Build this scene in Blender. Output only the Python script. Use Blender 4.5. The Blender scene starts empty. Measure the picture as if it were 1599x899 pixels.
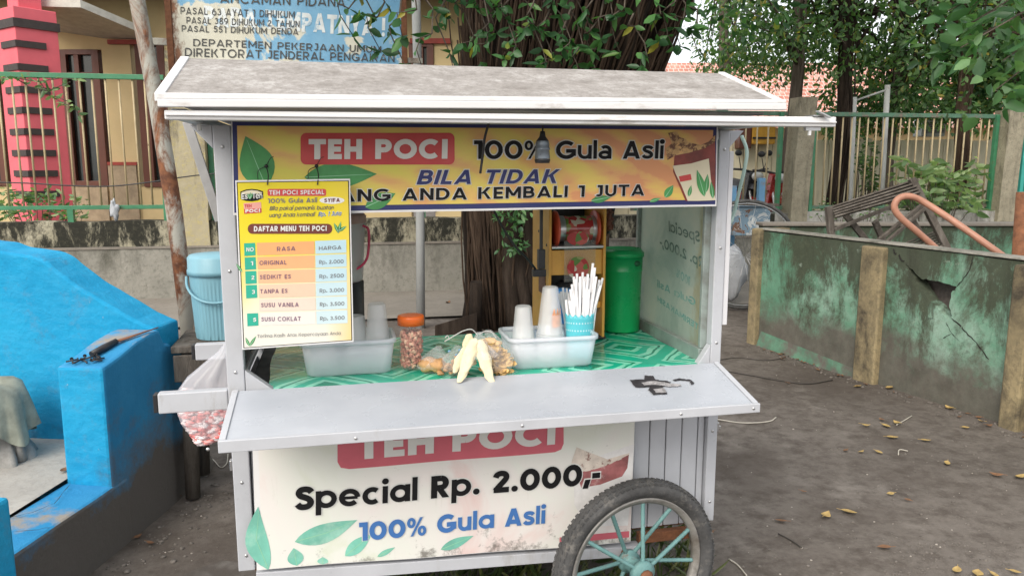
import bpy, bmesh, math, random
import numpy as np
from mathutils import Vector, Matrix, noise as mnoise

S = bpy.context.scene
COL = S.collection
R = math.radians
rng = np.random.default_rng(7)
random.seed(7)

# ------------------------------------------------------------------ camera, sky, sun, exposure
FPX, YAW, PITCH, EYE = 1200.0, R(12.6), R(9.0), 1.5
cam = bpy.data.cameras.new('camera')
cam.sensor_width = 36.0
cam.lens = 36.0 * FPX / 1599.0
cam.clip_end = 400.0
cam.clip_start = 0.05
camo = bpy.data.objects.new('camera', cam)
COL.objects.link(camo)
camo.location = (0, 0, EYE)
camo.rotation_euler = (R(90) - PITCH, 0, -YAW)
S.camera = camo

SUN_EL, SUN_AZ = R(40), R(222)          # azimuth measured clockwise from +Y
w = bpy.data.worlds.new('World')
S.world = w
w.use_nodes = True
nt = w.node_tree
sky = nt.nodes.new('ShaderNodeTexSky')
sky.sky_type = 'NISHITA'
sky.sun_disc = False
sky.sun_elevation = SUN_EL
sky.sun_rotation = SUN_AZ
sky.air_density = 1.0
sky.dust_density = 6.0
sky.ozone_density = 0.6
bg = nt.nodes['Background']
bg.inputs['Strength'].default_value = 0.15
# thin bright overcast in front of the clear sky
_tcw = nt.nodes.new('ShaderNodeTexCoord'); _cl = nt.nodes.new('ShaderNodeTexNoise')
_cl.inputs['Scale'].default_value = 2.2; _cl.inputs['Detail'].default_value = 6
nt.links.new(_tcw.outputs['Generated'], _cl.inputs['Vector'])
_rp = nt.nodes.new('ShaderNodeValToRGB'); _rp.color_ramp.elements[0].position = .3; _rp.color_ramp.elements[0].color = (.62,.62,.62,1)
_rp.color_ramp.elements[1].position = .7; _rp.color_ramp.elements[1].color = (.92,.92,.92,1)
nt.links.new(_cl.outputs['Fac'], _rp.inputs['Fac'])
_mx = nt.nodes.new('ShaderNodeMix'); _mx.data_type = 'RGBA'
nt.links.new(_rp.outputs['Color'], _mx.inputs[0]); nt.links.new(sky.outputs[0], _mx.inputs[6])
_mx.inputs[7].default_value = (5.6, 5.65, 5.75, 1)
nt.links.new(_mx.outputs[2], bg.inputs['Color'])

sun = bpy.data.lights.new('sun', 'SUN')
sun.energy = 1.4
sun.angle = R(35)
sun.color = (1.0, 0.95, 0.87)
suno = bpy.data.objects.new('sun', sun)
COL.objects.link(suno)
suno.rotation_euler = (R(90) - SUN_EL, 0, -SUN_AZ + math.pi)
suno.location = (-6, -8, 12)
S.view_settings.view_transform = 'Standard'
S.view_settings.look = 'None'
S.view_settings.gamma = 1.0
S.view_settings.use_curve_mapping = False
S.view_settings.exposure = 0.92
S.cycles.max_bounces = 10
S.cycles.transparent_max_bounces = 24
S.cycles.caustics_reflective = False
S.cycles.caustics_refractive = False

# ------------------------------------------------------------------ measuring helpers (photo survey -> metres)
_fw = np.array([math.sin(YAW) * math.cos(PITCH), math.cos(YAW) * math.cos(PITCH), -math.sin(PITCH)])
_rt = np.array([math.cos(YAW), -math.sin(YAW), 0.0])
_up = np.cross(_rt, _fw)
_C = np.array([0, 0, EYE])
_fh = np.array([math.sin(YAW), math.cos(YAW), 0.0])

def ray(x, y):
    return _fw * FPX + _rt * (x - 799.5) - _up * (y - 449.5)
def atY(x, y, Y):
    d = ray(x, y); return _C + d * (Y / d[1])
def atX(x, y, X):
    d = ray(x, y); return _C + d * (X / d[0])
def atZ(x, y, Z=0.0):
    d = ray(x, y); return _C + d * ((Z - EYE) / d[2])
def atD(x, y, D):
    d = ray(x, y); return _C + d * (D / (d @ _fh))
def atPlane(x, y, P, n):
    d = ray(x, y); P = np.array(P, float); n = np.array(n, float)
    return _C + d * (((P - _C) @ n) / (d @ n))
def RD(r, d, z):                      # right / forward / up -> world
    return _rt * r + _fh * d + np.array([0, 0, z])

# ------------------------------------------------------------------ mesh helpers
class MB:
    def __init__(s):
        s.v, s.f, s.m, s.sm = [], [], [], []
    def add(s, verts, faces, mi=0, smooth=False):
        b = len(s.v)
        s.v.extend([tuple(map(float, p)) for p in verts])
        for f in faces:
            s.f.append(tuple(b + i for i in f)); s.m.append(mi); s.sm.append(smooth)
        return s
    def box(s, x0, x1, y0, y1, z0, z1, mi=0):
        v = [(x0,y0,z0),(x1,y0,z0),(x1,y1,z0),(x0,y1,z0),(x0,y0,z1),(x1,y0,z1),(x1,y1,z1),(x0,y1,z1)]
        return s.add(v, [(0,3,2,1),(4,5,6,7),(0,1,5,4),(1,2,6,5),(2,3,7,6),(3,0,4,7)], mi)
    def hexa(s, bottom, top, mi=0):
        v = list(bottom) + list(top)
        return s.add(v, [(0,3,2,1),(4,5,6,7),(0,1,5,4),(1,2,6,5),(2,3,7,6),(3,0,4,7)], mi)
    def bar(s, p, q, w, h, up=(0,0,1), mi=0):
        p = np.array(p, float); q = np.array(q, float)
        d = q - p; d /= np.linalg.norm(d)
        u = np.array(up, float)
        if abs(d @ u) > .98: u = np.array([0, 1., 0])
        a = np.cross(d, u); a /= np.linalg.norm(a); u = np.cross(a, d)
        o = [(-1,-1),(1,-1),(1,1),(-1,1)]
        v = [p + a*(i*w/2) + u*(j*h/2) for i, j in o] + [q + a*(i*w/2) + u*(j*h/2) for i, j in o]
        return s.add(v, [(0,3,2,1),(4,5,6,7),(0,1,5,4),(1,2,6,5),(2,3,7,6),(3,0,4,7)], mi)
    def tube(s, pts, r, n=8, mi=0, smooth=True, cap=True, flat=None):
        pts = [np.array(p, float) for p in pts]
        if not hasattr(r, '__len__'): r = [r] * len(pts)
        rings = []; a = None
        for i, p in enumerate(pts):
            d = pts[min(i+1, len(pts)-1)] - pts[max(i-1, 0)]
            d = d / (np.linalg.norm(d) + 1e-9)
            if a is None:
                h = np.array([0,0,1.]) if abs(d[2]) < .9 else np.array([1.,0,0])
                a = np.cross(d, h)
            else:
                a = a - d * (a @ d)
            a = a / (np.linalg.norm(a) + 1e-9); b = np.cross(d, a)
            rings.append([p + (a*math.cos(2*math.pi*k/n) + b*math.sin(2*math.pi*k/n)) * r[i] for k in range(n)])
        v = [q for rg in rings for q in rg]; f = []
        for i in range(len(pts)-1):
            for k in range(n):
                f.append((i*n+k, i*n+(k+1)%n, (i+1)*n+(k+1)%n, (i+1)*n+k))
        s.add(v, f, mi, smooth)
        if cap:
            s.add(rings[0], [tuple(range(n))[::-1]], mi); s.add(rings[-1], [tuple(range(n))], mi)
        return s
    def lathe(s, prof, c, n=32, mi=0, smooth=True, axis='z', sx=1, sy=1):
        v = []; m = len(prof)
        for r, z in prof:
            for k in range(n):
                t = 2*math.pi*k/n
                x, y = r*math.cos(t)*sx, r*math.sin(t)*sy
                if axis == 'z': v.append((c[0]+x, c[1]+y, c[2]+z))
                elif axis == 'y': v.append((c[0]+x, c[1]+z, c[2]+y))
                else: v.append((c[0]+z, c[1]+x, c[2]+y))
        f = [(i*n+k, i*n+(k+1)%n, (i+1)*n+(k+1)%n, (i+1)*n+k) for i in range(m-1) for k in range(n)]
        return s.add(v, f, mi, smooth)
    def prism(s, poly, a, b, fn, mi=0):
        """poly: 2-D outline; fn(u, v, w) -> point; from w=a to w=b"""
        n = len(poly)
        v = [fn(u, t, a) for u, t in poly] + [fn(u, t, b) for u, t in poly]
        f = [tuple(range(n))[::-1], tuple(range(n, 2*n))] + [(i, (i+1)%n, n+(i+1)%n, n+i) for i in range(n)]
        return s.add(v, f, mi)
    def poly(s, pts, mi=0):
        return s.add(pts, [tuple(range(len(pts)))], mi)
    def grid(s, fn, nu, nv, mi=0, smooth=True):
        v = [fn(i/nu, j/nv) for j in range(nv+1) for i in range(nu+1)]
        f = [(j*(nu+1)+i, j*(nu+1)+i+1, (j+1)*(nu+1)+i+1, (j+1)*(nu+1)+i) for j in range(nv) for i in range(nu)]
        return s.add(v, f, mi, smooth)
    def ball(s, c, r, n=10, m=7, mi=0, jit=0, sq=(1,1,1), rot=None):
        v = []; f = []
        seed = random.random()*50
        for i in range(m+1):
            th = math.pi*i/m
            for k in range(n):
                ph = 2*math.pi*k/n
                p = Vector((math.sin(th)*math.cos(ph), math.sin(th)*math.sin(ph), math.cos(th)))
                rr = r*(1+jit*mnoise.noise(p*1.7+Vector((seed, seed, 0))))
                p = Vector((p.x*sq[0], p.y*sq[1], p.z*sq[2]))*rr
                if rot is not None: p = rot @ p
                v.append((c[0]+p.x, c[1]+p.y, c[2]+p.z))
        for i in range(m):
            for k in range(n):
                f.append((i*n+k, i*n+(k+1)%n, (i+1)*n+(k+1)%n, (i+1)*n+k))
        return s.add(v, f, mi, True)
    def build(s, name, mat, parent=None, local=False, bev=0, at=None, fix=True, seg=2):
        me = bpy.data.meshes.new(name)
        off = np.zeros(3)
        if not local:
            if parent is not None:
                off = origin(parent)
            elif at is not None:
                off = np.array(at, float)
        me.from_pydata([tuple(np.array(p) - off) for p in s.v], [], s.f)
        mats = mat if isinstance(mat, (list, tuple)) else [mat]
        for m_ in mats: me.materials.append(m_)
        me.polygons.foreach_set('material_index', s.m)
        me.polygons.foreach_set('use_smooth', s.sm)
        me.update()
        if fix:
            bm = bmesh.new(); bm.from_mesh(me)
            bmesh.ops.remove_doubles(bm, verts=bm.verts, dist=1e-6)
            bmesh.ops.recalc_face_normals(bm, faces=bm.faces)
            bm.to_mesh(me); bm.free()
        o = bpy.data.objects.new(name, me)
        COL.objects.link(o)
        if parent is not None: o.parent = parent
        elif at is not None: o.location = tuple(at)
        if bev:
            b = o.modifiers.new('bevel', 'BEVEL'); b.width = bev; b.segments = seg
            b.limit_method = 'ANGLE'; b.angle_limit = R(40); b.harden_normals = False
        return o

def origin(o):
    p = np.zeros(3)
    while o is not None:
        p += np.array(o.location); o = o.parent
    return p

def tag(o, label, cat, group=None, kind=None):
    if label: o['label'] = label
    if cat: o['category'] = cat
    if group: o['group'] = group
    if kind: o['kind'] = kind
    return o
def thing(name, label, cat, loc=(0,0,0), rz=0, group=None):
    o = bpy.data.objects.new(name, None); COL.objects.link(o)
    o.empty_display_size = .1
    o.location = tuple(loc); o.rotation_euler = (0, 0, rz)
    return tag(o, label, cat, group)
def copy_tree(o, parent=None):
    c = o.copy(); COL.objects.link(c)
    if parent is not None: c.parent = parent
    for ch in list(o.children): copy_tree(ch, c)
    return c

# ------------------------------------------------------------------ material helpers
def lin(r, g, b):
    f = lambda c: (c/255/12.92) if c/255 <= .04045 else ((c/255+.055)/1.055)**2.4
    return (f(r), f(g), f(b), 1)

class NT:
    def __init__(s, name):
        s.m = bpy.data.materials.new(name); s.m.use_nodes = True
        s.t = s.m.node_tree; s.n = s.t.nodes; s.b = s.n['Principled BSDF']
        tc = s.n.new('ShaderNodeTexCoord'); s.co = tc.outputs['Object']
    def L(s, a, b): s.t.links.new(a, b)
    def map(s, scale=(1,1,1), rot=(0,0,0), loc=(0,0,0)):
        n = s.n.new('ShaderNodeMapping'); n.inputs['Scale'].default_value = scale
        n.inputs['Rotation'].default_value = rot; n.inputs['Location'].default_value = loc
        s.L(s.co, n.inputs['Vector']); return n.outputs[0]
    def noise(s, scale, detail=6, rough=.6, stretch=(1,1,1), dist=0, loc=(0,0,0)):
        n = s.n.new('ShaderNodeTexNoise'); n.inputs['Scale'].default_value = scale
        n.inputs['Detail'].default_value = detail; n.inputs['Roughness'].default_value = rough
        n.inputs['Distortion'].default_value = dist
        s.L(s.map(stretch, loc=loc), n.inputs['Vector']); return n.outputs['Fac']
    def voro(s, scale, stretch=(1,1,1), feature='F1', out='Distance'):
        n = s.n.new('ShaderNodeTexVoronoi'); n.inputs['Scale'].default_value = scale; n.feature = feature
        s.L(s.map(stretch), n.inputs['Vector']); return n.outputs[out]
    def ramp(s, fac, stops, interp='LINEAR'):
        n = s.n.new('ShaderNodeValToRGB'); e = n.color_ramp.elements; n.color_ramp.interpolation = interp
        while len(e) < len(stops): e.new(.5)
        for i, (p, c) in enumerate(stops):
            e[i].position = p; e[i].color = c if hasattr(c, '__len__') else (c, c, c, 1)
        s.L(fac, n.inputs['Fac']); return n.outputs['Color']
    def mix(s, fac, a, b, mode='MIX'):
        n = s.n.new('ShaderNodeMix'); n.data_type = 'RGBA'; n.blend_type = mode
        for v, k in ((fac, 0), (a, 6), (b, 7)):
            if hasattr(v, 'links'): s.L(v, n.inputs[k])
            else: n.inputs[k].default_value = v
        return n.outputs[2]
    def math(s, op, a, b=0.0, clamp=False):
        n = s.n.new('ShaderNodeMath'); n.operation = op; n.use_clamp = clamp
        for v, k in ((a, 0), (b, 1)):
            if hasattr(v, 'links'): s.L(v, n.inputs[k])
            else: n.inputs[k].default_value = v
        return n.outputs[0]
    def sep(s, axis, lo, hi):
        n = s.n.new('ShaderNodeSeparateXYZ'); s.L(s.co, n.inputs[0])
        mr = s.n.new('ShaderNodeMapRange'); mr.inputs[1].default_value = lo; mr.inputs[2].default_value = hi
        s.L(n.outputs['XYZ'.index(axis.upper())], mr.inputs[0]); return mr.outputs[0]
    def bump(s, h, strength=.3, dist=.01):
        n = s.n.new('ShaderNodeBump'); n.inputs['Strength'].default_value = strength
        n.inputs['Distance'].default_value = dist
        s.L(h, n.inputs['Height']); s.L(n.outputs[0], s.b.inputs['Normal']); return s
    def base(s, c):
        if hasattr(c, 'links'): s.L(c, s.b.inputs['Base Color'])
        else: s.b.inputs['Base Color'].default_value = c
        return s
    def set(s, **k):
        for key, v in k.items():
            key = {'rough':'Roughness','metal':'Metallic','alpha':'Alpha','trans':'Transmission Weight','spec':'Specular IOR Level','ior':'IOR','coat':'Coat Weight','sss':'Subsurface Weight'}[key]
            if hasattr(v, 'links'): s.L(v, s.b.inputs[key])
            else: s.b.inputs[key].default_value = v
        return s

def simple(name, c, rough=.55, metal=0, var=.18, scale=9, stretch=(1,1,1), dirt=None, dirt_lo=.55, dirt_hi=.75, dirt_scale=5, bump=.15, bscale=60, bdist=.004, spec=.5, dstretch=(1,1,1)):
    """painted / plain material with tonal variation, optional dirt patches and fine bump"""
    t = NT(name)
    c = np.array(c[:3]); lo = tuple(c*(1-var))+(1,); hi = tuple(np.minimum(c*(1+var), .95))+(1,)
    n1 = t.noise(scale, 7, .65, stretch)
    col = t.ramp(n1, [(.3, lo), (.7, hi)])
    if dirt is not None:
        d = t.noise(dirt_scale, 9, .7, dstretch, loc=(3.1, 1.7, 5.2))
        fac = t.ramp(d, [(dirt_lo, 0.), (dirt_hi, 1.)])
        col = t.mix(fac, col, tuple(dirt[:3])+(1,))
    t.base(col).set(rough=t.ramp(t.noise(scale*2.3, 5), [(.3, max(rough-.12, .05)), (.7, min(rough+.12, 1))]), metal=metal, spec=spec)
    if bump: t.bump(t.noise(bscale, 5, .6, stretch), bump, bdist)
    return t.m

def clear(name, c, alpha=.3, rough=.15, var=0):
    """thin clear or milky plastic: part see-through, part lit through from behind"""
    t = NT(name); c = tuple(c[:3])+(1,)
    t.base(c).set(rough=rough, spec=.6)
    if var: t.set(rough=t.ramp(t.noise(14, 3), [(.3, rough), (.7, min(rough+var, 1))]))
    t.bump(t.noise(30, 3), .15, .01)
    tl = t.n.new('ShaderNodeBsdfTranslucent'); tl.inputs['Color'].default_value = c
    m1 = t.n.new('ShaderNodeMixShader'); m1.inputs[0].default_value = .28
    t.L(t.b.outputs[0], m1.inputs[1]); t.L(tl.outputs[0], m1.inputs[2])
    tp = t.n.new('ShaderNodeBsdfTransparent')
    m2 = t.n.new('ShaderNodeMixShader'); m2.inputs[0].default_value = alpha
    t.L(tp.outputs[0], m2.inputs[1]); t.L(m1.outputs[0], m2.inputs[2])
    t.L(m2.outputs[0], t.n['Material Output'].inputs['Surface'])
    return t.m

M = {}
M['alu'] = simple('white_aluminium', (.45,.465,.495), .38, 0, .09, 5, dirt=(.27,.245,.21), dirt_lo=.59, dirt_hi=.80, dirt_scale=9, dstretch=(1,1,.3), bump=.04)
M['alu_top'] = simple('white_painted_rail', (.66,.66,.66), .4, 0, .04, 4, dirt=(.30,.26,.21), dirt_lo=.57, dirt_hi=.76, dirt_scale=16, dstretch=(.35,1,1.3), bump=.05)
M['rubber_dark'] = simple('dark_rubber', (.03,.03,.032), .7)
M['black'] = simple('black_plastic', (.018,.018,.02), .45)
M['chrome'] = simple('worn_metal', (.5,.5,.5), .35, .8)
M['rust'] = simple('rust', (.16,.065,.03), .9, 0, .4, 25, bump=.5, bscale=120)
M['teal'] = simple('teal_paint', (.12,.245,.24), .55, 0, .2, 20, dirt=(.14,.12,.1), dirt_lo=.58, dirt_hi=.7, dirt_scale=22, bump=.4, bscale=180, bdist=.004)
M['tyre'] = simple('tyre_rubber', (.06,.06,.06), .85, 0, .35, 14, dirt=(.17,.16,.145), dirt_lo=.52, dirt_hi=.68, dirt_scale=18, bump=.6, bscale=70, bdist=.006)
M['rim'] = simple('rim_steel', (.30,.29,.27), .5, .5, .3, 20, dirt=(.13,.1,.07))

def flap_mat():
    t = NT('grey_composite_panel')
    n = t.noise(3.2, 5, .6, (1, 2.2, 1))
    col = t.ramp(n, [(.3, (.355,.38,.42,1)), (.7, (.43,.455,.495,1))])
    sc = t.noise(20, 10, .8, (1, .3, 1))
    col = t.mix(t.ramp(sc, [(.66, 0.), (.95, .22)]), col, (.30,.29,.28,1))
    t.base(col).set(rough=t.ramp(t.noise(6, 6), [(.3, .2), (.7, .34)]), spec=.6)
    t.bump(t.noise(5, 2), .05, .01)
    return t.m
M['flap'] = flap_mat()

def roof_mat():
    t = NT('dirty_roof_sheet')
    a = t.noise(9, 12, .8, (1, 1.2, 1.2))
    col = t.ramp(a, [(.34, (.19,.172,.155,1)), (.52, (.30,.28,.26,1)), (.66, (.44,.425,.405,1))])
    b = t.noise(48, 8, .85, (1, 1, 1))
    col = t.mix(t.ramp(b, [(.46, 0.), (.68, .75)]), col, (.12,.105,.09,1))
    sp = t.noise(16, 6, .7, loc=(9, 2, 1))
    col = t.mix(t.ramp(sp, [(.72, 0.), (.78, .8)]), col, (.62,.61,.60,1))
    t.base(col).set(rough=.8).bump(b, .3, .004)
    return t.m
M['roof'] = roof_mat()

def cloth_mat():
    t = NT('patterned_oilcloth')
    dk, mid, lt = (.006,.24,.145,1), (.016,.42,.27,1), (.24,.68,.50,1)
    ds = t.n.new('ShaderNodeTexNoise'); ds.inputs['Scale'].default_value = 4; t.L(t.co, ds.inputs['Vector'])
    mp = t.map((3.5, 3.5, 0), (0, 0, .72))
    ad = t.n.new('ShaderNodeVectorMath'); ad.operation = 'MULTIPLY_ADD'; ad.inputs[1].default_value = (.34,.34,0)
    t.L(ds.outputs['Color'], ad.inputs[0]); t.L(mp, ad.inputs[2])
    sp = t.n.new('ShaderNodeSeparateXYZ'); t.L(ad.outputs[0], sp.inputs[0])
    fx = t.math('ABSOLUTE', t.math('SUBTRACT', t.math('FRACT', sp.outputs[0]), .5)); fy = t.math('ABSOLUTE', t.math('SUBTRACT', t.math('FRACT', sp.outputs[1]), .5))
    d = t.math('MAXIMUM', fx, fy)
    col = t.ramp(t.math('MULTIPLY', d, 2.0), [(0, dk), (.22, lt), (.34, mid), (.52, lt), (.66, dk), (.72, lt), (.82, mid)], 'CONSTANT')
    lf = t.voro(26, (1,1,0)); col = t.mix(t.ramp(lf, [(.30, .45), (.34, 0.)], 'LINEAR'), col, mid)
    t.base(col).set(rough=.16, spec=.6)
    t.bump(t.noise(9, 4), .3, .01)
    return t.m
M['cloth'] = cloth_mat()

def ground_mat():
    t = NT('bare_dirt')
    big = t.noise(.75, 6, .6)
    col = t.ramp(big, [(.32, (.083,.070,.060,1)), (.52, (.126,.109,.095,1)), (.7, (.195,.175,.156,1))])
    fine = t.noise(26, 10, .75)
    col = t.mix(t.ramp(fine, [(.35, 0.), (.75, .65)]), col, (.195,.172,.15,1))
    fine2 = t.noise(9, 10, .75, loc=(5,3,0))
    col = t.mix(t.ramp(fine2, [(.46, 0.), (.64, .75)]), col, (.062,.050,.041,1))
    damp = t.noise(1.15, 7, .6, loc=(3,1,0)); col = t.mix(t.ramp(damp, [(.50, 0.), (.62, .55)]), col, (.068,.055,.045,1))
    dry = t.noise(1.9, 9, .7, loc=(11,4,0)); col = t.mix(t.ramp(dry, [(.57, 0.), (.70, .6)]), col, (.25,.225,.20,1))
    g = t.voro(70)
    col = t.mix(t.ramp(g, [(.04, .3), (.12, 0.)]), col, (.22,.2,.175,1))
    t.base(col).set(rough=.92, spec=.25)
    t.bump(t.math('ADD', fine, t.math('MULTIPLY', t.noise(120, 6), .4)), .38, .016)
    return t.m
M['ground'] = ground_mat()

def concrete_floor(name, a, b, wet=None, lo=.52, hi=.6):
    t = NT(name)
    n = t.noise(2.2, 8, .65)
    col = t.ramp(n, [(.3, a), (.7, b)])
    f = t.noise(35, 9, .7)
    col = t.mix(t.ramp(f, [(.45, 0.), (.75, .5)]), col, tuple(np.array(a[:3])*.55)+(1,))
    if wet:
        wv = t.noise(1.5, 5, .6, loc=(2, 7, 0))
        k = t.ramp(wv, [(lo, 0.), (hi, 1.)])
        col = t.mix(k, col, wet)
    t.base(col).set(rough=.85, spec=.3).bump(f, .4, .01)
    return t.m
M['pad'] = concrete_floor('worn_cement_pad', (.15,.137,.124,1), (.23,.213,.195,1), (.085,.073,.063,1), .52, .60)
M['patch'] = concrete_floor('dry_cement_crumbs', (.16,.145,.13,1), (.23,.215,.195,1))
M['path'] = concrete_floor('dusty_pavement', (.19,.17,.145,1), (.27,.245,.21,1))

def wall_mossy(name, base, light, dark, green, zlo, zhi, dlo=.45, dhi=.6, sv=.35):
    """weathered render with vertical mould streaks"""
    t = NT(name)
    n = t.noise(3, 10, .7)
    col = t.ramp(n, [(.3, base), (.7, light)])
    st = t.noise(3.2, 12, .76, (1, 1, sv), .3)
    zz = t.sep('z', zlo, zhi)
    k = t.ramp(t.math('ADD', st, t.math('MULTIPLY', zz, .12)), [(dlo, 0.), (dhi, 1.)])
    col = t.mix(k, col, dark)
    sp = t.noise(22, 9, .8, loc=(4, 4, 4))
    col = t.mix(t.ramp(sp, [(.5, 0.), (.66, .8)]), col, green)
    t.base(col).set(rough=.93, spec=.2).bump(t.math('ADD', sp, n), .5, .02)
    return t.m
M['wall_up'] = wall_mossy('mossy_render', (.26,.24,.165,1), (.46,.43,.33,1), (.03,.03,.024,1), (.075,.072,.052,1), .4, 1.2, .49, .57)
M['wall_low'] = wall_mossy('grey_render', (.24,.235,.205,1), (.34,.325,.285,1), (.10,.098,.08,1), (.15,.147,.125,1), 0, .6, .56, .78)
M['wall_white'] = wall_mossy('whitewashed_render', (.45,.44,.40,1), (.60,.58,.54,1), (.10,.095,.08,1), (.25,.24,.20,1), 0, 1.2, .5, .7)
M['post_conc'] = wall_mossy('weathered_post', (.25,.225,.165,1), (.40,.365,.27,1), (.09,.08,.06,1), (.16,.14,.1,1), 1.2, 2.6, .5, .68)
M['post_yellow'] = wall_mossy('stained_yellow_post', (.20,.165,.10,1), (.36,.29,.165,1), (.065,.056,.042,1), (.13,.11,.075,1), 0, 1.2, .50, .70, .8)
M['post_pale'] = wall_mossy('flaking_yellow_post', (.34,.30,.20,1), (.47,.42,.29,1), (.12,.105,.08,1), (.5,.42,.16,1), .6, 2.2, .55, .72)

def mint_mat():
    t = NT('mouldy_mint_paint')
    n = t.noise(1.6, 9, .68)
    col = t.ramp(n, [(.3, (.075,.19,.12,1)), (.5, (.13,.28,.19,1)), (.7, (.29,.41,.335,1))])
    st = t.noise(2.4, 14, .78, (1, 1, .55), .3)
    zz = t.sep('z', .2, .95)
    k = t.ramp(t.math('ADD', st, t.math('MULTIPLY', t.math('POWER', zz, 2.0), .15)), [(.52, 0.), (.62, .92)])
    col = t.mix(k, col, (.05,.052,.034,1))
    run = t.noise(5.5, 10, .7, (1, 1, .12), 0, (3,3,3)); k = t.ramp(t.math('ADD', run, t.math('MULTIPLY', zz, .12)), [(.62, 0.), (.74, .7)])
    col = t.mix(k, col, (.04,.042,.03,1))
    sp = t.noise(13, 12, .85, loc=(2,8,3))
    col = t.mix(t.ramp(sp, [(.50, 0.), (.64, .75)]), col, (.085,.10,.065,1))
    pl_ = t.noise(7, 10, .8, loc=(9,4,1)); col = t.mix(t.ramp(pl_, [(.60, 0.), (.68, .7)]), col, (.36,.44,.36,1))
    zb = t.sep('z', .62, .05)
    kb = t.ramp(t.math('ADD', t.math('MULTIPLY', zb, .6), t.math('MULTIPLY', t.noise(1.7, 10, .72, loc=(7,1,0)), .95)), [(.72, 0.), (.92, .95)])
    col = t.mix(kb, col, t.ramp(t.noise(8, 10, .75), [(.3, (.075,.068,.056,1)), (.7, (.145,.13,.11,1))]))
    t.base(col).set(rough=.9, spec=.25).bump(sp, .5, .015)
    return t.m
M['mint'] = mint_mat()

def blue_mat():
    t = NT('blue_limewash')
    n = t.noise(1.7, 9, .65)
    col = t.ramp(n, [(.3, (.006,.205,.40,1)), (.5, (.007,.27,.50,1)), (.7, (.018,.33,.56,1))])
    br = t.noise(8, 6, .6, (1, 1, 3.5)); col = t.mix(t.ramp(br, [(.42, 0.), (.72, .55)]), col, (.04,.35,.60,1))
    sc = t.noise(6, 12, .8, loc=(1,6,2))
    col = t.mix(t.ramp(sc, [(.54, 0.), (.68, .65)]), col, (.085,.22,.34,1))
    ch = t.noise(17, 8, .75, loc=(5,2,8)); col = t.mix(t.ramp(ch, [(.675, 0.), (.70, .85)]), col, (.32,.35,.36,1))
    gz_ = t.sep('z', .5, .2); g2 = t.noise(5, 9, .75, loc=(8,8,1)); col = t.mix(t.ramp(t.math('ADD', g2, t.math('MULTIPLY', gz_, .22)), [(.60, 0.), (.82, .75)]), col, (.06,.10,.14,1))
    t.base(col).set(rough=.8, spec=.25)
    t.bump(t.math('ADD', t.noise(28, 9, .7), t.math('MULTIPLY', ch, .6)), .6, .012)
    return t.m
M['blue'] = blue_mat()
def blue_worn(name, worn, lo, hi, zl=None):
    t = NT(name)
    n = t.noise(2.5, 8, .65)
    col = t.ramp(n, [(.3, (.015,.19,.40,1)), (.7, (.04,.27,.50,1))])
    w1 = t.noise(3.4, 9, .7, loc=(3,9,1))
    f = w1
    if zl: f = t.math('ADD', w1, t.math('MULTIPLY', t.sep('z', zl[0], zl[1]), .55))
    col = t.mix(t.ramp(f, [(lo, 0.), (hi, 1.)]), col, worn)
    t.base(col).set(rough=.85, spec=.3).bump(t.noise(30, 9, .7), .5, .012)
    return t.m
M['blue_top'] = blue_worn('worn_blue_ledge', (.27,.245,.21,1), .5, .62)
M['blue_side'] = blue_worn('blue_paint_over_bare_foot', (.115,.105,.095,1), .60, .86, (.62, 0.06))

def bark_mat(name, a, b, c):
    t = NT(name)
    n = t.noise(4.5, 10, .7, (2.2, 2.2, .35), .4)
    col = t.ramp(n, [(.28, a), (.5, b), (.75, c)])
    t.base(col).set(rough=.95, spec=.15).bump(t.noise(9, 10, .75, (2.5, 2.5, .3), .5), .9, .03)
    return t.m
M['bark'] = bark_mat('fig_bark', (.010,.0075,.006,1), (.030,.022,.017,1), (.075,.057,.044,1))
M['roots'] = bark_mat('aerial_roots', (.022,.015,.011,1), (.06,.040,.028,1), (.125,.088,.062,1))
M['bark_grey'] = bark_mat('grey_bark', (.05,.04,.032,1), (.115,.095,.075,1), (.2,.17,.14,1))
M['dark_wood'] = bark_mat('dark_wet_wood', (.014,.010,.008,1), (.035,.026,.02,1), (.07,.055,.043,1))
M['old_wood'] = bark_mat('weathered_wood', (.05,.042,.035,1), (.12,.105,.09,1), (.22,.20,.175,1))

def leaf_mat(name, dark, mid, lt, yellow=None, tl=.35):
    t = NT(name)
    g = t.n.new('ShaderNodeNewGeometry')
    stops = [(0, dark), (.5, mid), (.93, lt)]
    if yellow: stops.append((.985, yellow))
    col = t.ramp(g.outputs['Random Per Island'], stops)
    t.base(col).set(rough=.42, spec=.45)
    tr = t.n.new('ShaderNodeBsdfTranslucent'); t.L(t.mix(1.0, col, (1.3,1.5,.7,1), 'MULTIPLY'), tr.inputs['Color'])
    mx = t.n.new('ShaderNodeMixShader'); mx.inputs[0].default_value = tl
    t.L(t.b.outputs[0], mx.inputs[1]); t.L(tr.outputs[0], mx.inputs[2])
    t.L(mx.outputs[0], t.n['Material Output'].inputs['Surface'])
    return t.m
M['leaf'] = leaf_mat('fig_leaves', (.02,.07,.025,1), (.045,.135,.045,1), (.10,.25,.07,1), (.35,.30,.04,1))
M['leaf_far'] = leaf_mat('tree_leaves', (.035,.08,.03,1), (.075,.155,.055,1), (.16,.27,.095,1), (.3,.26,.06,1), .45)
M['leaf_big'] = leaf_mat('broad_leaves', (.04,.11,.045,1), (.08,.19,.075,1), (.17,.31,.13,1), None, .4)
M['leaf_bush'] = leaf_mat('bush_leaves', (.06,.13,.06,1), (.14,.25,.11,1), (.27,.38,.17,1), None, .4)
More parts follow.
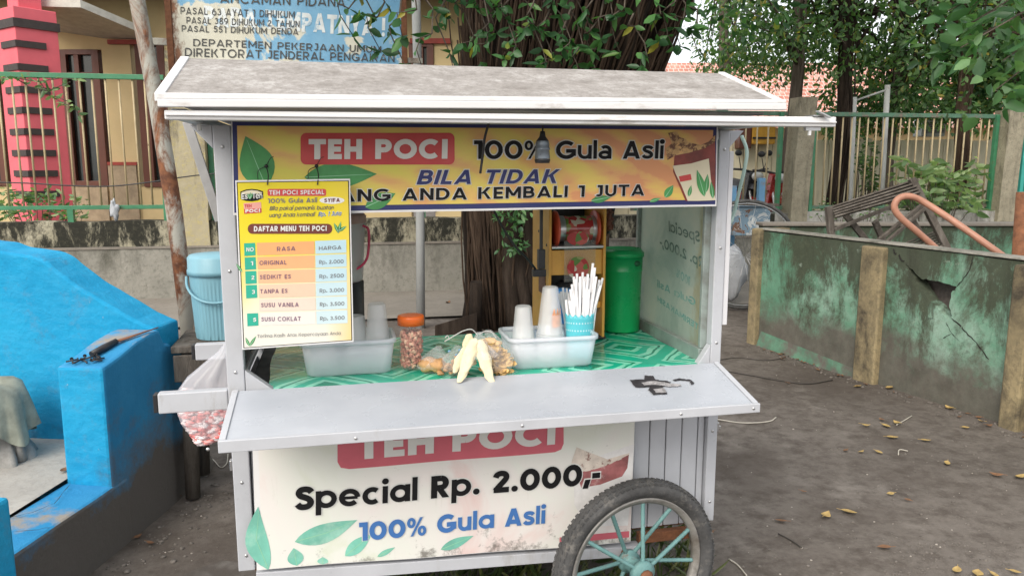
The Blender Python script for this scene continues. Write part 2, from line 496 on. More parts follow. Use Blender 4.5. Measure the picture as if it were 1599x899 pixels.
M['leaf_dry'] = simple('dry_yellow_leaf', (.36,.25,.09), .6, 0, .35, 30, dirt=(.17,.09,.035), dirt_lo=.55, dirt_hi=.68, dirt_scale=40)
M['leaf_brown'] = simple('dry_brown_leaf', (.17,.085,.04), .7, 0, .35, 30)
M['leaf_pale'] = leaf_mat('pale_bush_leaves', (.12,.20,.10,1), (.25,.36,.18,1), (.42,.52,.28,1), None, .45)
M['weed'] = leaf_mat('weeds', (.035,.055,.02,1), (.07,.10,.035,1), (.15,.16,.06,1), None, .3)

# ------------------------------------------------------------------ text and flat print helpers
def glyph(ch, w):
    """skeleton of a geometric bold sans letter, capitals 1 high: ([(polyline, kind)], advance); kinds: s stroke, d horizontally cut diagonal, o dot"""
    if ch.islower() or ch == '@': w = w*.84
    h = w/2; X = .76
    L_ = lambda *p: ([(p[i], p[i+1]) for i in range(0, len(p), 2)], 's')
    D_ = lambda *p: ([(p[0], p[1]), (p[2], p[3])], 'd')
    A_ = lambda cx, cy, rx, ry, a0, a1: ([(cx+rx*math.cos(R(a0+(a1-a0)*i/22)), cy+ry*math.sin(R(a0+(a1-a0)*i/22))) for i in range(23)], 's')
    S_ = lambda pts, kx=1, ky=1: ([tuple(q[:2]) for q in smooth([np.array([x*kx, y*ky, 0]) for x, y in pts], 4)], 's')
    O_ = lambda cx, cy, r: ([(cx, cy, r)], 'o')
    sp = [(.60,.74),(.51,.845),(.35,.885),(.18,.85),(.115,.72),(.19,.60),(.35,.525),(.51,.43),(.565,.28),(.48,.15),(.32,.11),(.16,.145),(.06,.26)]
    hw = w*1.08
    t = {
     'T': ([L_(0,1-h,.74,1-h), L_(.37,0,.37,1)], .74), 'E': ([L_(h,0,h,1), L_(h,1-h,.60,1-h), L_(h,.5,.56,.5), L_(h,h,.60,h)], .62), 'F': ([L_(h,0,h,1), L_(h,1-h,.60,1-h), L_(h,.48,.55,.48)], .60),
     'H': ([L_(h,0,h,1), L_(.78-h,0,.78-h,1), L_(h,.5,.78-h,.5)], .78), 'I': ([L_(h,0,h,1)], w), 'L': ([L_(h,0,h,1), L_(h,h,.56,h)], .57),
     'P': ([L_(h,0,h,1), L_(h,1-h,.40,1-h), A_(.40,.665,.33-h,.335-h,90,-90), L_(.40,.33+h,h,.33+h)], .73),
     'R': ([L_(h,0,h,1), L_(h,1-h,.40,1-h), A_(.40,.665,.33-h,.335-h,90,-90), L_(.40,.33+h,h,.33+h), D_(.36,.40,.62,0)], .77),
     'B': ([L_(h,0,h,1), L_(h,1-h,.38,1-h), A_(.38,.75-h/2,.30-h,.25-h/2,90,-90), L_(.42,.5,h,.5), A_(.42,.25+h/2,.32-h,.25-h/2,90,-90), L_(.42,h,h,h)], .75),
     'D': ([L_(h,0,h,1), L_(h,1-h,.36,1-h), A_(.36,.5,.46-h,.5-h,90,-90), L_(.36,h,h,h)], .82),
     'O': ([A_(.52,.5,.52-h,.51-h,0,360)], 1.04), 'C': ([A_(.52,.5,.52-h,.51-h,46,314)], .96),
     'G': ([A_(.52,.5,.52-h,.51-h,46,322), L_(.50,.44,.99-h,.44), L_(.99-h,.44+h,.99-h,.16)], 1.0),
     'A': ([D_(hw/2,0,.46,1), D_(.92-hw/2,0,.46,1), L_(.25,.25,.67,.25)], .92), 'K': ([L_(h,0,h,1), D_(.28,.46,.66,1), D_(.38,.58,.70,0)], .82),
     'N': ([L_(h,0,h,1), L_(.80-h,0,.80-h,1), D_(h,1,.80-h,0)], .80), 'M': ([L_(h,0,h,1), L_(.98-h,0,.98-h,1), D_(h,1,.49,.22), D_(.98-h,1,.49,.22)], .98),
     'U': ([L_(h,.38,h,1), A_(.38,.39,.38-h,.40-h,180,360), L_(.76-h,.38,.76-h,1)], .76), 'J': ([L_(.50-h,.32,.50-h,1), A_(.24,.32,.26-h,.33-h,0,-140), L_(.14,1-h,.50-h,1-h)], .52),
     'S': ([S_(sp)], .68), 's': ([S_(sp,.86,X)], .58), 'Y': ([D_(.37,.42,hw/2,1), D_(.37,.42,.74-hw/2,1), L_(.37,0,.37,.46)], .74), 'V': ([D_(.42,0,hw/2,1), D_(.42,0,.84-hw/2,1)], .84),
     'p': ([L_(h,-.30,h,X), A_(.41,X/2,.41-h,X/2+.01-h,0,360)], .82), 'e': ([A_(.42,X/2,.42-h,X/2+.01-h,0,318), ([(h,X/2-.01),(.84-h,X/2-.01)], 'n')], .84), 'c': ([A_(.39,X/2,.39-h,X/2+.01-h,48,312)], .72),
     'i': ([L_(h,0,h,X), O_(h,X+.21,.135)], w), 'a': ([A_(.41,X/2,.41-h,X/2+.01-h,0,360), L_(.82-h,0,.82-h,X)], .82), 'l': ([L_(h,0,h,1.04)], w),
     'u': ([L_(h,.33,h,X), A_(.35,.34,.35-h,.35-h,180,360), L_(.70-h,0,.70-h,X)], .70),
     '@': ([A_(.32,.225,.32-h*.9,.235-h*.9,0,360), L_(.66-h,0,.66-h,.48), A_(.35,.46,.31-h,X-.455-h,0,140)], .66),
     'o': ([A_(.40,X/2,.40-h,X/2+.01-h,0,360)], .80), 'b': ([L_(h,0,h,1.04), A_(.41,X/2,.41-h,X/2+.01-h,0,360)], .82), 'd': ([L_(.82-h,0,.82-h,1.04), A_(.41,X/2,.41-h,X/2+.01-h,0,360)], .82),
     'k': ([L_(h,0,h,1.04), D_(.24,.30,.58,X), D_(.30,.42,.62,0)], .70), 'm': ([L_(h,0,h,X), A_(.32,X-.31,.32-h,.31-h,0,180), L_(.64-h,0,.64-h,X-.31), A_(.96-w,X-.31,.32-h,.31-h,0,180), L_(1.28-w-h,0,1.28-w-h,X-.31)], 1.28-w),
     'r': ([L_(h,0,h,X), A_(.36,X-.34,.36-h,.34-h,60,180)], .52), 't': ([L_(.20,0,.20,.98), L_(0,X-h,.44,X-h)], .44), 'y': ([D_(.34,.02,hw/2,X), D_(.17,-.30,.68-hw/2,X)], .68),
     'g': ([A_(.41,X/2,.41-h,X/2+.01-h,0,360), L_(.82-h,-.06,.82-h,X), A_(.41,-.06,.41-h,.26-h,0,-140)], .82),
     '8': ([A_(.35,.745,.30-h,.265-h,0,360), A_(.35,.27,.35-h,.28-h,0,360)], .70), '9': ([A_(.36,.66,.36-h,.35-h,0,360), S_([(.72-h,.66),(.69-h,.42),(.54-h*.5,.2),(.28,.05)])], .72), '6': ([A_(.36,.34,.36-h,.35-h,0,360), S_([(h,.34),(.03+h,.58),(.18+h*.5,.8),(.44,.95)])], .72),
     '!': ([L_(h,.34,h,1), O_(h,.12,.12)], w),
     'h': ([L_(h,0,h,1.04), A_(.35,X-.36,.35-h,.36-h,0,180), L_(.70-h,0,.70-h,X-.36)], .70), 'n': ([L_(h,0,h,X), A_(.35,X-.36,.35-h,.36-h,0,180), L_(.70-h,0,.70-h,X-.36)], .70),
     '1': ([L_(.32,0,.32,1), L_(.02,1-h,.32,1-h)], .44), '0': ([A_(.43,.5,.43-h,.51-h,0,360)], .86),
     '2': ([S_([(.10,.70),(.16,.83),(.32,.885),(.48,.85),(.55,.73),(.51,.60),(.38,.44),(.24,.28),(.10,.10)]), L_(.03,h,.68,h)], .70),
     '3': ([S_([(.08,.76),(.2,.87),(.36,.885),(.5,.8),(.5,.64),(.36,.535)]), S_([(.30,.535),(.46,.5),(.55,.36),(.5,.18),(.34,.11),(.16,.13),(.06,.24)])], .68), '5': ([L_(.62,1-h,.14,1-h), L_(.17,1-h,.12,.5), S_([(.12,.52),(.26,.6),(.44,.57),(.55,.42),(.53,.23),(.38,.11),(.2,.12),(.06,.22)])], .68),
     '%': ([(A_(.21,.735,.14,.20,0,360)[0], 't'), (A_(.75,.265,.14,.20,0,360)[0], 't'), ([(.24,0),(.72,1)], 'dt')], .96),
     '.': ([O_(.14,.14,.14)], .28), ',': ([D_(.09,-.17,.20,.24)], .30), '-': ([L_(0,.40,.36,.40)], .36), ' ': ([], .40)}
    return t[ch]
def gtext(body, parent, mat, BL, BR, TL, w=.24, out=0, outm=None, shear=0, lift=.0015, name='lettering', gap=.10, warp=None, jit=0, ldir=(0,-1,0)):
    """bold geometric lettering: baseline BL..BR, capital height TL-BL; built from strokes of width w (in capital heights)"""
    BL, BR, TL = (np.array(p, float) for p in (BL, BR, TL))
    x = 0; st = []; ld = np.array(ldir, float)
    for ch in body:
        g, adv = glyph(ch, w); jy = random.uniform(-jit, jit)
        wl = w*.84 if (ch.islower() or ch == '@') else w
        for pts, kd in g: st.append(([(p[0]+x, p[1]+jy)+tuple(p[2:]) for p in pts], kd, wl))
        x += adv + gap
    W = x - gap; ex = (BR-BL)/W; ey = TL-BL
    for o_, m_, k, nm in (([(out, outm, 1, name+'_outline')] if out else []) + [(0, mat, 2, name)]):
        mb = MB()
        for i, (pts, kd, w) in enumerate(st):
            if kd == 'o':
                cx, cy, r = pts[0]; P2 = [(cx+(r+o_)*math.cos(a), cy+(r+o_)*math.sin(a)) for a in np.linspace(0, 2*math.pi, 19)[:-1]]; F = [tuple(range(18))]
            elif kd in ('d', 'dt'):
                ww = w*(.5 if kd == 'dt' else 1); (x0, y0), (x1, y1) = pts; ln = math.hypot(x1-x0, y1-y0); dy = abs(y1-y0); hw = ww*ln/dy/2*(.93 if kd == 'd' else 1) + o_*ln/dy
                if y0 > y1: x0, y0, x1, y1 = x1, y1, x0, y0
                kx = (x1-x0)/(y1-y0); x0 -= kx*o_; y0 -= o_; x1 += kx*o_; y1 += o_
                P2 = [(x0-hw,y0),(x0+hw,y0),(x1+hw,y1),(x1-hw,y1)]; F = [(0,1,2,3)]
            else:
                ww = w*({'t':.62,'n':.62}.get(kd, 1))/2 + o_; q = [np.array(p, float) for p in pts]; closed = np.linalg.norm(q[0]-q[-1]) < 1e-6
                if o_ and not closed:
                    a = q[0]-q[1]; q[0] = q[0]+a/np.linalg.norm(a)*o_; a = q[-1]-q[-2]; q[-1] = q[-1]+a/np.linalg.norm(a)*o_
                Lf, Rt = [], []
                for j in range(len(q)):
                    d = (q[1]-q[-2] if closed else q[1]-q[0]) if j == 0 else ((q[1]-q[-2] if closed else q[-1]-q[-2]) if j == len(q)-1 else q[j+1]-q[j-1])
                    d = d/(np.linalg.norm(d)+1e-9); n_ = np.array([-d[1], d[0]]); Lf.append(tuple(q[j]+n_*ww)); Rt.append(tuple(q[j]-n_*ww))
                P2 = Lf+Rt; n = len(q); F = [(j, j+1, n+j+1, n+j) for j in range(n-1)]
            V = [BL + ex*(u+shear*v) + ey*v + ld*(lift*k+.00002*i) for u, v in P2]
            if warp is not None: V = [warp(p) for p in V]
            mb.add(V, F)
        mb.build(nm, m_, parent, fix=False)
def smooth(pts, n=6):
    pts = [np.array(p, float) for p in pts]; P = [2*pts[0]-pts[1]] + pts + [2*pts[-1]-pts[-2]]; out = []
    for i in range(1, len(P)-2):
        for k in range(n):
            t = k/n; out.append(.5*((2*P[i]) + (-P[i-1]+P[i+1])*t + (2*P[i-1]-5*P[i]+4*P[i+1]-P[i+2])*t*t + (-P[i-1]+3*P[i]-3*P[i+1]+P[i+2])*t**3))
    return out + [pts[-1]]
def flat_print(name, mat, pts, warp, lift, parent, step=.035):
    """a printed shape cut into strips so that it follows the curve of its sheet"""
    bm = bmesh.new(); vs = [bm.verts.new(tuple(p)) for p in pts]; bm.faces.new(vs)
    xs = [p[0] for p in pts]; x = min(xs)+step
    while x < max(xs):
        bmesh.ops.bisect_plane(bm, geom=bm.verts[:]+bm.edges[:]+bm.faces[:], plane_co=(x,0,0), plane_no=(1,0,0)); x += step
    zs = [p[2] for p in pts]; z = min(zs)+step
    while z < max(zs):
        bmesh.ops.bisect_plane(bm, geom=bm.verts[:]+bm.edges[:]+bm.faces[:], plane_co=(0,0,z), plane_no=(0,0,1)); z += step
    bm.verts.index_update()
    m = MB(); m.add([np.array(warp(np.array(v.co[:]))) + np.array([0,-lift,0]) for v in bm.verts], [tuple(v.index for v in f.verts) for f in bm.faces])
    bm.free(); return m.build(name, mat, parent, fix=False)
def rrect(u0, u1, v0, v1, r, n=5):
    pts = []
    for cx, cy, a in ((u1-r, v1-r, 0), (u0+r, v1-r, 90), (u0+r, v0+r, 180), (u1-r, v0+r, 270)):
        for k in range(n+1):
            t = R(a + 90*k/n); pts.append((cx + r*math.cos(t), cy + r*math.sin(t)))
    return pts
def leaf_poly(a, b, wd, n=12, bend=.0):
    a = np.array(a, float); b = np.array(b, float); d = b-a; L = np.linalg.norm(d); d /= L; s_ = np.array([-d[1], d[0]])
    up = [a + d*L*t + s_*(wd*math.sin(math.pi*t**.8)+bend*math.sin(math.pi*t)) for t in np.linspace(0, 1, n)]
    dn = [a + d*L*t - s_*(wd*math.sin(math.pi*t**.8)-bend*math.sin(math.pi*t)) for t in np.linspace(1, 0, n)[1:-1]]
    return [tuple(p) for p in up + dn]

# ------------------------------------------------------------------ leaf clouds
def leaf_mesh(name, P, D, L, W, mat, parent=None, fold=.25, at=None, curl=.12):
    """one mesh of many small folded leaf blades; P base points, D directions, L lengths, W half widths"""
    P = np.asarray(P, float); D = np.asarray(D, float); n = len(P)
    D = D/np.linalg.norm(D, axis=1)[:,None]
    rnd = rng.normal(size=(n, 3)); s = np.cross(D, rnd); s /= np.linalg.norm(s, axis=1)[:,None]; nn = np.cross(s, D)
    L = np.broadcast_to(L, (n,))[:,None]; W = np.broadcast_to(W, (n,))[:,None]
    b = P; tip = P + D*L - nn*L*curl
    l1 = P + D*L*.3 + s*W*.9 + nn*W*fold; l2 = P + D*L*.68 + s*W*.75 + nn*W*fold - nn*L*curl*.4
    r1 = P + D*L*.3 - s*W*.9 + nn*W*fold; r2 = P + D*L*.68 - s*W*.75 + nn*W*fold - nn*L*curl*.4
    V = np.stack([b, l1, l2, tip, r2, r1], 1).reshape(-1, 3)
    off = origin(parent) if parent is not None else (np.array(at, float) if at is not None else np.zeros(3))
    V = V - off
    i0 = (np.arange(n)*6)[:,None]
    F = np.concatenate([i0 + np.array([0,1,2,3]), i0 + np.array([0,3,4,5])], 1).reshape(-1, 4)
    me = bpy.data.meshes.new(name)
    me.vertices.add(len(V)); me.vertices.foreach_set('co', V.ravel())
    me.loops.add(F.size); me.loops.foreach_set('vertex_index', F.ravel().astype(np.int32))
    me.polygons.add(len(F)); me.polygons.foreach_set('loop_start', (np.arange(len(F))*4).astype(np.int32))
    me.update(calc_edges=True); me.validate()
    me.materials.append(mat)
    o = bpy.data.objects.new(name, me); COL.objects.link(o)
    if parent is not None: o.parent = parent
    elif at is not None: o.location = tuple(at)
    return o
def clump_points(centers, per, rad, droop=.5):
    P, D = [], []
    for c in centers:
        d = rng.normal(size=(per, 3)); d /= np.linalg.norm(d, axis=1)[:,None]
        r = rad*rng.random((per,1))**.5
        P.append(np.array(c) + d*r*np.array([1,1,.7])); dd = d*.8 + rng.normal(size=(per,3))*.5; dd[:,2] -= droop; D.append(dd)
    return np.concatenate(P), np.concatenate(D)

# ================================================================== THE SETTING
def gz(x, y):
    k = min(1, max(0, (4.0 - abs(x-1.0))/2.0))
    return (mnoise.noise(Vector((x*.9, y*.9, 0)))*.018 + mnoise.noise(Vector((x*3.1, y*3.1, 4)))*.007 - .012)
def ground():
    xs = np.concatenate([[-120,-50,-20,-10,-7], np.linspace(-5, 6, 111), [7.5,10,20,50,120]])
    ys = np.concatenate([[-60,-20,-6,-2], np.linspace(0, 9, 91), [10,14,25,60,200]])
    v = [(x, y, gz(x, y) if (-5 <= x <= 6 and 0 <= y <= 9) else -.012) for y in ys for x in xs]
    nx = len(xs)
    f = [(j*nx+i, j*nx+i+1, (j+1)*nx+i+1, (j+1)*nx+i) for j in range(len(ys)-1) for i in range(nx-1)]
    o = MB().add(v, f, 0, True).build('ground', M['ground'], fix=False)
    tag(o, None, None, kind='structure')
ground()

def blob_sheet(name, pts, z, mat, amp=.08, sub=6, follow=False, lift=.006):
    """irregular flat patch with a ragged outline"""
    out = []
    n = len(pts)
    for i in range(n):
        a = np.array(pts[i]); b = np.array(pts[(i+1)%n]); d = b-a; L = np.linalg.norm(d); s_ = np.array([-d[1], d[0]])/L
        for k in range(sub):
            t = k/sub; p = a + d*t + s_*amp*mnoise.noise(Vector((a[0]+d[0]*t, a[1]+d[1]*t, 3))*3)
            out.append(p)
    c = np.mean(out, 0); v = []; rings = 14
    for j in range(rings+1):
        for p in out:
            q = c + (p-c)*(j/rings)
            v.append((q[0], q[1], (gz(q[0], q[1]) + lift) if follow else z))
    m = len(out)
    f = [(j*m+i, j*m+(i+1)%m, (j+1)*m+(i+1)%m, (j+1)*m+i) for j in range(rings) for i in range(m)]
    o = MB().add(v, f, 0, True).build(name, mat)
    return tag(o, None, None, kind='structure')
blob_sheet('cement_pad', [(-.95,1.2), (.35,1.2), (.32,2.3), (-.12,2.75), (-.50,2.95), (-.82,2.55)], 0, M['pad'], .16, 9, True, .012)
# back wall line
WL = atZ(20, 474)[:2]; WR = atZ(980, 446)[:2]
wd = (WR-WL)/np.linalg.norm(WR-WL); wn = np.array([-wd[1], wd[0]])      # wn points away from the camera
def WP(s, off, z): p = WL + wd*s + wn*off; return np.array([p[0], p[1], z])
def wall_run(s0, s1, o0, o1, z0, z1, mb, seg=24, jz=0.0, jo=0.0, seed=0):
    a = [[], [], [], []]
    for i in range(seg+1):
        s_ = s0 + (s1-s0)*i/seg
        j = jz*mnoise.noise(Vector((s_*1.9, seed, 0))); k = jo*mnoise.noise(Vector((s_*2.7, seed, 5)))
        a[0].append(WP(s_, o0+k, z0)); a[1].append(WP(s_, o1, z0)); a[2].append(WP(s_, o1, z1+j)); a[3].append(WP(s_, o0+k, z1+j))
    v = a[0]+a[1]+a[2]+a[3]; n = seg+1; f = []
    for i in range(seg):
        for q in range(4):
            r = (q+1) % 4
            f.append((q*n+i, r*n+i, r*n+i+1, q*n+i+1))
    f += [(0, n, 2*n, 3*n), (n-1, 4*n-1, 3*n-1, 2*n-1)]
    mb.add(v, f)
def spx(px, off=0):                       # arc length along the wall line under an image column
    d = ray(px, 300)[:2]; A = np.array([[d[0], -wd[0]], [d[1], -wd[1]]]); b = WL + wn*off
    return np.linalg.solve(A, b)[1]
sE = spx(1215)
bw = thing('boundary_wall', 'weathered two tier boundary wall, mossy upper course on grey render', 'wall', WP(0, 0, 0))
m = MB(); wall_run(-3, sE, .06, .30, .58, .885, m, 60, .02, .02, 1); m.build('upper_course', M['wall_up'], bw)
m = MB(); wall_run(-3, sE, 0, .30, -.1, .58, m, 60, .006, .01, 2); m.build('lower_course', M['wall_low'], bw)
m = MB(); wall_run(-3, sE, -.012, .055, .582, .604, m, 40, .004, .006, 2); m.build('ledge', M['path'], bw)
# pavement in front of the wall
pv = [WP(-4, -1.9, .012), WP(9.5, -1.5, .012), WP(9.5, .02, .012), WP(-4, .02, .012)]
o = MB().add(pv, [(0,1,2,3)]).build('pavement', M['path']); tag(o, None, None, kind='structure')

# ------------------------------------------------------------------ house behind the fence (pink pillar, cream walls)
M['cream'] = simple('cream_wall_paint', (.55,.43,.225), .8, 0, .07, 3, dirt=(.40,.31,.18), dirt_lo=.6, dirt_hi=.85, dirt_scale=2)
M['stone_clad'] = simple('stone_cladding', (.33,.26,.17), .85, 0, .3, 6, dirt=(.2,.16,.11), bump=.5, bscale=14)
M['band_red'] = simple('red_trim_paint', (.30,.045,.03), .6)
M['frame_brown'] = simple('brown_timber_frame', (.11,.035,.02), .5, 0, .2, 6, (1,1,.2))
M['dark_glass'] = simple('dark_window_glass', (.02,.028,.026), .08, 0, .3, 2, bump=0, spec=.7)
M['pink'] = simple('pink_paint', (.70,.13,.16), .7, 0, .08, 3, dirt=(.5,.09,.11), dirt_lo=.6, dirt_hi=.9, dirt_scale=3)
M['band_dark'] = simple('dark_grey_band', (.045,.036,.034), .7)
M['soffit'] = simple('pale_soffit', (.5,.49,.44), .8)
M['roof_dark'] = simple('dark_roof_tiles', (.04,.033,.03), .85, 0, .3, 8)
M['curtain'] = simple('pale_curtain', (.45,.47,.46), .8, 0, .2, 6, (6,6,.2))
BD = 12.2
def rz_at(px, py, d):
    p = atD(px, py, d); return p @ _rt, p[2]
class RDbox:
    """boxes given by image extents at a forward distance, turned square to the view direction of the street"""
    def __init__(s): s.mb = MB()
    def px(s, x0, x1, y0, y1, d, depth, mi=0):
        r0, z1 = rz_at(x0, y0, d); r1, _ = rz_at(x1, y0, d); _, z0 = rz_at(x0, y1, d)
        return s.m(r0, r1, d, d+depth, z0, z1, mi)
    def m(s, r0, r1, d0, d1, z0, z1, mi=0):
        s.mb.hexa([RD(r0,d0,z0), RD(r1,d0,z0), RD(r1,d1,z0), RD(r0,d1,z0)], [RD(r0,d0,z1), RD(r1,d0,z1), RD(r1,d1,z1), RD(r0,d1,z1)], mi)
        return s
hs = thing('house', 'cream house with brown framed windows and pink pillar behind the green fence', 'house', RD(-5, BD, 0))
b = RDbox()
zt = 4.1
def wallpiece(x0, x1, y0=None, y1=None):
    r0, _ = rz_at(x0, 200, BD); r1, _ = rz_at(x1, 200, BD)
    z1 = zt if y0 is None else rz_at(x0, y0, BD)[1]; z0 = -.1 if y1 is None else rz_at(x0, y1, BD)[1]
    b.m(r0, r1, BD, BD+.25, z0, z1)
wallpiece(-420, -70); wallpiece(-70, 12, None, 70); wallpiece(-70, 12, 290, None); wallpiece(12, 95)
wallpiece(95, 168, None, 78); wallpiece(95, 168, 290, None); wallpiece(168, 212); wallpiece(212, 262, None, 64); wallpiece(212, 262, 292, None)
wallpiece(262, 640); wallpiece(640, 678, None, 66); wallpiece(678, 940)
b.mb.build('wall', M['cream'], hs, bev=.004)
def house_window(x0, x1, y0, y1, mull=(), tr=None, fw=.075, glass='dark_glass', curt=None):
    r0, z1 = rz_at(x0, y0, BD); r1, z0 = rz_at(x1, y1, BD)
    f = RDbox(); d0, d1 = BD-.03, BD+.1
    f.m(r0-.02, r0+fw, d0, d1, z0, z1); f.m(r1-fw, r1+.03, d0, d1, z0, z1); f.m(r0+fw, r1-fw, d0, d1, z1-fw, z1); f.m(r0+fw, r1-fw, d0, d1, z0, z0+fw)
    for k in mull:
        c = r0 + (r1-r0)*k; f.m(c-fw*.5, c+fw*.5, d0+.005, d1-.005, z0+fw, z1-fw)
    if tr:
        c = rz_at(x0, tr, BD)[1]; f.m(r0+fw, r1-fw, d0+.01, d1-.01, c-.035, c+.035)
    fo = f.mb.build('window', M['frame_brown'], hs, bev=.004)
    g = RDbox(); g.m(r0+fw*.9, r1-fw*.9, BD+.05, BD+.06, z0+fw*.9, z1-fw*.9); g.mb.build('pane', M[glass], fo)
    if curt:
        c0, c1 = r0+(r1-r0)*curt[0], r0+(r1-r0)*curt[1]
        g = MB(); g.grid(lambda u, v: RD(c0+(c1-c0)*u, BD+.085+.008*math.sin(u*40), z0+fw+(z1-z0-2*fw)*v), 30, 1); g.build('curtain', M['curtain'], fo)
house_window(-70, 12, 70, 290, (.5,), 115)
house_window(95, 168, 78, 290, (.42,), 117)
house_window(212, 268, 64, 292, (.28,), 120)
house_window(640, 678, 66, 330, (.5,))
for q_ in ((167,213,62,69,BD-.05,.3), (167,213,253,258,BD-.05,.3), (640,704,60,68,BD-.06,.3), (326,345,255,260,BD-.05,.3)):
    b = RDbox(); b.px(*q_); b.mb.build('trim_band', M['band_red'], hs)
b = RDbox(); b.px(168, 212, 258, 345, BD-.04, .04); b.mb.build('stone_base', M['stone_clad'], hs)
b = RDbox(); b.px(95, 167, 292, 345, BD-.035, .035); b.mb.build('stone_base', M['stone_clad'], hs)
# entrance canopy with pale soffit, dark tiles above
e = MB()
def canopy(px0, px1, pk, d0, d1, py0, py1):
    pass
A0, A1, A2 = atD(48, 10, 10.9), atD(126, 12, 10.9), atD(216, 50, 11.6)
B0, B1, B2 = atD(60, 46, 12.25), atD(166, 62, 12.25), atD(232, 64, 12.25)
e.add([A0, A1, A2, B2, B1, B0] + [p + np.array([0,0,.10]) for p in (A0, A1, A2, B2, B1, B0)], [(0,1,4,5), (1,2,3,4), (6,11,10,7), (7,10,9,8), (0,6,7,1), (1,7,8,2), (2,8,9,3), (3,9,10,4), (4,10,11,5), (5,11,6,0)])
e.build('canopy_soffit', M['soffit'], hs)
b = RDbox(); r0, _ = rz_at(-420, 0, 11.4); r1, _ = rz_at(940, 0, 11.4)
rf = MB()
rf.hexa([RD(r0, 11.3, 3.98), RD(r1, 11.3, 3.98), RD(r1, 15.2, 5.9), RD(r0, 15.2, 5.9)], [RD(r0, 11.3, 4.08), RD(r1, 11.3, 4.08), RD(r1, 15.2, 6.0), RD(r0, 15.2, 6.0)])
rf.build('roof', M['roof_dark'], hs)
# pink pillar
pc = atD(66, 300, 10.75); pc[2] = 0
pa = YAW*-1 + R(-34)
ca, sa = math.cos(pa), math.sin(pa)
def pil(x, y, z): return (pc[0]+x*ca-y*sa, pc[1]+x*sa+y*ca, z)
hw = .27
def pbox(mb, h, z0, z1): mb.hexa([pil(-h,-h,z0), pil(h,-h,z0), pil(h,h,z0), pil(-h,h,z0)], [pil(-h,-h,z1), pil(h,-h,z1), pil(h,h,z1), pil(-h,h,z1)])
m = MB(); pbox(m, hw, 0, 3.55); pbox(m, hw*.55, 3.55, 4.05)
pp = m.build('pillar', M['pink'], hs, bev=.01); pp['label'] = 'pink square pillar with dark grey bands'
for i, py in enumerate((38, 70, 106, 141, 173, 206, 239, 271, 303)):
    z = rz_at(66, py, 10.5)[1]; m = MB()
    if i == 0: pbox(m, hw+.022, z-.05, z+.06)
    else:
        # an L-shaped band hugging the near corner, longer on the left face
        k = hw+.02; a_, b_ = -.16, .17
        m.hexa([pil(-.02-hw*.35, -k, z-.042), pil(k, -k, z-.042), pil(k, -hw+.005, z-.042), pil(-.02-hw*.35, -hw+.005, z-.042)], [pil(-.02-hw*.35, -k, z+.042), pil(k, -k, z+.042), pil(k, -hw+.005, z+.042), pil(-.02-hw*.35, -hw+.005, z+.042)])
        m.hexa([pil(hw-.005, -hw+.006, z-.042), pil(k, -hw+.006, z-.042), pil(k, hw*.35, z-.042), pil(hw-.005, hw*.35, z-.042)], [pil(hw-.005, -hw+.006, z+.042), pil(k, -hw+.006, z+.042), pil(k, hw*.35, z+.042), pil(hw-.005, hw*.35, z+.042)])
    m.build('band', M['band_dark'], pp)

# ------------------------------------------------------------------ green fence on the boundary wall
M['green'] = simple('green_gloss_paint', (.045,.20,.10), .5, 0, .2, 8, dirt=(.13,.115,.07), dirt_lo=.56, dirt_hi=.7, dirt_scale=9)
M['green_worn'] = simple('worn_green_rail', (.075,.17,.11), .6, 0, .25, 8, dirt=(.16,.13,.10), dirt_lo=.48, dirt_hi=.6, dirt_scale=7)
M['bar_cream'] = simple('cream_fence_bar', (.42,.34,.20), .6, 0, .2, 6, dirt=(.18,.10,.06), dirt_lo=.6, dirt_hi=.75, dirt_scale=12)
M['teal_fence'] = simple('turquoise_paint', (.04,.36,.30), .5, 0, .12, 5)
def fence_panel(label, s0, s1, zb, zt_, n, off=.18, lean=.0, posts=(), rail='green', barm='bar_cream', rr=.028, br=.011, pr=.035):
    t = thing('fence', label, 'fence', WP((s0+s1)/2, off, .88))
    m = MB(); m.bar(WP(s0, off, zt_), WP(s1, off, zt_), .05, .055); m.build('rail', M[rail], t, bev=.004)
    m = MB(); m.bar(WP(s0, off, zb), WP(s1, off, zb), .04, .045); m.build('rail', M[rail], t, bev=.004)
    for i in range(n):
        s_ = s0 + (s1-s0)*(i+.5)/n
        m = MB(); j = random.uniform(-.012, .012)
        m.tube([WP(s_+j+lean, off, zb+.02), WP(s_+j*.5, off+.003, zt_-.02)], br, 6); m.build('bar', M[barm], t)
    for s_ in posts:
        m = MB(); m.bar(WP(s_, off, .80), WP(s_, off, zt_+.02), pr*1.6, pr*1.6, up=(1,0,0)); m.build('post', M[rail], t, bev=.004)
    return t
zf = lambda px, py, off=.18: (lambda s_: (lambda p: p[2])(atPlane(px, py, WP(s_, off, 0), (wn[0], wn[1], 0))))(0)
zbL, ztL = zf(130, 324), zf(130, 119)
fence_panel('green railed fence with cream bars in front of the pink pillar', spx(-60,.18), spx(268,.18), zbL, ztL, 16, lean=.0, posts=(spx(258,.18),))
lf_ = [o for o in COL.objects if o.name == 'fence'][0]
m = MB(); m.bar(WP(spx(108,.18),.18,.80), WP(spx(108,.18),.18,zbL-.02), .07, .06, up=(1,0,0)); m.build('foot', M['green'], lf_)
fence_panel('green railed fence with cream bars behind the cart', spx(331,.18), spx(700,.18), zbL, ztL, 17, posts=(spx(333,.18), spx(660,.18)))
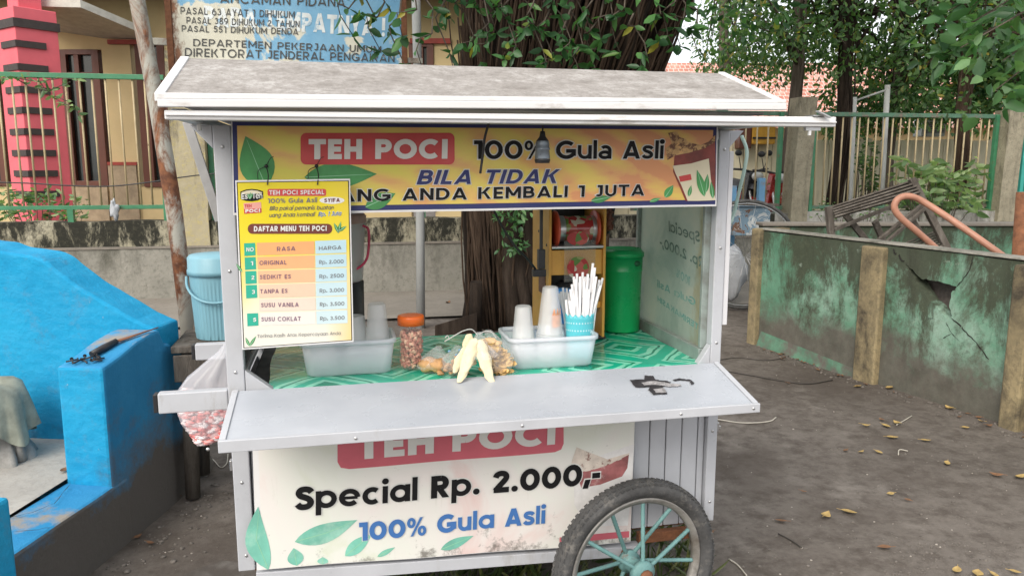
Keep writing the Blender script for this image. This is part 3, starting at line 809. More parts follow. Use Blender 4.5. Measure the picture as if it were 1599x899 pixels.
def concrete_post(label, px0, px1, ztop, off, mat, lean=0):
    s0, s1 = spx(px0, off), spx(px1, off)
    t = MB(); n = 10
    for i in range(n):
        z0, z1 = .5+(ztop-.5)*i/n, .5+(ztop-.5)*(i+1)/n
        def ring(z): 
            k = .012*mnoise.noise(Vector((s0, z*3, 1))); l_ = lean*(z-.9)
            return [WP(s0+k+l_, off-.02, z), WP(s1+k+l_, off-.02, z), WP(s1+k+l_, off+.24, z), WP(s0+k+l_, off+.24, z)]
        t.hexa(ring(z0), ring(z1))
    o = t.build('concrete_post', M[mat], at=WP((s0+s1)/2, off, .5)); return tag(o, label, 'post')
concrete_post('concrete fence post with flaking yellow paint left of the cart', 272, 324, 2.75, .05, 'post_pale')

# right hand fence and posts
sR0, sR1 = spx(1150,.18), spx(1228,.18)
zbR, ztR = zf(1400, 322), zf(1400, 180)
eb = thing('boundary_wall', 'white streaked boundary wall under the right hand fence', 'wall', WP(sE+1, 0, 0))
m = MB(); wall_run(sE, sE+7, .04, .32, -.1, .90, m, 50, .02, .02, 4); m.build('wall_face', M['wall_white'], eb)
fence_panel('short fence section with cream bars left of the grey concrete post', spx(985,.18), spx(1222,.18), zbR, ztR, 13, rail='green_worn', posts=())
q = fence_panel('long fence section with cream bars between two concrete posts', spx(1264,.18), spx(1552,.18), zbR, ztR, 23, rail='green_worn')
for px_ in (1214, 1265, 1546):
    m = MB(); s_ = spx(px_, .15); m.bar(WP(s_, .15, .86), WP(s_, .15, ztR+.02), .06, .05, up=(1,0,0)); m.build('side_post', M['green'], q, bev=.004)
concrete_post('grey concrete fence post with white lichen right of the cart', 1236, 1262, 2.37, .0, 'post_conc', .03)
concrete_post('pale concrete fence post beside the turquoise fence', 1561, 1586, 2.25, .0, 'post_conc', .02)
fence_panel('turquoise fence at the right edge', spx(1590,.18), spx(1760,.18), zf(1600,322), zf(1600,185), 11, rail='teal_fence', barm='teal_fence', posts=(spx(1592,.18), spx(1755,.18)))

# ------------------------------------------------------------------ yard beyond the right hand fence
M['plank_wall'] = simple('cream_plank_wall', (.74,.68,.50), .85, 0, .12, 3, (1,1,.2), dirt=(.30,.26,.18), dirt_lo=.55, dirt_hi=.8, dirt_scale=4, dstretch=(1,1,.2))
yg = MB().add([WP(sE-3,.33,.42), WP(sE+12,.33,.42), WP(sE+30,24,.42), WP(sE-3,24,.42)], [(0,1,2,3)]).build('yard_ground', M['ground']); tag(yg, None, None, kind='structure')
t = thing('plank_wall', 'tall cream plank wall standing behind the right hand fence', 'wall', RD(4.5, 13.6, 0))
m = MB(); r0 = rz_at(940, 200, 13.6)[0]; r1 = rz_at(1700, 200, 13.6)[0]; zz = rz_at(1200, 218, 13.6)[1]
n = 34
for i in range(n):
    a_ = r0+(r1-r0)*i/n; b_ = r0+(r1-r0)*(i+1)/n - .012; j = random.uniform(-.02, .02)
    m.hexa([RD(a_,13.6+j*.3,-.1), RD(b_,13.6+j*.3,-.1), RD(b_,13.63+j*.3,-.1), RD(a_,13.63+j*.3,-.1)], [RD(a_,13.6+j*.3,zz+j), RD(b_,13.6+j*.3,zz+j), RD(b_,13.63+j*.3,zz+j), RD(a_,13.63+j*.3,zz+j)])
m.build('planks', M['plank_wall'], t)
m = MB(); m.hexa([RD(r0,13.66,-.1), RD(r1,13.66,-.1), RD(r1,13.72,-.1), RD(r0,13.72,-.1)], [RD(r0,13.66,zz-.05), RD(r1,13.66,zz-.05), RD(r1,13.72,zz-.05), RD(r0,13.72,zz-.05)]); m.build('backing', M['plank_wall'], t)

def tile_mat():
    t = NT('red_roof_tiles')
    v = t.n.new('ShaderNodeTexBrick'); v.inputs['Scale'].default_value = 1.0
    v.inputs['Brick Width'].default_value = .17; v.inputs['Row Height'].default_value = .19; v.inputs['Mortar Size'].default_value = .02; v.inputs['Mortar Smooth'].default_value = .6
    v.inputs['Color1'].default_value = (.46,.19,.14,1); v.inputs['Color2'].default_value = (.36,.14,.10,1); v.inputs['Mortar'].default_value = (.60,.47,.42,1)
    t.L(t.map((1,1,1), (0,0,YAW)), v.inputs['Vector'])
    n = t.noise(2.5, 6)
    t.base(t.mix(t.ramp(n, [(.5, 0.), (.75, .6)]), v.outputs['Color'], (.6,.42,.34,1))).set(rough=.85)
    t.bump(v.outputs['Fac'], .5, .03)
    return t.m
M['tiles'] = tile_mat()
fh = thing('far_house', 'far house with a pitched red tiled roof between the trees', 'house', RD(10, 24, 0))
r0 = rz_at(1085, 150, 24)[0]; r1 = rz_at(1600, 150, 24)[0]
ze = rz_at(1250, 198, 24)[1]; zr = rz_at(1250, 103, 27)[1]
m = MB(); m.hexa([RD(r0, 24.3, 0), RD(r1, 24.3, 0), RD(r1, 29.5, 0), RD(r0, 29.5, 0)], [RD(r0, 24.3, ze), RD(r1, 24.3, ze), RD(r1, 29.5, ze), RD(r0, 29.5, ze)]); m.build('wall', M['cream'], fh)
m = MB(); m.hexa([RD(r0-.4, 23.7, ze-.05), RD(r1, 23.7, ze-.05), RD(r1, 27, zr), RD(r0-.4, 27, zr)], [RD(r0-.4, 23.7, ze+.05), RD(r1, 23.7, ze+.05), RD(r1, 27, zr+.1), RD(r0-.4, 27, zr+.1)])
m.hexa([RD(r0-.4, 27, zr), RD(r1, 27, zr), RD(r1, 30.2, ze-.05), RD(r0-.4, 30.2, ze-.05)], [RD(r0-.4, 27, zr+.1), RD(r1, 27, zr+.1), RD(r1, 30.2, ze+.05), RD(r0-.4, 30.2, ze+.05)])
m.build('roof', M['tiles'], fh)

# yellow water tank box and air conditioner on the plank wall
M['yellow_box'] = simple('orange_yellow_paint', (.62,.33,.04), .6)
t = thing('wall_cabinet', 'orange yellow cabinet with dark left door on top of the plank wall', 'cabinet', RD(4.4, 13.4, zz))
b = RDbox(); b.px(1176, 1212, 188, 225, 13.3, .35); b.mb.build('body', M['yellow_box'], t, bev=.01)
b = RDbox(); b.px(1156, 1175, 190, 232, 13.32, .3); b.mb.build('door', M['frame_brown'], t, bev=.01)
b = RDbox(); b.px(1176, 1212, 214, 217, 13.28, .04); b.mb.build('strap', M['black'], t)
t = thing('air_conditioner', 'grey white air conditioner box fixed to the plank wall', 'air conditioner', RD(7, 13.4, 2))
M['ac'] = simple('grey_white_casing', (.45,.47,.46), .5)
b = RDbox(); b.px(1441, 1478, 186, 213, 13.25, .3); b.mb.build('casing', M['ac'], t, bev=.015)
b = RDbox()
for k in range(6): b.px(1444, 1475, 206-k*1.2-k*1.6, 207.2-k*2.8, 13.235, .02)
b.mb.build('grille', M['rubber_dark'], t)

# ------------------------------------------------------------------ the big fig tree behind the cart
def fig_tree():
    D = 7.5
    c = atD(838, 400, D); c[2] = 0
    t = thing('fig_tree', 'huge fig tree with a bundled dark trunk and hanging roots behind the cart', 'tree', c)
    rr = random.Random(3)
    tr = MB()
    def strand(a, r0, spread, h, rb, rt_, n=12, sway=.06):
        pts, rad = [], []
        ph = rr.uniform(0, 6)
        for i in range(n+1):
            k = i/n; z = -.1 + h*k
            r_ = r0 + (spread-r0)*max(0, (k*h-1.2)/(h-1.2))**1.15 + .10*max(0, .6-z)
            a_ = a + .25*math.sin(k*3+ph)
            p = c + _rt*(r_*math.cos(a_) + sway*math.sin(k*7+ph) + .42*max(0, (z-1.3)/1.6)*.9) + _fh*(r_*math.sin(a_)*.8)
            p[2] = z; pts.append(p); rad.append((rb + (rt_-rb)*k)*(1+.18*math.sin(k*9+ph*2)))
        tr.tube(pts, rad, 9)
    strand(0, .02, .1, 5.5, .42, .5); 
    for i in range(13):
        a = 2*math.pi*i/13 + rr.uniform(-.2,.2)
        strand(a, rr.uniform(.34,.5), rr.uniform(.75,1.25), rr.uniform(4.6, 6), rr.uniform(.11,.2), rr.uniform(.12,.24))
    for i in range(16):
        a = rr.uniform(math.pi*.95, math.pi*2.05)
        strand(a, rr.uniform(.5,.62), rr.uniform(.9,1.35), rr.uniform(3.6, 5.2), rr.uniform(.035,.075), rr.uniform(.05,.1), 16, .05)
    tr.build('trunk', M['bark'], t)
    ro = MB()
    for i in range(330):
        a = rr.uniform(math.pi*.9, math.pi*2.1); z1 = rr.uniform(1.4, 4.6); z0 = rr.choice([0, 0, rr.uniform(.1, 1.6), rr.uniform(1.2, 2.4)])
        if z0 >= z1: z0 = 0
        pts = []
        b = rr.uniform(.55, .72); x_ = rr.uniform(-.03, .03)
        for k in range(9):
            z = z0 + (z1-z0)*k/8; f = max(0, (z-1.2)/3.6)
            r_ = b + .65*f
            p = c + _rt*(r_*math.cos(a) + .42*max(0, (z-1.3)/1.6)*.9 + .03*math.sin(k*1.3+i) + rr.uniform(-.022,.022)) + _fh*(r_*math.sin(a)*.8 + rr.uniform(-.01,.01)); p[2] = z; pts.append(p)
        r_ = rr.uniform(.004, .014)
        ro.tube(pts, [r_*.7]+[r_]*8, 5)
    # reddish root curtain on the left front of the trunk
    for i in range(70):
        x0 = rr.uniform(-.62, -.34); z1 = rr.uniform(1.5, 3.0); z0 = rr.uniform(.35, .9) if rr.random() < .8 else 0
        pts = []
        for k in range(8):
            z = z0+(z1-z0)*k/7
            p = c + _rt*(x0*(1+.16*(z-1)) + .012*math.sin(k*1.7+i) + rr.uniform(-.01,.01)) + _fh*(-.42-.12*math.cos((x0+.48)*8)); p[2] = z; pts.append(p)
        ro.tube(pts, rr.uniform(.004,.011), 5)
    ro.build('aerial_roots', M['roots'], t)
    # boughs
    bo = MB()
    tips = []
    def bough(p0, p1, r0, r1, sag=.0, n=9):
        p0 = np.array(p0, float); p1 = np.array(p1, float); pts = []
        ph = rr.uniform(0, 6)
        for k in range(n+1):
            q = p0 + (p1-p0)*k/n; q = q + np.array([.07*math.sin(k*1.3+ph), .07*math.cos(k*1.1+ph), sag*math.sin(math.pi*k/n)+.05*math.sin(k*2+ph)]); pts.append(q)
        bo.tube(pts, [r0+(r1-r0)*k/n for k in range(n+1)], 7); return pts
    top = c + _rt*.6; top[2] = 4.0
    cents = []
    ends = [(-2.6,-1.6,4.2),(-1.8,-2.4,3.7),(-3.2,.6,4.8),(1.9,-2.2,4.1),(3.3,-1.6,3.9),(4.6,-.6,4.1),(3.8,1.6,4.6),(.6,-2.6,4.5),(2.6,.4,3.6),(0,.5,6.5),(-1.5,1.5,6),(2,1.2,6.2)]
    for e_ in ends:
        p1 = c + _rt*e_[0] + _fh*e_[1]; p1[2] = e_[2]
        for q in bough(top + _rt*rr.uniform(-.5,.5), p1, .11, .03, .35)[4:]: cents.append(q)
        for k in range(4):
            q = p1 + _rt*rr.uniform(-.8,.8) + _fh*rr.uniform(-.7,.7) + np.array([0,0,rr.uniform(-.5,.45)])
            bough(p1, q, .022, .006, .05, 5); cents.append(q)
    # hanging leafy twigs seen in front of the trunk and the sign
    twigs = []
    for px_, py_, d_, len_ in [(560,-30,5.6,.28),(585,-30,5.7,.42),(610,-30,5.6,.62),(640,-40,5.6,.38),(662,-30,5.5,.6),(690,-30,5.8,.72),(722,-30,5.9,.5),(742,-40,6,.6),(770,-20,6.2,.3),(800,-30,6.1,.5),(828,-20,6.1,.62),(852,10,6.2,.45),(880,20,6.2,.5),(905,-40,6.2,.35),(948,-30,6.2,.4),(990,20,6.2,.42),(1012,-30,6.2,.4),(1045,-40,6.2,.5),(760,-40,5.9,.55),(788,-30,6.0,.62),(815,-40,6.1,.45),(868,-30,6.1,.55),(895,-30,6.2,.62),(925,-30,6.2,.55),(968,-30,6.2,.5),(930,10,6.3,.5),(1060,-20,6.4,.4),(1075,10,6.5,.35),(700,-40,6.0,.3),(545,-30,5.6,.30)]:
        p0 = atD(px_, py_, d_); p1 = p0 + _rt*rr.uniform(-.08,.12) + np.array([0,0,-len_])
        pp_ = bough(p0 + np.array([0,0,1.1]) + _rt*.2, p0, .014, .008, .0, 4); pts = bough(p0, p1, .008, .003, .0, 6)
        twigs.append(pts)
    # a straggly shoot on the lower trunk
    low = []
    for i in range(26):
        q = c + _rt*rr.uniform(-.36, -.14) + _fh*(-.68) ; q[2] = rr.uniform(.75, 1.42); low.append(q)
    bo.build('bough', M['bark_grey'], t)
    P, Dd = clump_points([q for q in cents for _ in range(1)], 75, .48, .35)
    n = len(P)
    leaf_mesh('crown', P, Dd, rng.uniform(.09,.15,n), rng.uniform(.022,.036,n), M['leaf'], t)
    P, Dd = [], []
    for pts in twigs:
        for k, q in enumerate(pts):
            for j in range(rr.choice([1,2,3]) if k < len(pts)-1 else 4):
                P.append(q); v = np.array([rr.gauss(0,1), rr.gauss(0,1), -.55+rr.gauss(0,.5)]); Dd.append(v)
    n = len(P)
    leaf_mesh('twig_leaves', np.array(P), np.array(Dd), rng.uniform(.06,.155,n), rng.uniform(.017,.036,n), M['leaf'], t)
    P, Dd = clump_points(low, 7, .06, .2); n = len(P)
    leaf_mesh('shoot_leaves', P, Dd, rng.uniform(.05,.09,n), rng.uniform(.012,.02,n), M['leaf_big'], t)
    m = MB()
    m.tube([atD(742, 520, 6.9)*np.array([1,1,0]), atD(744, 440, 6.85)], [.065,.055], 9); m.build('cut_stump', M['bark'], t)
fig_tree()

def yard_tree(label, px_, d, h, r, crown, n_cl, per, rad, mat='leaf_far', seed=1, lsz=(.07,.12), lean=0, bark='bark_grey', vines=0):
    rr = random.Random(seed)
    c = atD(px_, 300, d); c[2] = 0
    t = thing('yard_tree', label, 'tree', c)
    m = MB(); pts = []
    for k in range(10):
        z = h*k/9; p = c + _rt*(lean*k/9 + .05*math.sin(k*1.2+seed)) + _fh*.05*math.cos(k+seed); p[2] = z; pts.append(p)
    m.tube(pts, [r*(1.25-.75*k/9) for k in range(10)], 9)
    for i in range(vines):
        o_ = rr.uniform(-1, 1); q = []
        for k in range(10):
            z = h*k/9; p = c + _rt*(lean*k/9 + .05*math.sin(k*1.2+seed) + r*1.15*math.sin(o_*2+k*.35)) - _fh*r*1.1; p[2] = z; q.append(p)
        m.tube(q, .012, 5)
    cents = []
    for i in range(n_cl):
        (r0, r1), (d0, d1), (z0, z1) = crown
        q = RD(rr.uniform(r0, r1), rr.uniform(d0, d1), rr.uniform(z0, z1)); cents.append(q)
        if i % 3 == 0:
            s_ = pts[rr.randint(5, 9)]
            m.tube([s_, (s_+q)/2 + np.array([0,0,.15]), q], [.035, .018, .006], 5)
    m.build('trunk', M[bark], t)
    P, Dd = clump_points(cents, per, rad, .45); n = len(P)
    leaf_mesh('crown', P, Dd, rng.uniform(lsz[0],lsz[1],n), rng.uniform(lsz[0]*.25,lsz[1]*.28,n), M[mat], t)
    return t
def span(x0, x1, y0, y1, d0, d1):
    dm = (d0+d1)/2
    return ((rz_at(x0,100,dm)[0], rz_at(x1,100,dm)[0]), (d0, d1), (rz_at(800,y1,dm)[1], rz_at(800,y0,dm)[1]))
yard_tree('slim dark tree rising behind the grey concrete post', 1232, 11.2, 5.2, .10, span(1140,1330,-160,105,10.4,12.6), 62, 60, .42, seed=2, vines=4)
yard_tree('dark tree trunk hung with roots right of the grey concrete post', 1306, 11.0, 5.2, .105, span(1180,1480,-160,115,10.4,13), 92, 60, .45, seed=4, vines=9, bark='bark')
yard_tree('orange barked tree behind the large leaved bush', 1492, 11.4, 5.2, .085, span(1380,1690,-160,185,10.6,13), 140, 60, .45, seed=6, vines=6, bark='roots')
yard_tree('dense dark tree in front of the tiled roof', 1385, 12.4, 5.0, .10, span(1290,1480,60,200,11.8,13.1), 60, 55, .36, seed=8)
yard_tree('feathery light tree beside the open sky', 1120, 15, 6.0, .12, span(1100,1235,-120,125,13.8,17), 84, 44, .5, seed=9, lsz=(.06,.10))
yard_tree('dark rounded tree at the far right', 1570, 12.6, 6.0, .12, span(1470,1760,-160,170,12,14.5), 120, 70, .5, 'leaf', seed=11, lsz=(.10,.17))
# nearer broad-leaved branch reaching in from the right
def near_branch():
    rr = random.Random(5)
    c = RD(7.6, 6.4, 0)
    t = thing('broad_leaved_tree', 'broad leaved tree whose branches hang in from the right edge', 'tree', c)
    m = MB(); pts = [c + np.array([.04*math.sin(k), .04*math.cos(k), 4.6*k/8]) for k in range(9)]
    m.tube(pts, [.16-.07*k/8 for k in range(9)], 9); m.build('trunk', M['bark_grey'], t)
    b = MB(); P, Dd = [], []
    tips = [(1452,-10),(1480,18),(1500,-40),(1465,62),(1530,70),(1545,20),(1575,55),(1585,110),(1556,140),(1590,20),(1610,75),(1615,150),(1510,40),(1500,75),(1566,95),(1640,40),(1630,120),(1585,-20),(1540,-30),(1440,-40),(1475,85)]
    for x, y in tips:
        q = atD(x, y, rr.uniform(5.2, 6.4)); s_ = pts[7] + np.array([0,0,rr.uniform(-.6,.3)])
        mid = (s_+q)/2 + np.array([0,0,.35])
        b.tube([s_, mid, q*.75+mid*.25 + np.array([0,0,.06]), q], [.03,.014,.007,.004], 5)
        for j in range(13):
            P.append(q + np.array([rr.gauss(0,.07), rr.gauss(0,.07), rr.gauss(0,.07)])); Dd.append(np.array([rr.gauss(0,1), rr.gauss(0,1), rr.gauss(-.2,.6)]))
        for j in range(5):
            k = rr.uniform(.55,.95); z = mid*(1-k)+q*k
            P.append(z); Dd.append(np.array([rr.gauss(0,1), rr.gauss(0,1), rr.gauss(-.3,.5)]))
    b.build('branch', M['bark_grey'], t)
    n = len(P); leaf_mesh('leaves', np.array(P), np.array(Dd), rng.uniform(.11,.19,n), rng.uniform(.03,.05,n), M['leaf_big'], t)
near_branch()

def bush(label, px0, px1, y0, y1, d, n, lsz, mat, seed, cat='bush', name='bush'):
    rr = random.Random(seed)
    c = atD((px0+px1)/2, 300, d); c[2] = .0
    t = thing(name, label, cat, c)
    m = MB(); P, Dd = [], []
    for i in range(n):
        x = px0 + (px1-px0)*rr.random(); y = y0 + (y1-y0)*rr.random()**.8
        q = atD(x, y, d + rr.uniform(-.35,.35))
        m.tube([c + _rt*rr.uniform(-.1,.1), (c+q)/2 + _rt*rr.uniform(-.1,.1), q], [.012,.008,.003], 5)
        for j in range(9):
            P.append(q + np.array([rr.gauss(0,.05) for _ in range(3)])); a = rr.uniform(0, 6.28); Dd.append(np.array([math.cos(a), math.sin(a), rr.gauss(-.15,.35)]))
    m.build('stems', M['bark_grey'], t)
    k = len(P); leaf_mesh('leaves', np.array(P), np.array(Dd), rng.uniform(lsz*.7,lsz*1.2,k), rng.uniform(lsz*.17,lsz*.26,k), M[mat], t)
bush('pale green large leaved bush behind the long fence section', 1412, 1530, 250, 325, 10.6, 46, .19, 'leaf_pale', 1)
bush('dark ivy like shrub on the left of the grey pipes', 1338, 1368, 215, 320, 11.6, 34, .09, 'leaf_far', 2)
bush('low green weeds growing along the foot of the fence', 1262, 1400, 322, 342, 10.4, 45, .05, 'leaf_bush', 3, 'plant', 'shrub')
bush('small green shrub beside the red motorbike', 1192, 1220, 285, 330, 11.2, 22, .08, 'leaf_bush', 4)
bush('low plants at the foot of the pink pillar', -10, 130, 300, 345, 9.6, 26, .11, 'leaf_bush', 6)

# ivy straggling over the fence rail by the pink pillar
def vine():
    rr = random.Random(9)
    t = thing('vine', 'thin leafy vine straggling over the green fence rail', 'vine', WP(spx(20,.15),.15,2.5))
    m = MB(); P, Dd = [], []
    for (pts) in [[(-10,122),(25,122),(60,128),(95,122),(120,124)], [(20,120),(45,135),(75,142),(110,128)], [(60,125),(78,150),(100,162),(118,168),(125,186)], [(85,150),(105,158)]]:
        q = [atPlane(x, y, WP(0,.13,0), (wn[0],wn[1],0)) for x, y in pts]; m.tube(q, .005, 5)
        for k in range(len(q)-1):
            for j in range(5):
                P.append(q[k] + (q[k+1]-q[k])*rr.random()); Dd.append(np.array([rr.gauss(0,1), rr.gauss(-.3,.6), rr.gauss(-.1,.5)]))
    m.build('stem', M['bark_grey'], t)
    n = len(P); leaf_mesh('leaves', np.array(P), np.array(Dd), rng.uniform(.06,.11,n), rng.uniform(.015,.026,n), M['leaf_bush'], t)
vine()

# ------------------------------------------------------------------ rusted notice board and its poles
M['rusty_pole'] = None
def rusty(name, paint, lo, hi, seed):
    t = NT(name)
    n = t.noise(4, 8, .7)
    col = t.ramp(n, [(.3, tuple(np.array(paint)*.8)+(1,)), (.7, tuple(paint)+(1,))])
    r_ = t.noise(3.0, 9, .75, (1,1,.6), .5, loc=(seed, 2, 1))
    k = t.ramp(r_, [(lo, 0.), (hi, 1.)])
    rc = t.ramp(t.noise(22, 6), [(.3, (.07,.025,.014,1)), (.7, (.24,.095,.04,1))])
    t.base(t.mix(k, col, rc)).set(rough=.85).bump(r_, .4, .01)
    return t.m
M['rusty_pole'] = rusty('peeling_rusty_pole', (.40,.39,.34), .46, .56, 3)
M['grey_pole'] = rusty('galvanised_pole', (.38,.39,.38), .64, .74, 5)
def pole(label, pts, r, mat, extra=None):
    b = np.array(pts[0]); o = MB().tube(pts, r, 14).build('pole', mat, at=b); return tag(o, label, 'pole')
pb = atZ(303, 575); dd = pb @ _fh
pole('leaning rusty steel pole with peeling pale paint', [pb + np.array([0,0,-.05])] + [atD(x, y, dd) for x, y in ((272,330),(246,170),(214,0),(196,-90))], [.058,.057,.055,.052,.05], M['rusty_pole'])
pb = atZ(657, 508); dd2 = pb @ _fh
pole('pale grey steel pole standing upright behind the snack bags', [pb + np.array([0,0,-.05])] + [atD(x, y, dd2) for x, y in ((656,330),(652,100),(648,-60))], [.042,.041,.04,.04], M['grey_pole'])

def sign_mat():
    t = NT('rusted_painted_tin')
    cream = t.ramp(t.noise(5, 8, .7), [(.3, (.52,.50,.40,1)), (.7, (.66,.65,.55,1))])
    gx = t.sep('x', .15, .95); gzz = t.sep('z', .30, .62)
    f = t.math('ADD', t.math('MULTIPLY', gx, .30), t.math('ADD', t.math('MULTIPLY', gzz, .42), t.math('MULTIPLY', t.noise(3.0, 9, .6, (1,1,.8), .3), .9)))
    col = t.mix(t.ramp(f, [(.70, 0.), (.725, 1.)]), cream, t.ramp(t.noise(4, 6), [(.3, (.13,.33,.52,1)), (.7, (.22,.43,.60,1))]))
    r_ = t.noise(6, 10, .75, (1,1,.5), loc=(8,1,3))
    edge = t.sep('x', .16, .0)
    k = t.ramp(t.math('ADD', r_, t.math('MULTIPLY', edge, .26)), [(.66, 0.), (.76, 1.)])
    col = t.mix(k, col, t.ramp(t.noise(20, 6), [(.3, (.09,.035,.02,1)), (.7, (.26,.12,.06,1))]))
    t.base(col).set(rough=.7).bump(t.noise(12, 6), .15, .01)
    return t.m
SY = 6.25
sTL = atY(262, -70, SY); sBR = atY(628, 118, SY)
sg = thing('notice_board', 'old rusted tin notice board with stencilled lettering and peeling blue paint', 'sign', (sTL[0], SY, sBR[2]))
m = MB(); m.box(sTL[0], sBR[0], SY, SY+.012, sBR[2], sTL[2]); m.build('board', sign_mat(), sg)
m = MB(); m.box(sTL[0]-.045, sTL[0]-.001, SY-.012, SY+.035, sBR[2]-.25, sTL[2]+.1); m.build('frame_post', M['rust'], sg, bev=.004)
m = MB(); m.box(sBR[0]+.001, sBR[0]+.045, SY-.012, SY+.035, sBR[2]-.25, sTL[2]+.1); m.build('frame_post', M['rust'], sg, bev=.004)
m = MB(); a_ = atY(238, 64, SY+.02); m.box(a_[0]-.05, sTL[0]-.046, SY+.005, SY+.03, a_[2]-.03, a_[2]+.02); m.build('cross_bar', M['rusty_pole'], sg, bev=.003)
m = MB(); a_ = atY(640, 95, SY+.02); m.box(sBR[0]+.046, a_[0]+.1, SY+.005, SY+.03, a_[2]-.02, a_[2]+.02); m.build('cross_bar', M['rusty_pole'], sg, bev=.003)
M['stencil'] = simple('stencil_black', (.06,.06,.058), .7, dirt=(.35,.34,.28), dirt_lo=.57, dirt_hi=.66, dirt_scale=26)
M['white_paint'] = simple('faded_white_paint', (.66,.70,.70), .7, dirt=(.30,.46,.58), dirt_lo=.55, dirt_hi=.62, dirt_scale=12)
def sgn(body, x0, yb0, x1, yb1, yt0, mat='stencil', w=.15, lift=.0015, gap=.16):
    cv = lambda zx, zy: atY(220+zx/2.665, zy/2.665, SY)
    gtext(body, sg, M[mat], cv(x0, yb0), cv(x1, yb1), cv(x0, yt0), w, lift=lift, gap=gap, jit=.035)
sgn('PADA TEMPATNYA !', 262, 108, 1015, 152, 26, 'white_paint', .24, lift=.001, gap=.1)
sgn('BUANG SAMPAH', 262, -42, 900, -10, -120, 'white_paint', .24, lift=.001, gap=.1)
sgn('ANCAMAN PIDANA', 330, 14, 850, 30, -28, lift=.002)
sgn('PASAL 63 AYAT 1 DIHUKUM', 165, 60, 640, 78, 30, lift=.002)
sgn('PASAL 389 DIHUKUM 2 TAHUN', 190, 98, 660, 116, 70, lift=.002)
sgn('PASAL 551 DIHUKUM DENDA', 170, 133, 655, 146, 106, lift=.002)
sgn('DEPARTEMEN PEKERJAAN UMUM', 218, 192, 1000, 222, 162, lift=.002)
sgn('DIREKTORAT JENDERAL PENGAIRAN', 183, 235, 1055, 260, 200, lift=.002)

# ------------------------------------------------------------------ blue masonry bay on the left
P0 = np.array([-.975, 2.935, 0]); bd = np.array([.248, .761]); bd /= np.linalg.norm(bd)
BA = math.atan2(-bd[0], bd[1])
def bl_inv(p): q = np.array(p)[:2]-P0[:2]; return q @ np.array([bd[1], -bd[0]]), q @ bd
def BW(x, y, z): return np.array([P0[0]+bd[1]*x+bd[0]*y, P0[1]-bd[0]*x+bd[1]*y, z])
def at_by(px_, py_, y):                # pixel on the plane local y = const
    return atPlane(px_, py_, BW(0, y, 0), (bd[0], bd[1], 0))
bb = thing('masonry_bay', 'bright blue painted masonry bay with curved back wall and low ledge', 'wall', P0, BA)
YF = .62
top = []
for x, y in ((-60,380),(0,392),(58,402),(90,424),(117,445),(160,470),(195,491),(209,500)):
    p = at_by(x, y, YF); top.append((bl_inv(p)[0], p[2]))
top = [(top[0][0]-1.4, top[0][1]+.01), (top[0][0]-.7, top[0][1]+.02)] + top + [(-.02, top[-1][1]-.035)]
top = [tuple(q[:2]) for q in smooth([np.array([a, b_, 0]) for a, b_ in top[:-1]], 5)] + [top[-1]]
ft = []
for k in range(len(top)-1):
    for j in range(4):
        a = np.array(top[k]); b_ = np.array(top[k+1]); q = a+(b_-a)*j/4
        ft.append((q[0], q[1] + .004*mnoise.noise(Vector((q[0]*14, 2, 1)))))
ft.append(top[-1])
outl = [(ft[0][0], -.1), (-.02, -.1)] + ft[::-1]
m = MB(); m.prism([p for p in outl], YF, YF+.2, lambda u, v, w_: (u, w_, v))
m.build('back_wall', M['blue'], bb, local=True, bev=.012)
# side wall with sloping broken top
prof = [(.21,.235), (.30,.235), (.30,-.1), (.80,-.1), (.80,.66), (.73,.675), (.70,.72), (.655,.73), (.62,.80), (.56,.80), (.45,.785), (.33,.755), (.215,.735)]
m = MB(); m.prism(prof, -.19, 0, lambda u, v, w_: (w_, u, v), 0)
# worn side gets its own material on the outer face
o = m.build('side_wall', [M['blue'], M['blue_side'], M['blue_top']], bb, local=True)
for p in o.data.polygons:
    if p.normal.x > .9: p.material_index = 1
    elif p.normal.z > .5: p.material_index = 2
b_ = o.modifiers.new('bevel', 'BEVEL'); b_.width = .012; b_.segments = 2; b_.limit_method = 'ANGLE'
# ledge
m = MB(); 
def ledge_sec(y): j = .01*mnoise.noise(Vector((y*5, 1, 2))); return [(-.20+j,y,-.1), (.003+j*.2,y,-.1), (.003+j*.2,y,.255+j*.5), (-.20+j,y,.262+j*.5)]
ys = np.linspace(-1.9, .315, 40); v = [q for y in ys for q in ledge_sec(y)]; f = [(4*i+k, 4*i+(k+1)%4, 4*i+4+(k+1)%4, 4*i+4+k) for i in range(39) for k in range(4)] + [(3,2,1,0), (156,157,158,159)]
m.add(v, f); o = m.build('ledge', [M['blue_top'], M['blue_side']], bb, local=True)
for p in o.data.polygons:
    if p.normal.x > .8: p.material_index = 1
b_ = o.modifiers.new('bevel', 'BEVEL'); b_.width = .012; b_.segments = 2; b_.limit_method = 'ANGLE'
m = MB(); m.add([(-2.4,-1.9,.235), (-.195,-1.9,.235), (-.195,YF,.285), (-2.4,YF,.285)], [(0,1,2,3)])
M['bay_floor'] = concrete_floor('dusty_bay_floor', (.30,.28,.25,1), (.46,.44,.40,1), (.10,.09,.08,1), .56, .66)
m.build('floor_slab', M['bay_floor'], bb, local=True)
p_ = at_by(14, 760, -.62); xr = bl_inv(p_)[0]
m = MB(); m.box(xr-.25, xr, -.85, -.62, .2, .6); m.build('front_pier', M['blue'], bb, local=True, bev=.012)
M['crack'] = simple('dark_crack', (.02,.018,.015), .95)
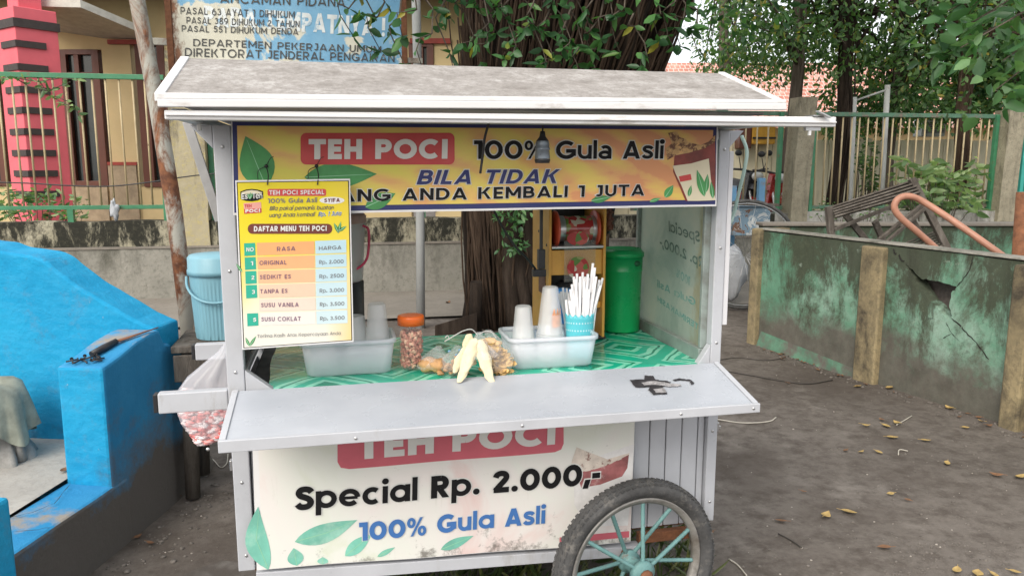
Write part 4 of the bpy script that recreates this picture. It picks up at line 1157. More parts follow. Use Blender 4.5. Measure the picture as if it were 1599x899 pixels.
def crack(pts, wd_, parent, nrm, name='crack', jit=.3):
    n = len(pts); m_ = MB(); L_, R_ = [], []
    nrm = np.array(nrm, float)
    pts = [np.array(p, float) for p in pts]
    fine = []
    for k in range(n-1):
        for j in range(4):
            q = pts[k]+(pts[k+1]-pts[k])*j/4; fine.append(q + np.array([random.uniform(-1,1) for _ in range(3)])*wd_*jit*2)
    fine.append(pts[-1])
    for k, q in enumerate(fine):
        d = fine[min(k+1,len(fine)-1)]-fine[max(k-1,0)]; s_ = np.cross(d, nrm); s_ /= (np.linalg.norm(s_)+1e-9)
        w2 = wd_*random.uniform(.3,1)*(0.15 if k in (0,len(fine)-1) else 1)
        L_.append(q+s_*w2); R_.append(q-s_*w2)
    m_.add(L_+R_, [(i, i+1, len(fine)+i+1, len(fine)+i) for i in range(len(fine)-1)])
    return m_.build(name, M['crack'], parent)
for pts in [((110,755),(85,785),(50,800),(10,808)), ((80,822),(60,826),(0,832))]:
    crack([atZ(x, y, .27) for x, y in pts], .0022, None, (0,0,1)).name = 'crack_tmp'
for o in [o for o in COL.objects if o.name.startswith('crack_tmp')]:
    mw = Matrix.Translation(Vector(P0)) @ Matrix.Rotation(BA, 4, 'Z')
    o.data.transform(mw.inverted()); o.parent = bb; o.name = 'crack'

# knife and screws on the wall top
kn = thing('knife', 'old kitchen knife with a black handle lying on the blue wall', 'knife', BW(-.1, .45, .79))
def bwp(x, y): # local x,y on the sloping top
    z = np.interp(y, [.215,.33,.45,.56,.62], [.735,.755,.785,.80,.80]) + .012; return BW(x, y, z)
m = MB(); m.tube([bwp(-.10,.30)+np.array([0,0,.004]), bwp(-.085,.36)+np.array([0,0,.004]), bwp(-.07,.42)+np.array([0,0,.003])], [.013,.016,.012], 8); m.build('handle', M['black'], kn)
m = MB(); a_, b2, c2 = bwp(-.083,.42), bwp(-.055,.42), bwp(.01,.60); e_ = np.array([0,0,.004])
m.add([a_, b2, c2, a_+e_, b2+e_, c2+e_], [(0,2,1),(3,4,5),(0,1,4,3),(1,2,5,4),(2,0,3,5)]); m.build('blade', M['rust'], kn)
for i in range(11):
    q = bwp(random.uniform(-.15,-.03), random.uniform(.235,.29)); a_ = random.uniform(0,6.28); d_ = np.array([math.cos(a_), math.sin(a_), .15])*.02
    o = MB().tube([q-d_, q+d_], .0035, 6).tube([q+d_, q+d_*1.15], .007, 8).build('screw', M['black'], at=q)
    tag(o, 'dark screw in the small pile on the blue wall beside the knife handle', 'screw', 'screws piled on the blue wall')

# grey cloth draped over a stack on the floor of the bay
def draped():
    c = atZ(4, 738, .26); c = c + np.array([-.06,.12,0])
    t = thing('draped_sack', 'dirty grey cloth draped over a covered stack inside the blue bay', 'cloth bundle', c)
    m = MB(); n = 64; lev = [(0,.36),(.04,.36),(.085,.352),(.115,.33),(.13,.29),(.14,.22),(.146,.165),(.15,.13)]
    v = []
    for li, (r_, z) in enumerate(lev):
        for k in range(n):
            a_ = 2*math.pi*k/n; fl = max(0, (.33-z)/.2)
            rr_ = r_*(1+.13*fl*math.sin(a_*7+1.3*math.sin(a_*2))+.05*fl*math.sin(a_*17)); zz_ = z + .035*fl*math.sin(a_*4+.6) + (.012*math.sin(a_*3) if li < 4 else 0)
            v.append((c[0]+rr_*math.cos(a_), c[1]+rr_*math.sin(a_), c[2]+zz_))
    f = [(i*n+k, i*n+(k+1)%n, (i+1)*n+(k+1)%n, (i+1)*n+k) for i in range(len(lev)-1) for k in range(n)]
    m.add(v, f, 0, True); 
    M['greycloth'] = simple('dirty_grey_green_cloth', (.25,.265,.215), .9, 0, .3, 12, dirt=(.13,.13,.105), bump=.4, bscale=300)
    M['greycloth2'] = simple('grey_cotton_cloth', (.25,.245,.23), .9, 0, .3, 12, dirt=(.12,.115,.11), bump=.4, bscale=300)
    m.build('top_cloth', M['greycloth'], t)
    m = MB(); lev = [(.105,.29),(.115,.2),(.105,.15),(.088,.125),(.10,.10),(.125,.05),(.14,.005)]; v = []
    for li, (r_, z) in enumerate(lev):
        for k in range(n):
            a_ = 2*math.pi*k/n; amp = .05 + (.12 if li > 3 else .03)
            rr_ = r_*(1+amp*math.sin(a_*8+li*.4)+.04*math.sin(a_*15)); v.append((c[0]+rr_*math.cos(a_), c[1]+rr_*math.sin(a_), c[2]+z))
    f = [(i*n+k, i*n+(k+1)%n, (i+1)*n+(k+1)%n, (i+1)*n+k) for i in range(len(lev)-1) for k in range(n)]
    m.add(v, f, 0, True); m.build('under_cloth', M['greycloth2'], t)
    m = MB(); q = c + np.array([.085,-.035,.125])
    m.ball(q, .02, 10, 7, jit=.4)
    for s_ in ((.02,-.015,-.1), (-.035,-.03,-.11)):
        e_ = q+np.array(s_); m.tube([q, (q+e_)/2+np.array([.014,-.012,0]), e_], [.01,.018,.024], 8)
    m.build('knot', M['greycloth2'], t)
draped()

# ------------------------------------------------------------------ mouldy green planter wall on the right
Q0 = atZ(1184, 536); Q1 = atZ(1590, 668)
qd = (Q1-Q0)/np.linalg.norm(Q1-Q0); qn = np.array([qd[1], -qd[0], 0]); 
if qn @ (Q0-_C) > 0: qn = -qn                     # towards the viewer
def QW(s, o, z): return Q0 + qd*s + qn*o + np.array([0,0,z])
def qhit(px_, py_, o=0):
    p = atPlane(px_, py_, QW(0, o, 0), qn); return (p-Q0) @ qd, p[2]
zw = qhit(1355, 380)[1]
pw = thing('planter_wall', 'low mouldy mint green planter wall with a cracked hole and yellow pillars', 'wall', Q0)
def wall_with_hole():
    c = bpy.data.curves.new('w', 'CURVE'); c.dimensions = '2D'; c.fill_mode = 'BOTH'; c.extrude = .045
    L = 4.6
    topl = [(L - L*k/60, zw + .008*mnoise.noise(Vector((L-L*k/60, 3, 3))*2)) for k in range(61)]
    outer = [(0,-.12), (L,-.12)] + topl
    hz = [(952,545),(985,595),(1040,603),(1110,615),(1140,632),(1118,680),(1103,735),(1116,768),(1095,772),(1060,735),(1020,690),(985,650),(968,612),(935,560),(905,520)]
    hz = [(905,515),(940,555),(988,597),(1040,601),(1112,617),(1142,633),(1120,660),(1106,712),(1118,765),(1092,774),(1050,722),(1010,682),(975,632),(945,580),(915,535)]
    inner = []
    for k in range(len(hz)):
        a = np.array(qhit(1100+hz[k][0]/2.9, 230+hz[k][1]/2.9)); b = np.array(qhit(1100+hz[(k+1)%len(hz)][0]/2.9, 230+hz[(k+1)%len(hz)][1]/2.9))
        for j in range(4): q = a+(b-a)*j/4; inner.append((q[0]+random.uniform(-.006,.006), q[1]+random.uniform(-.006,.006)))
    for pts in (outer, inner):
        s_ = c.splines.new('POLY'); s_.points.add(len(pts)-1); s_.use_cyclic_u = True
        for p, q in zip(s_.points, pts): p.co = (q[0], q[1], 0, 1)
    o = bpy.data.objects.new('w', c); COL.objects.link(o)
    dg = bpy.context.evaluated_depsgraph_get(); dg.update()
    me = bpy.data.meshes.new_from_object(o.evaluated_get(dg))
    v = [x.co[:] for x in me.vertices]; f = [tuple(p.vertices) for p in me.polygons]
    bpy.data.objects.remove(o)
    m = MB(); m.add([QW(a, -.045+b_, z) for a, z, b_ in v], f)
    return m.build('wall_face', M['mint'], pw)
wall_with_hole()
M['brick_core'] = simple('broken_brick_core', (.10,.085,.075), .95, 0, .4, 14, dirt=(.03,.028,.025), bump=.8, bscale=40)
m = MB(); m.grid(lambda u, v: QW(1.3+1.9*u, -.13-.05*mnoise.noise(Vector((u*9, v*6, 0))), .1+.75*v), 30, 16); m.build('wall_core', M['brick_core'], pw)
for x0, x1, yy, pj in ((1155,1183,0,.06),(1355-8,1381,0,.05),(1590,1622,0,.07)):
    s0, s1 = qhit(x0, 470)[0], qhit(x1, 470)[0]
    if x0 == 1155:
        s0, s1 = -.02, .20
        m = MB(); m.hexa([QW(-.10,.05,-.1), QW(.0,.05,-.1), QW(.0,-.28,-.1), QW(-.10,-.28,-.1)], [QW(-.10,.05,zw+.02), QW(.0,.05,zw+.02), QW(.0,-.28,zw+.02), QW(-.10,-.28,zw+.02)])
    else:
        m = MB(); m.hexa([QW(s0,pj,-.1), QW(s1,pj,-.1), QW(s1,-.05,-.1), QW(s0,-.05,-.1)], [QW(s0,pj,zw-.012), QW(s1,pj,zw-.012), QW(s1,-.05,zw-.012), QW(s0,-.05,zw-.012)])
    o = m.build('pillar', M['post_yellow'], pw, bev=.012)
m = MB(); m.hexa([QW(-.1,.010,zw+.009), QW(4.6,.010,zw+.009), QW(4.6,-.12,zw+.009), QW(-.1,-.12,zw+.009)], [QW(-.1,.006,zw+.021), QW(4.6,.006,zw+.021), QW(4.6,-.12,zw+.021), QW(-.1,-.12,zw+.021)])
m.build('coping', M['wall_low'], pw, bev=.004)
cp = lambda zx, zy: (lambda q: QW(q[0], .003, q[1]))(qhit(1100+zx/2.9, 230+zy/2.9))
crack([cp(*q) for q in ((850,455),(868,480),(892,505),(915,530))], .011, pw, qn)
crack([cp(*q) for q in ((1118,768),(1165,815),(1210,858),(1250,905),(1290,960))], .006, pw, qn)
crack([cp(*q) for q in ((1218,485),(1214,520),(1200,560),(1170,600),(1142,632))], .004, pw, qn)
crack([cp(*q) for q in ((1095,790),(1118,840),(1160,880))], .003, pw, qn)
crack([cp(*q) for q in ((1010,776),(1040,774))], .003, pw, qn)
crack([cp(*q) for q in ((1080,866),(1120,842))], .003, pw, qn)
# sloping kerb of green plaster at its foot
m = MB(); s1 = qhit(1336, 560)[0]; m.add([QW(.03,.003,.115), QW(s1,.003,.045), QW(s1,.02,-.05), QW(.03,.06,-.05), QW(.03,.0,-.05), QW(s1,.0,-.05)], [(0,1,2,3), (0,3,4), (1,5,2)])
M['mint_plain'] = simple('mint_plaster', (.085,.18,.12), .9, 0, .3, 8, dirt=(.11,.10,.085), dirt_lo=.44, dirt_hi=.6, bump=.4)
m.build('plaster_skirt', M['mint_plain'], pw)
# far side of the planter
p2 = thing('planter_back_wall', 'far low mint green wall closing the planter behind the broken bench', 'wall', atD(1400, 420, 7.3)*np.array([1,1,0]))
z2 = atD(1400, 353, 7.3)[2]
b = RDbox(); r0 = rz_at(1192, 360, 7.3)[0]; r1 = rz_at(1900, 360, 7.3)[0]
b.m(r0, r1, 7.3, 7.45, -.1, z2); b.mb.build('wall_face', M['mint'], p2, bev=.01)
b = RDbox(); b.m(r0-.02, r1, 7.27, 7.48, z2+.001, z2+.03); b.mb.build('coping', M['path'], p2, bev=.006)
o = MB().add([QW(.1,-.1,.35), QW(4.6,-.1,.35), QW(4.6,-3.5,.35), QW(.1,-2.6,.35)], [(0,1,2,3)]).build('planter_soil', M['ground']); tag(o, None, None, kind='structure')

# broken slatted bench inside the planter
def bench():
    d = 6.0
    t = thing('broken_bench', 'broken grey bamboo slat bench tipped up inside the planter', 'bench', atD(1390, 400, d)*np.array([1,1,0])+np.array([0,0,.36]))
    zp = lambda zx, zy, dd=0: atD(1100+zx/2.9, 230+zy/2.9, d+dd)
    a, b_, c_, e_ = zp(572,268,.05), zp(942,146,.05), zp(978,212,-.15), zp(592,322,-.15)
    m = MB()
    for k in range(5):
        f = (k+.5)/5; m.bar(a+(e_-a)*f, b_+(c_-b_)*f, .034, .014, up=(0,.6,1))
    m.build('slat_seat', M['old_wood'], t, bev=.002)
    for p_, q_, w_, nm in ((zp(562,268), zp(590,560), .05, 'leg'), (zp(938,142), zp(1130,520,-.1), .05, 'leg'), (zp(590,372,-.05), zp(880,255,-.05), .026, 'brace'), (zp(775,432,-.1), zp(985,262,-.1), .03, 'brace'), (zp(800,450,-.12), zp(1000,275,-.12), .026, 'brace'), (zp(640,308), zp(760,455,.1), .045, 'leg'), (zp(772,335,.1), zp(815,440,.15), .045, 'leg'), (zp(940,330,-.05), zp(1000,420), .04, 'brace')):
        m = MB(); m.bar(p_, q_, w_, w_*.8, up=(0,1,.2)); m.build(nm, M['old_wood'], t, bev=.003)
    a, b_, c_, e_ = zp(880,440,.1), zp(1055,372,.1), zp(1085,450,-.1), zp(900,520,-.1)
    m = MB()
    for k in range(7):
        f = (k+.5)/7; m.bar(a+(e_-a)*f, b_+(c_-b_)*f, .022, .012, up=(0,.6,1))
    m.build('slat_back', M['old_wood'], t, bev=.002)
bench()
M['tube_orange'] = simple('faded_orange_pipe', (.36,.175,.115), .5, 0, .15, 10, dirt=(.25,.10,.06), dirt_lo=.6, dirt_hi=.8)
zp = lambda zx, zy, d=5.3: atD(1100+zx/2.9, 230+zy/2.9, d)
pts = smooth([zp(1500,600,4.9), zp(1320,470,5.0), zp(1150,350,5.15), zp(1000,252,5.3), zp(930,222,5.3), zp(880,232,5.3), zp(860,270,5.3), zp(885,315,5.3), zp(960,380,5.3), zp(1040,450,5.3), zp(1200,590,5.3)])
o = MB().tube(pts, .0225, 14).build('bent_pipe', M['tube_orange'], at=pts[0]); tag(o, 'faded orange steel pipe bent into a hoop sticking out of the planter', 'pipe')
pts = [atD(1592, 480, 4.6), atD(1600, 300, 4.6)]
o = MB().tube([pts[0]*np.array([1,1,0]), pts[1]], .045, 12).build('pole', M['rust'], at=pts[0]); tag(o, 'rusty brown pole at the right edge inside the planter', 'pole')

# grey pipe frame beyond the fence
t = thing('pipe_frame', 'grey steel pipe frame with slanted crossbar rising behind the fence', 'pipe frame', atD(1355, 330, 10.9)*np.array([1,1,0]))
for a, b_ in (((1334,152),(1328,330)), ((1386,133),(1377,330))):
    p = atD(*b_, 10.9); p[2] = 0; m = MB(); m.tube([p, atD(*a, 10.9)], .038, 10); m.build('upright', M['grey_pole'], t)
m = MB(); m.tube([atD(1334,158,10.9), atD(1386,140,10.9)], .014, 8); m.build('crossbar', M['grey_pole'], t)

# red motorbike beyond the fence, seen head on
def motorbike(label, px_, d, sc, body):
    c = atD(px_, 330, d); c[2] = .42
    t = thing('motorbike', label, 'motorbike', c, -YAW + R(20))
    mats = {'b': body, 'k': M['black']}
    def B(name, mat, fn, parent=t):
        m = MB(); fn(m); return m.build(name, mat, parent, local=True, bev=.006)
    for y in (-.62, .62):
        wv = B('wheel', M['tyre'], lambda m: m.lathe([(.27+.045*math.cos(a), .045*math.sin(a)) for a in np.linspace(0, 2*math.pi, 12)], (0, y, .30), 24, axis='x'))
        m = MB(); m.lathe([(.03,-.05),(.05,-.03),(.05,.03),(.03,.05)], (0,y,.3), 12, axis='x')
        for k in range(5):
            a = 2*math.pi*k/5; m.bar((0,y,.3), (0, y+.24*math.cos(a), .3+.24*math.sin(a)), .03, .02, up=(1,0,0))
        m.build('rim', M['chrome'], wv, local=True)
    B('fork', M['chrome'], lambda m: (m.tube([(-.09,-.62,.3),(-.08,-.42,.85)], .02, 8), m.tube([(.09,-.62,.3),(.08,-.42,.85)], .02, 8)))
    B('front_fender', body, lambda m: m.hexa([(-.07,-.85,.52),(.07,-.85,.52),(.06,-.42,.62),(-.06,-.42,.62)], [(-.05,-.83,.60),(.05,-.83,.60),(.05,-.42,.70),(-.05,-.42,.70)]))
    B('leg_shield', body, lambda m: m.hexa([(-.17,-.46,.45),(.17,-.46,.45),(.15,-.30,.42),(-.15,-.30,.42)], [(-.12,-.50,.98),(.12,-.50,.98),(.10,-.38,1.0),(-.10,-.38,1.0)]))
    B('headlight', M['ac'], lambda m: m.ball((0,-.53,.93), .085, 12, 8, sq=(1.2,.6,.8)))
    B('body', body, lambda m: m.hexa([(-.10,-.32,.42),(.10,-.32,.42),(.10,.72,.58),(-.10,.72,.58)], [(-.07,-.30,.58),(.07,-.30,.58),(.12,.78,.82),(-.12,.78,.82)]))
    B('engine', M['rubber_dark'], lambda m: m.hexa([(-.13,-.2,.2),(.13,-.2,.2),(.13,.3,.22),(-.13,.3,.22)], [(-.1,-.2,.42),(.1,-.2,.42),(.1,.35,.5),(-.1,.35,.5)]))
    B('seat', M['black'], lambda m: m.hexa([(-.12,-.10,.76),(.12,-.10,.76),(.12,.72,.825),(-.12,.72,.825)], [(-.09,-.08,.83),(.09,-.08,.83),(.10,.72,.92),(-.10,.72,.92)]))
    B('handlebar', M['black'], lambda m: m.tube([(-.34,-.32,1.04),(-.18,-.40,1.03),(0,-.43,.99),(.18,-.40,1.03),(.34,-.32,1.04)], .018, 8))
    for s_ in (-1, 1):
        B('mirror', M['black'], lambda m: (m.tube([(s_*.2,-.4,1.03),(s_*.26,-.42,1.22)], .007, 6), m.ball((s_*.27,-.42,1.27), .055, 10, 7, sq=(1.2,.35,.8))))
    t.scale = (sc,)*3
    return t
M['bike_red'] = simple('red_gloss_plastic', (.28,.015,.012), .25)
M['bike_dark'] = simple('black_gloss_plastic', (.03,.03,.035), .25)
motorbike('red motorbike parked beyond the fence beside a blue post', 1180, 11.4, .98, M['bike_red'])
motorbike('black motorbike parked beyond the fence beside the cart roof post', 1146, 11.9, 1.0, M['bike_dark'])
M['post_blue'] = simple('sky_blue_paint', (.13,.30,.48), .6, 0, .15, 8, dirt=(.25,.2,.16), dirt_lo=.6, dirt_hi=.75)
for x, y0, y1, d, lab in ((1188,278,400,10.0,'sky blue painted post standing beside the red motorbike'),(1143,290,420,8.9,'sky blue painted post just right of the cart, left of the red motorbike')):
    p = atD(x, 300, d); zt_ = atD(x, y0, d)[2]
    m = MB(); m.box(p[0]-.045, p[0]+.045, p[1]-.03, p[1]+.03, -.05, zt_); o = m.build('post', M['post_blue'], at=(p[0],p[1],0), bev=.005); tag(o, lab, 'post')

# old rickshaw cart with peeling blue and white panels
def peel_mat():
    t = NT('peeling_blue_white_paint')
    v = t.noise(5.5, 8, .65, dist=.6)
    col = t.ramp(v, [(.40, (.50,.53,.54,1)), (.46, (.17,.26,.34,1)), (.54, (.20,.29,.36,1)), (.57, (.16,.09,.06,1)), (.64, (.50,.51,.51,1))], 'CONSTANT')
    t.base(col).set(rough=.75).bump(v, .4, .01); return t.m
def rickshaw():
    d = 8.2; c = atD(1172, 430, d); c[2] = 0
    t = thing('rickshaw', 'old rickshaw with peeling blue and white panels parked behind the cart', 'rickshaw', c)
    zq = lambda x, y, dd=0: atD(x, y, d+dd)
    pm = peel_mat()
    m = MB(); a, b_ = zq(1146,322), zq(1204,322); z0 = zq(1170,368)[2]; e_ = _fh*.5
    m.hexa([np.array([*a[:2],z0]), np.array([*b_[:2],z0]), np.array([*(b_+e_)[:2],z0]), np.array([*(a+e_)[:2],z0])], [a, b_, b_+e_, a+e_]); m.build('body_panel', pm, t, bev=.01)
    m = MB(); a2, b2 = zq(1140,318,-.02), zq(1216,320,-.02); m.bar(a2, b2, .05, .03); m.build('top_rail', M['old_wood'], t)
    wc = zq(1163, 398, -.2); R_ = wc[2]
    wv_m = MB(); wv_m.lathe([(R_-.02+.018*math.cos(k), .018*math.sin(k)) for k in np.linspace(0, 2*math.pi, 9)], (0,0,0), 40, axis='y')
    rot = lambda mb: [tuple(wc + _rt*p[0] + _fh*p[1] + np.array([0,0,p[2]])) for p in mb.v]
    wv_m.v = rot(wv_m); wo = wv_m.build('wheel', M['tyre'], t)
    m = MB(); m.lathe([(R_-.045+.008*math.cos(k), .008*math.sin(k)) for k in np.linspace(0, 2*math.pi, 7)], (0,0,0), 40, axis='y')
    for k in range(18):
        a = 2*math.pi*k/18; m.tube([(.02*math.cos(a),.02*(-1)**k,.02*math.sin(a)), ((R_-.045)*math.cos(a),0,(R_-.045)*math.sin(a))], .0022, 4)
    m.v = rot(m); m.build('rim', M['chrome'], wo)
    M['white_sack'] = simple('white_plastic_sacking', (.40,.42,.45), .7, 0, .15, 9, bump=.5, bscale=16)
    for x, y, s_ in ((1150, 425, 0), ):
        q = zq(x-8, y, .05); m = MB(); m.ball(q, .30, 20, 14, jit=.35, sq=(.5,.5,1.0)); o = m.build('sack', M['white_sack'], at=q*np.array([1,1,0])); tag(o, 'bulging white plastic sack leaning behind the rickshaw wheel', 'sack')
rickshaw()

# ------------------------------------------------------------------ loose leaves, twigs, stones
def fallen(px_, py_, L, mat, label, group, rot=None, z=None):
    p = atZ(px_, py_, 0); p[2] = gz(p[0], p[1]) + .008
    a = random.uniform(0, 6.28) if rot is None else rot
    W = L*random.uniform(.24,.36); n = 6; m = MB(); v = []; cu = random.uniform(.006,.028)*L/.06*.5; tw = random.uniform(-.2,.2)
    for i in range(n+1):
        t = i/n; w_ = W*math.sin(math.pi*(.04+.94*t)**.85)
        h = cu*(4*(t-.5)**2) ; ctr = np.array([math.cos(a), math.sin(a), 0])*(L*(t-.5)); s_ = np.array([-math.sin(a), math.cos(a), 0])
        v += [p+ctr+s_*w_+np.array([0,0,h+w_*(.35+tw)]), p+ctr+np.array([0,0,h]), p+ctr-s_*w_+np.array([0,0,h+w_*(.35-tw)])]
    f = []
    for i in range(n): f += [(3*i,3*i+1,3*i+4,3*i+3), (3*i+1,3*i+2,3*i+5,3*i+4)]
    m.add(v, f, 0, True)
    e_ = p - np.array([math.cos(a), math.sin(a), 0])*L*.5 + np.array([0,0,cu]); m.tube([e_, e_-np.array([math.cos(a), math.sin(a), -.1])*L*.3], .0012, 4)
    o = m.build('fallen_leaf', mat, at=p, fix=False); tag(o, label, 'leaf', group)
yl = [(1482,637),(1508,667),(1532,658),(1446,685),(1394,681),(1352,664),(1384,665),(1373,704),(1345,704),(1326,799),(1390,771),(1494,890),(1527,893),(1554,895),(1586,889),(1592,745),(1290,805),(1340,602),(1388,605),(1400,660),(1479,722)]
for x, y in yl:
    fallen(x, y, random.uniform(.036,.066), M['leaf_dry'], 'dry yellow leaf fallen on the bare brown dirt', 'yellow leaves on the dirt')
for x, y in [(1376,655),(1417,780),(1231,596),(1108,830),(1219,813),(1320,702),(1555,742),(1255,766),(1380,856)]:
    fallen(x, y, random.uniform(.03,.06), M['leaf_brown'], 'dark brown leaf fallen on the bare brown dirt', 'brown leaves on the dirt')
for x, y in [(235,845),(215,835),(275,775),(100,739)]:
    p = (x, y)
    if x == 100: continue
    fallen(x, y, random.uniform(.03,.045), M['leaf_brown'], 'small brown leaf fallen on the grey cement pad', 'brown leaves on the cement')
for x, y in [(560,446),(584,452),(620,452),(636,455),(716,458),(727,456),(700,474),(980,452),(600,449),(672,447)]:
    fallen(x, y, random.uniform(.08,.15), random.choice([M['leaf_dry'], M['leaf_brown']]), 'dry leaf lying on the pavement at the foot of the boundary wall', 'leaves on the pavement')
for i in range(34):
    q_ = QW(random.uniform(.1, 3.2), .03+abs(random.gauss(0,.07)), 0)
    px0_ = (q_-_C); zc_ = px0_ @ _fw; X_, Y_ = 799.5+FPX*(px0_ @ _rt)/zc_, 449.5-FPX*(px0_ @ _up)/zc_
    fallen(X_, Y_, random.uniform(.02,.045), M['leaf_brown'], 'small dry brown leaf gathered along the foot of the green planter wall', 'brown leaves along the planter foot')
p = atZ(100, 740, .27)
fallen(98, 741, .04, M['leaf_brown'], 'small brown leaf lying on the dusty floor of the blue bay', None)
o = [o for o in COL.objects if o.name.startswith('fallen_leaf')][-1]; o.location = (p[0], p[1], .285)

def scatter_stones(name, label, n, reg, smin, smax, mat):
    m = MB()
    for i in range(n):
        x, y = reg(); s_ = smin + (smax-smin)*random.random()**3
        m.ball((x, y, gz(x, y)+s_*.15), s_, 6, 4, jit=.5, sq=(1, random.uniform(.6,1), .55))
    o = m.build(name, mat, fix=False); tag(o, label, 'stones', kind='stuff')
M['pebble'] = simple('grey_pebbles', (.13,.115,.10), .9, 0, .5, 40)
M['pebble_pale'] = simple('pale_chips', (.34,.31,.27), .9, 0, .3, 40)
def reg1():
    p = atZ(random.uniform(1130,1640), random.uniform(520,899)); return p[0], p[1]
def reg2():
    s_ = random.random(); p = BW(.03+abs(random.gauss(0,.16)), -1.0+1.9*s_, 0); return p[0], p[1]
def reg3():
    p = atZ(random.uniform(1380,1640), random.uniform(840,899)); return p[0], p[1]
def reg4():
    p = WP(random.uniform(-2,8), -abs(random.gauss(0,.22))-.02, 0); return p[0], p[1]
scatter_stones('pebbles', 'small grey pebbles strewn over the bare dirt', 500, reg1, .002, .009, M['pebble'])
scatter_stones('chips', 'pale chips and rubbish strewn over the bare dirt', 70, reg1, .002, .006, M['pebble_pale'])
scatter_stones('pebbles', 'dark pebbles gathered along the foot of the blue bay', 320, reg2, .003, .014, M['pebble'])
scatter_stones('chips', 'pale chips scattered along the foot of the blue bay', 36, reg2, .002, .005, M['pebble_pale'])
def reg5():
    p = QW(random.uniform(0,3.4), .02+abs(random.gauss(0,.10)), 0); return p[0], p[1]
scatter_stones('rubble', 'crumbled plaster and pebbles along the foot of the green planter wall', 420, reg5, .003, .014, M['pebble'])
scatter_stones('gravel', 'loose gravel in the lower right corner of the dirt', 350, reg3, .002, .007, M['pebble'])
scatter_stones('litter', 'crumbled leaf litter along the foot of the boundary wall', 500, reg4, .008, .035, M['leaf_brown'])

def twig(label, pts, r, mat, cat='twig', name='twig'):
    q = []
    for x, y in pts:
        p = atZ(x, y); p[2] = gz(p[0], p[1]) + r + .002; q.append(p)
    o = MB().tube(smooth(q), r, 6).build(name, mat, at=q[0]); tag(o, label, cat)
M['cord_pale'] = simple('pale_cord', (.45,.42,.36), .8)
M['cord_dark'] = simple('dark_cord', (.04,.035,.03), .8)
twig('pale bent stick lying on the dirt right of the counter corner', [(1118,652),(1160,658),(1200,656),(1212,650)], .004, M['cord_pale'], 'stick', 'stick')
twig('long dark cord trailing over the dirt beside the cart', [(1130,575),(1170,582),(1220,592),(1262,597),(1300,590)], .004, M['cord_dark'], 'cord', 'cord')
twig('dark cord lying on the dirt close to the planter foot', [(1118,560),(1150,556),(1200,560),(1240,552)], .003, M['cord_dark'], 'cord', 'cord')
twig('thin twig on the dirt below the cracked planter panel', [(1400,662),(1412,655),(1424,648)], .003, M['cord_pale'])
twig('short forked twig in the middle of the dirt', [(1403,706),(1405,698),(1418,700)], .003, M['cord_pale'])
twig('dark straight twig on the dirt to the right of the wheel', [(1215,832),(1235,843),(1252,855)], .0025, M['cord_dark'])
twig('dry grass stalk lying right of the cart wheel', [(1138,872),(1152,882),(1166,899)], .003, M['cord_pale'], 'stalk', 'stalk')
twig('white string trailing on the ground left of the cart leg', [(312,722),(330,715),(344,728),(354,722),(356,708)], .003, M['cord_pale'], 'string', 'string')
q = [atZ(1430,648)]

# stubby weeds under the cart
def weeds():
    P, Dd, L = [], [], []
    for i in range(150):
        x = random.uniform(-.1, 1.3); y = random.uniform(2.2, 3.0)
        if i < 16: x, y = random.uniform(1.12,1.25), random.uniform(1.75,2.15)
        for k in range(random.randint(6, 12)):
            P.append((x+random.gauss(0,.03), y+random.gauss(0,.03), gz(x,y))); Dd.append((random.gauss(0,.5), random.gauss(0,.5), random.uniform(.3,1.1))); L.append(random.uniform(.04,.13))
    L = np.array(L); o = leaf_mesh('weeds', np.array(P), np.array(Dd), L, L*.07, M['weed'])
    tag(o, 'straggly green weeds growing in the shade under the cart', 'weeds', kind='stuff')
weeds()

# ================================================================== THE TEA CART
CT = thing('tea_cart', 'white aluminium drink cart with a grey roof and spoked wheels', 'food cart', (.42, 2.48, 0))
def part(name, mat, fn, parent=CT, bev=.002, label=None, **k):
    m = MB(); fn(m); o = m.build(name, mat, parent, bev=bev, **k)
    if label: o['label'] = label
    return o
YF, YBK, TOPZ = 2.17, 2.80, .879
for x0, x1, y0, y1 in ((-.318,-.272,2.17,2.205), (1.128,1.163,2.17,2.205), (-.318,-.280,2.765,2.80), (1.130,1.163,2.765,2.80)):
    part('post', M['alu'], lambda m: m.box(x0, x1, y0, y1, .353, 1.607), bev=.003)
part('table_top', M['rubber_dark'], lambda m: m.box(-.271, 1.127, 2.150, 2.764, .845, TOPZ))
def gusset(xa, xb): 
    return lambda m: m.prism([(xa, TOPZ+.002), (xb, TOPZ+.002), (xa, TOPZ+.065)], 2.172, 2.20, lambda u, v, w_: (u, w_, v))
part('gusset', M['alu'], gusset(-.271, -.195)); part('gusset', M['alu'], gusset(1.127, 1.085))
part('gusset', M['alu'], lambda m: m.prism([(1.164,1.606), (1.21,1.606), (1.164,1.555)], 2.174, 2.20, lambda u, v, w_: (u, w_, v)))
part('gusset', M['alu'], lambda m: m.prism([(-.319,1.606), (-.375,1.606), (-.319,1.545)], 2.174, 2.20, lambda u, v, w_: (u, w_, v)))
part('gusset', M['alu'], lambda m: m.box(-.271, -.235, 2.176, 2.196, 1.432, 1.462))
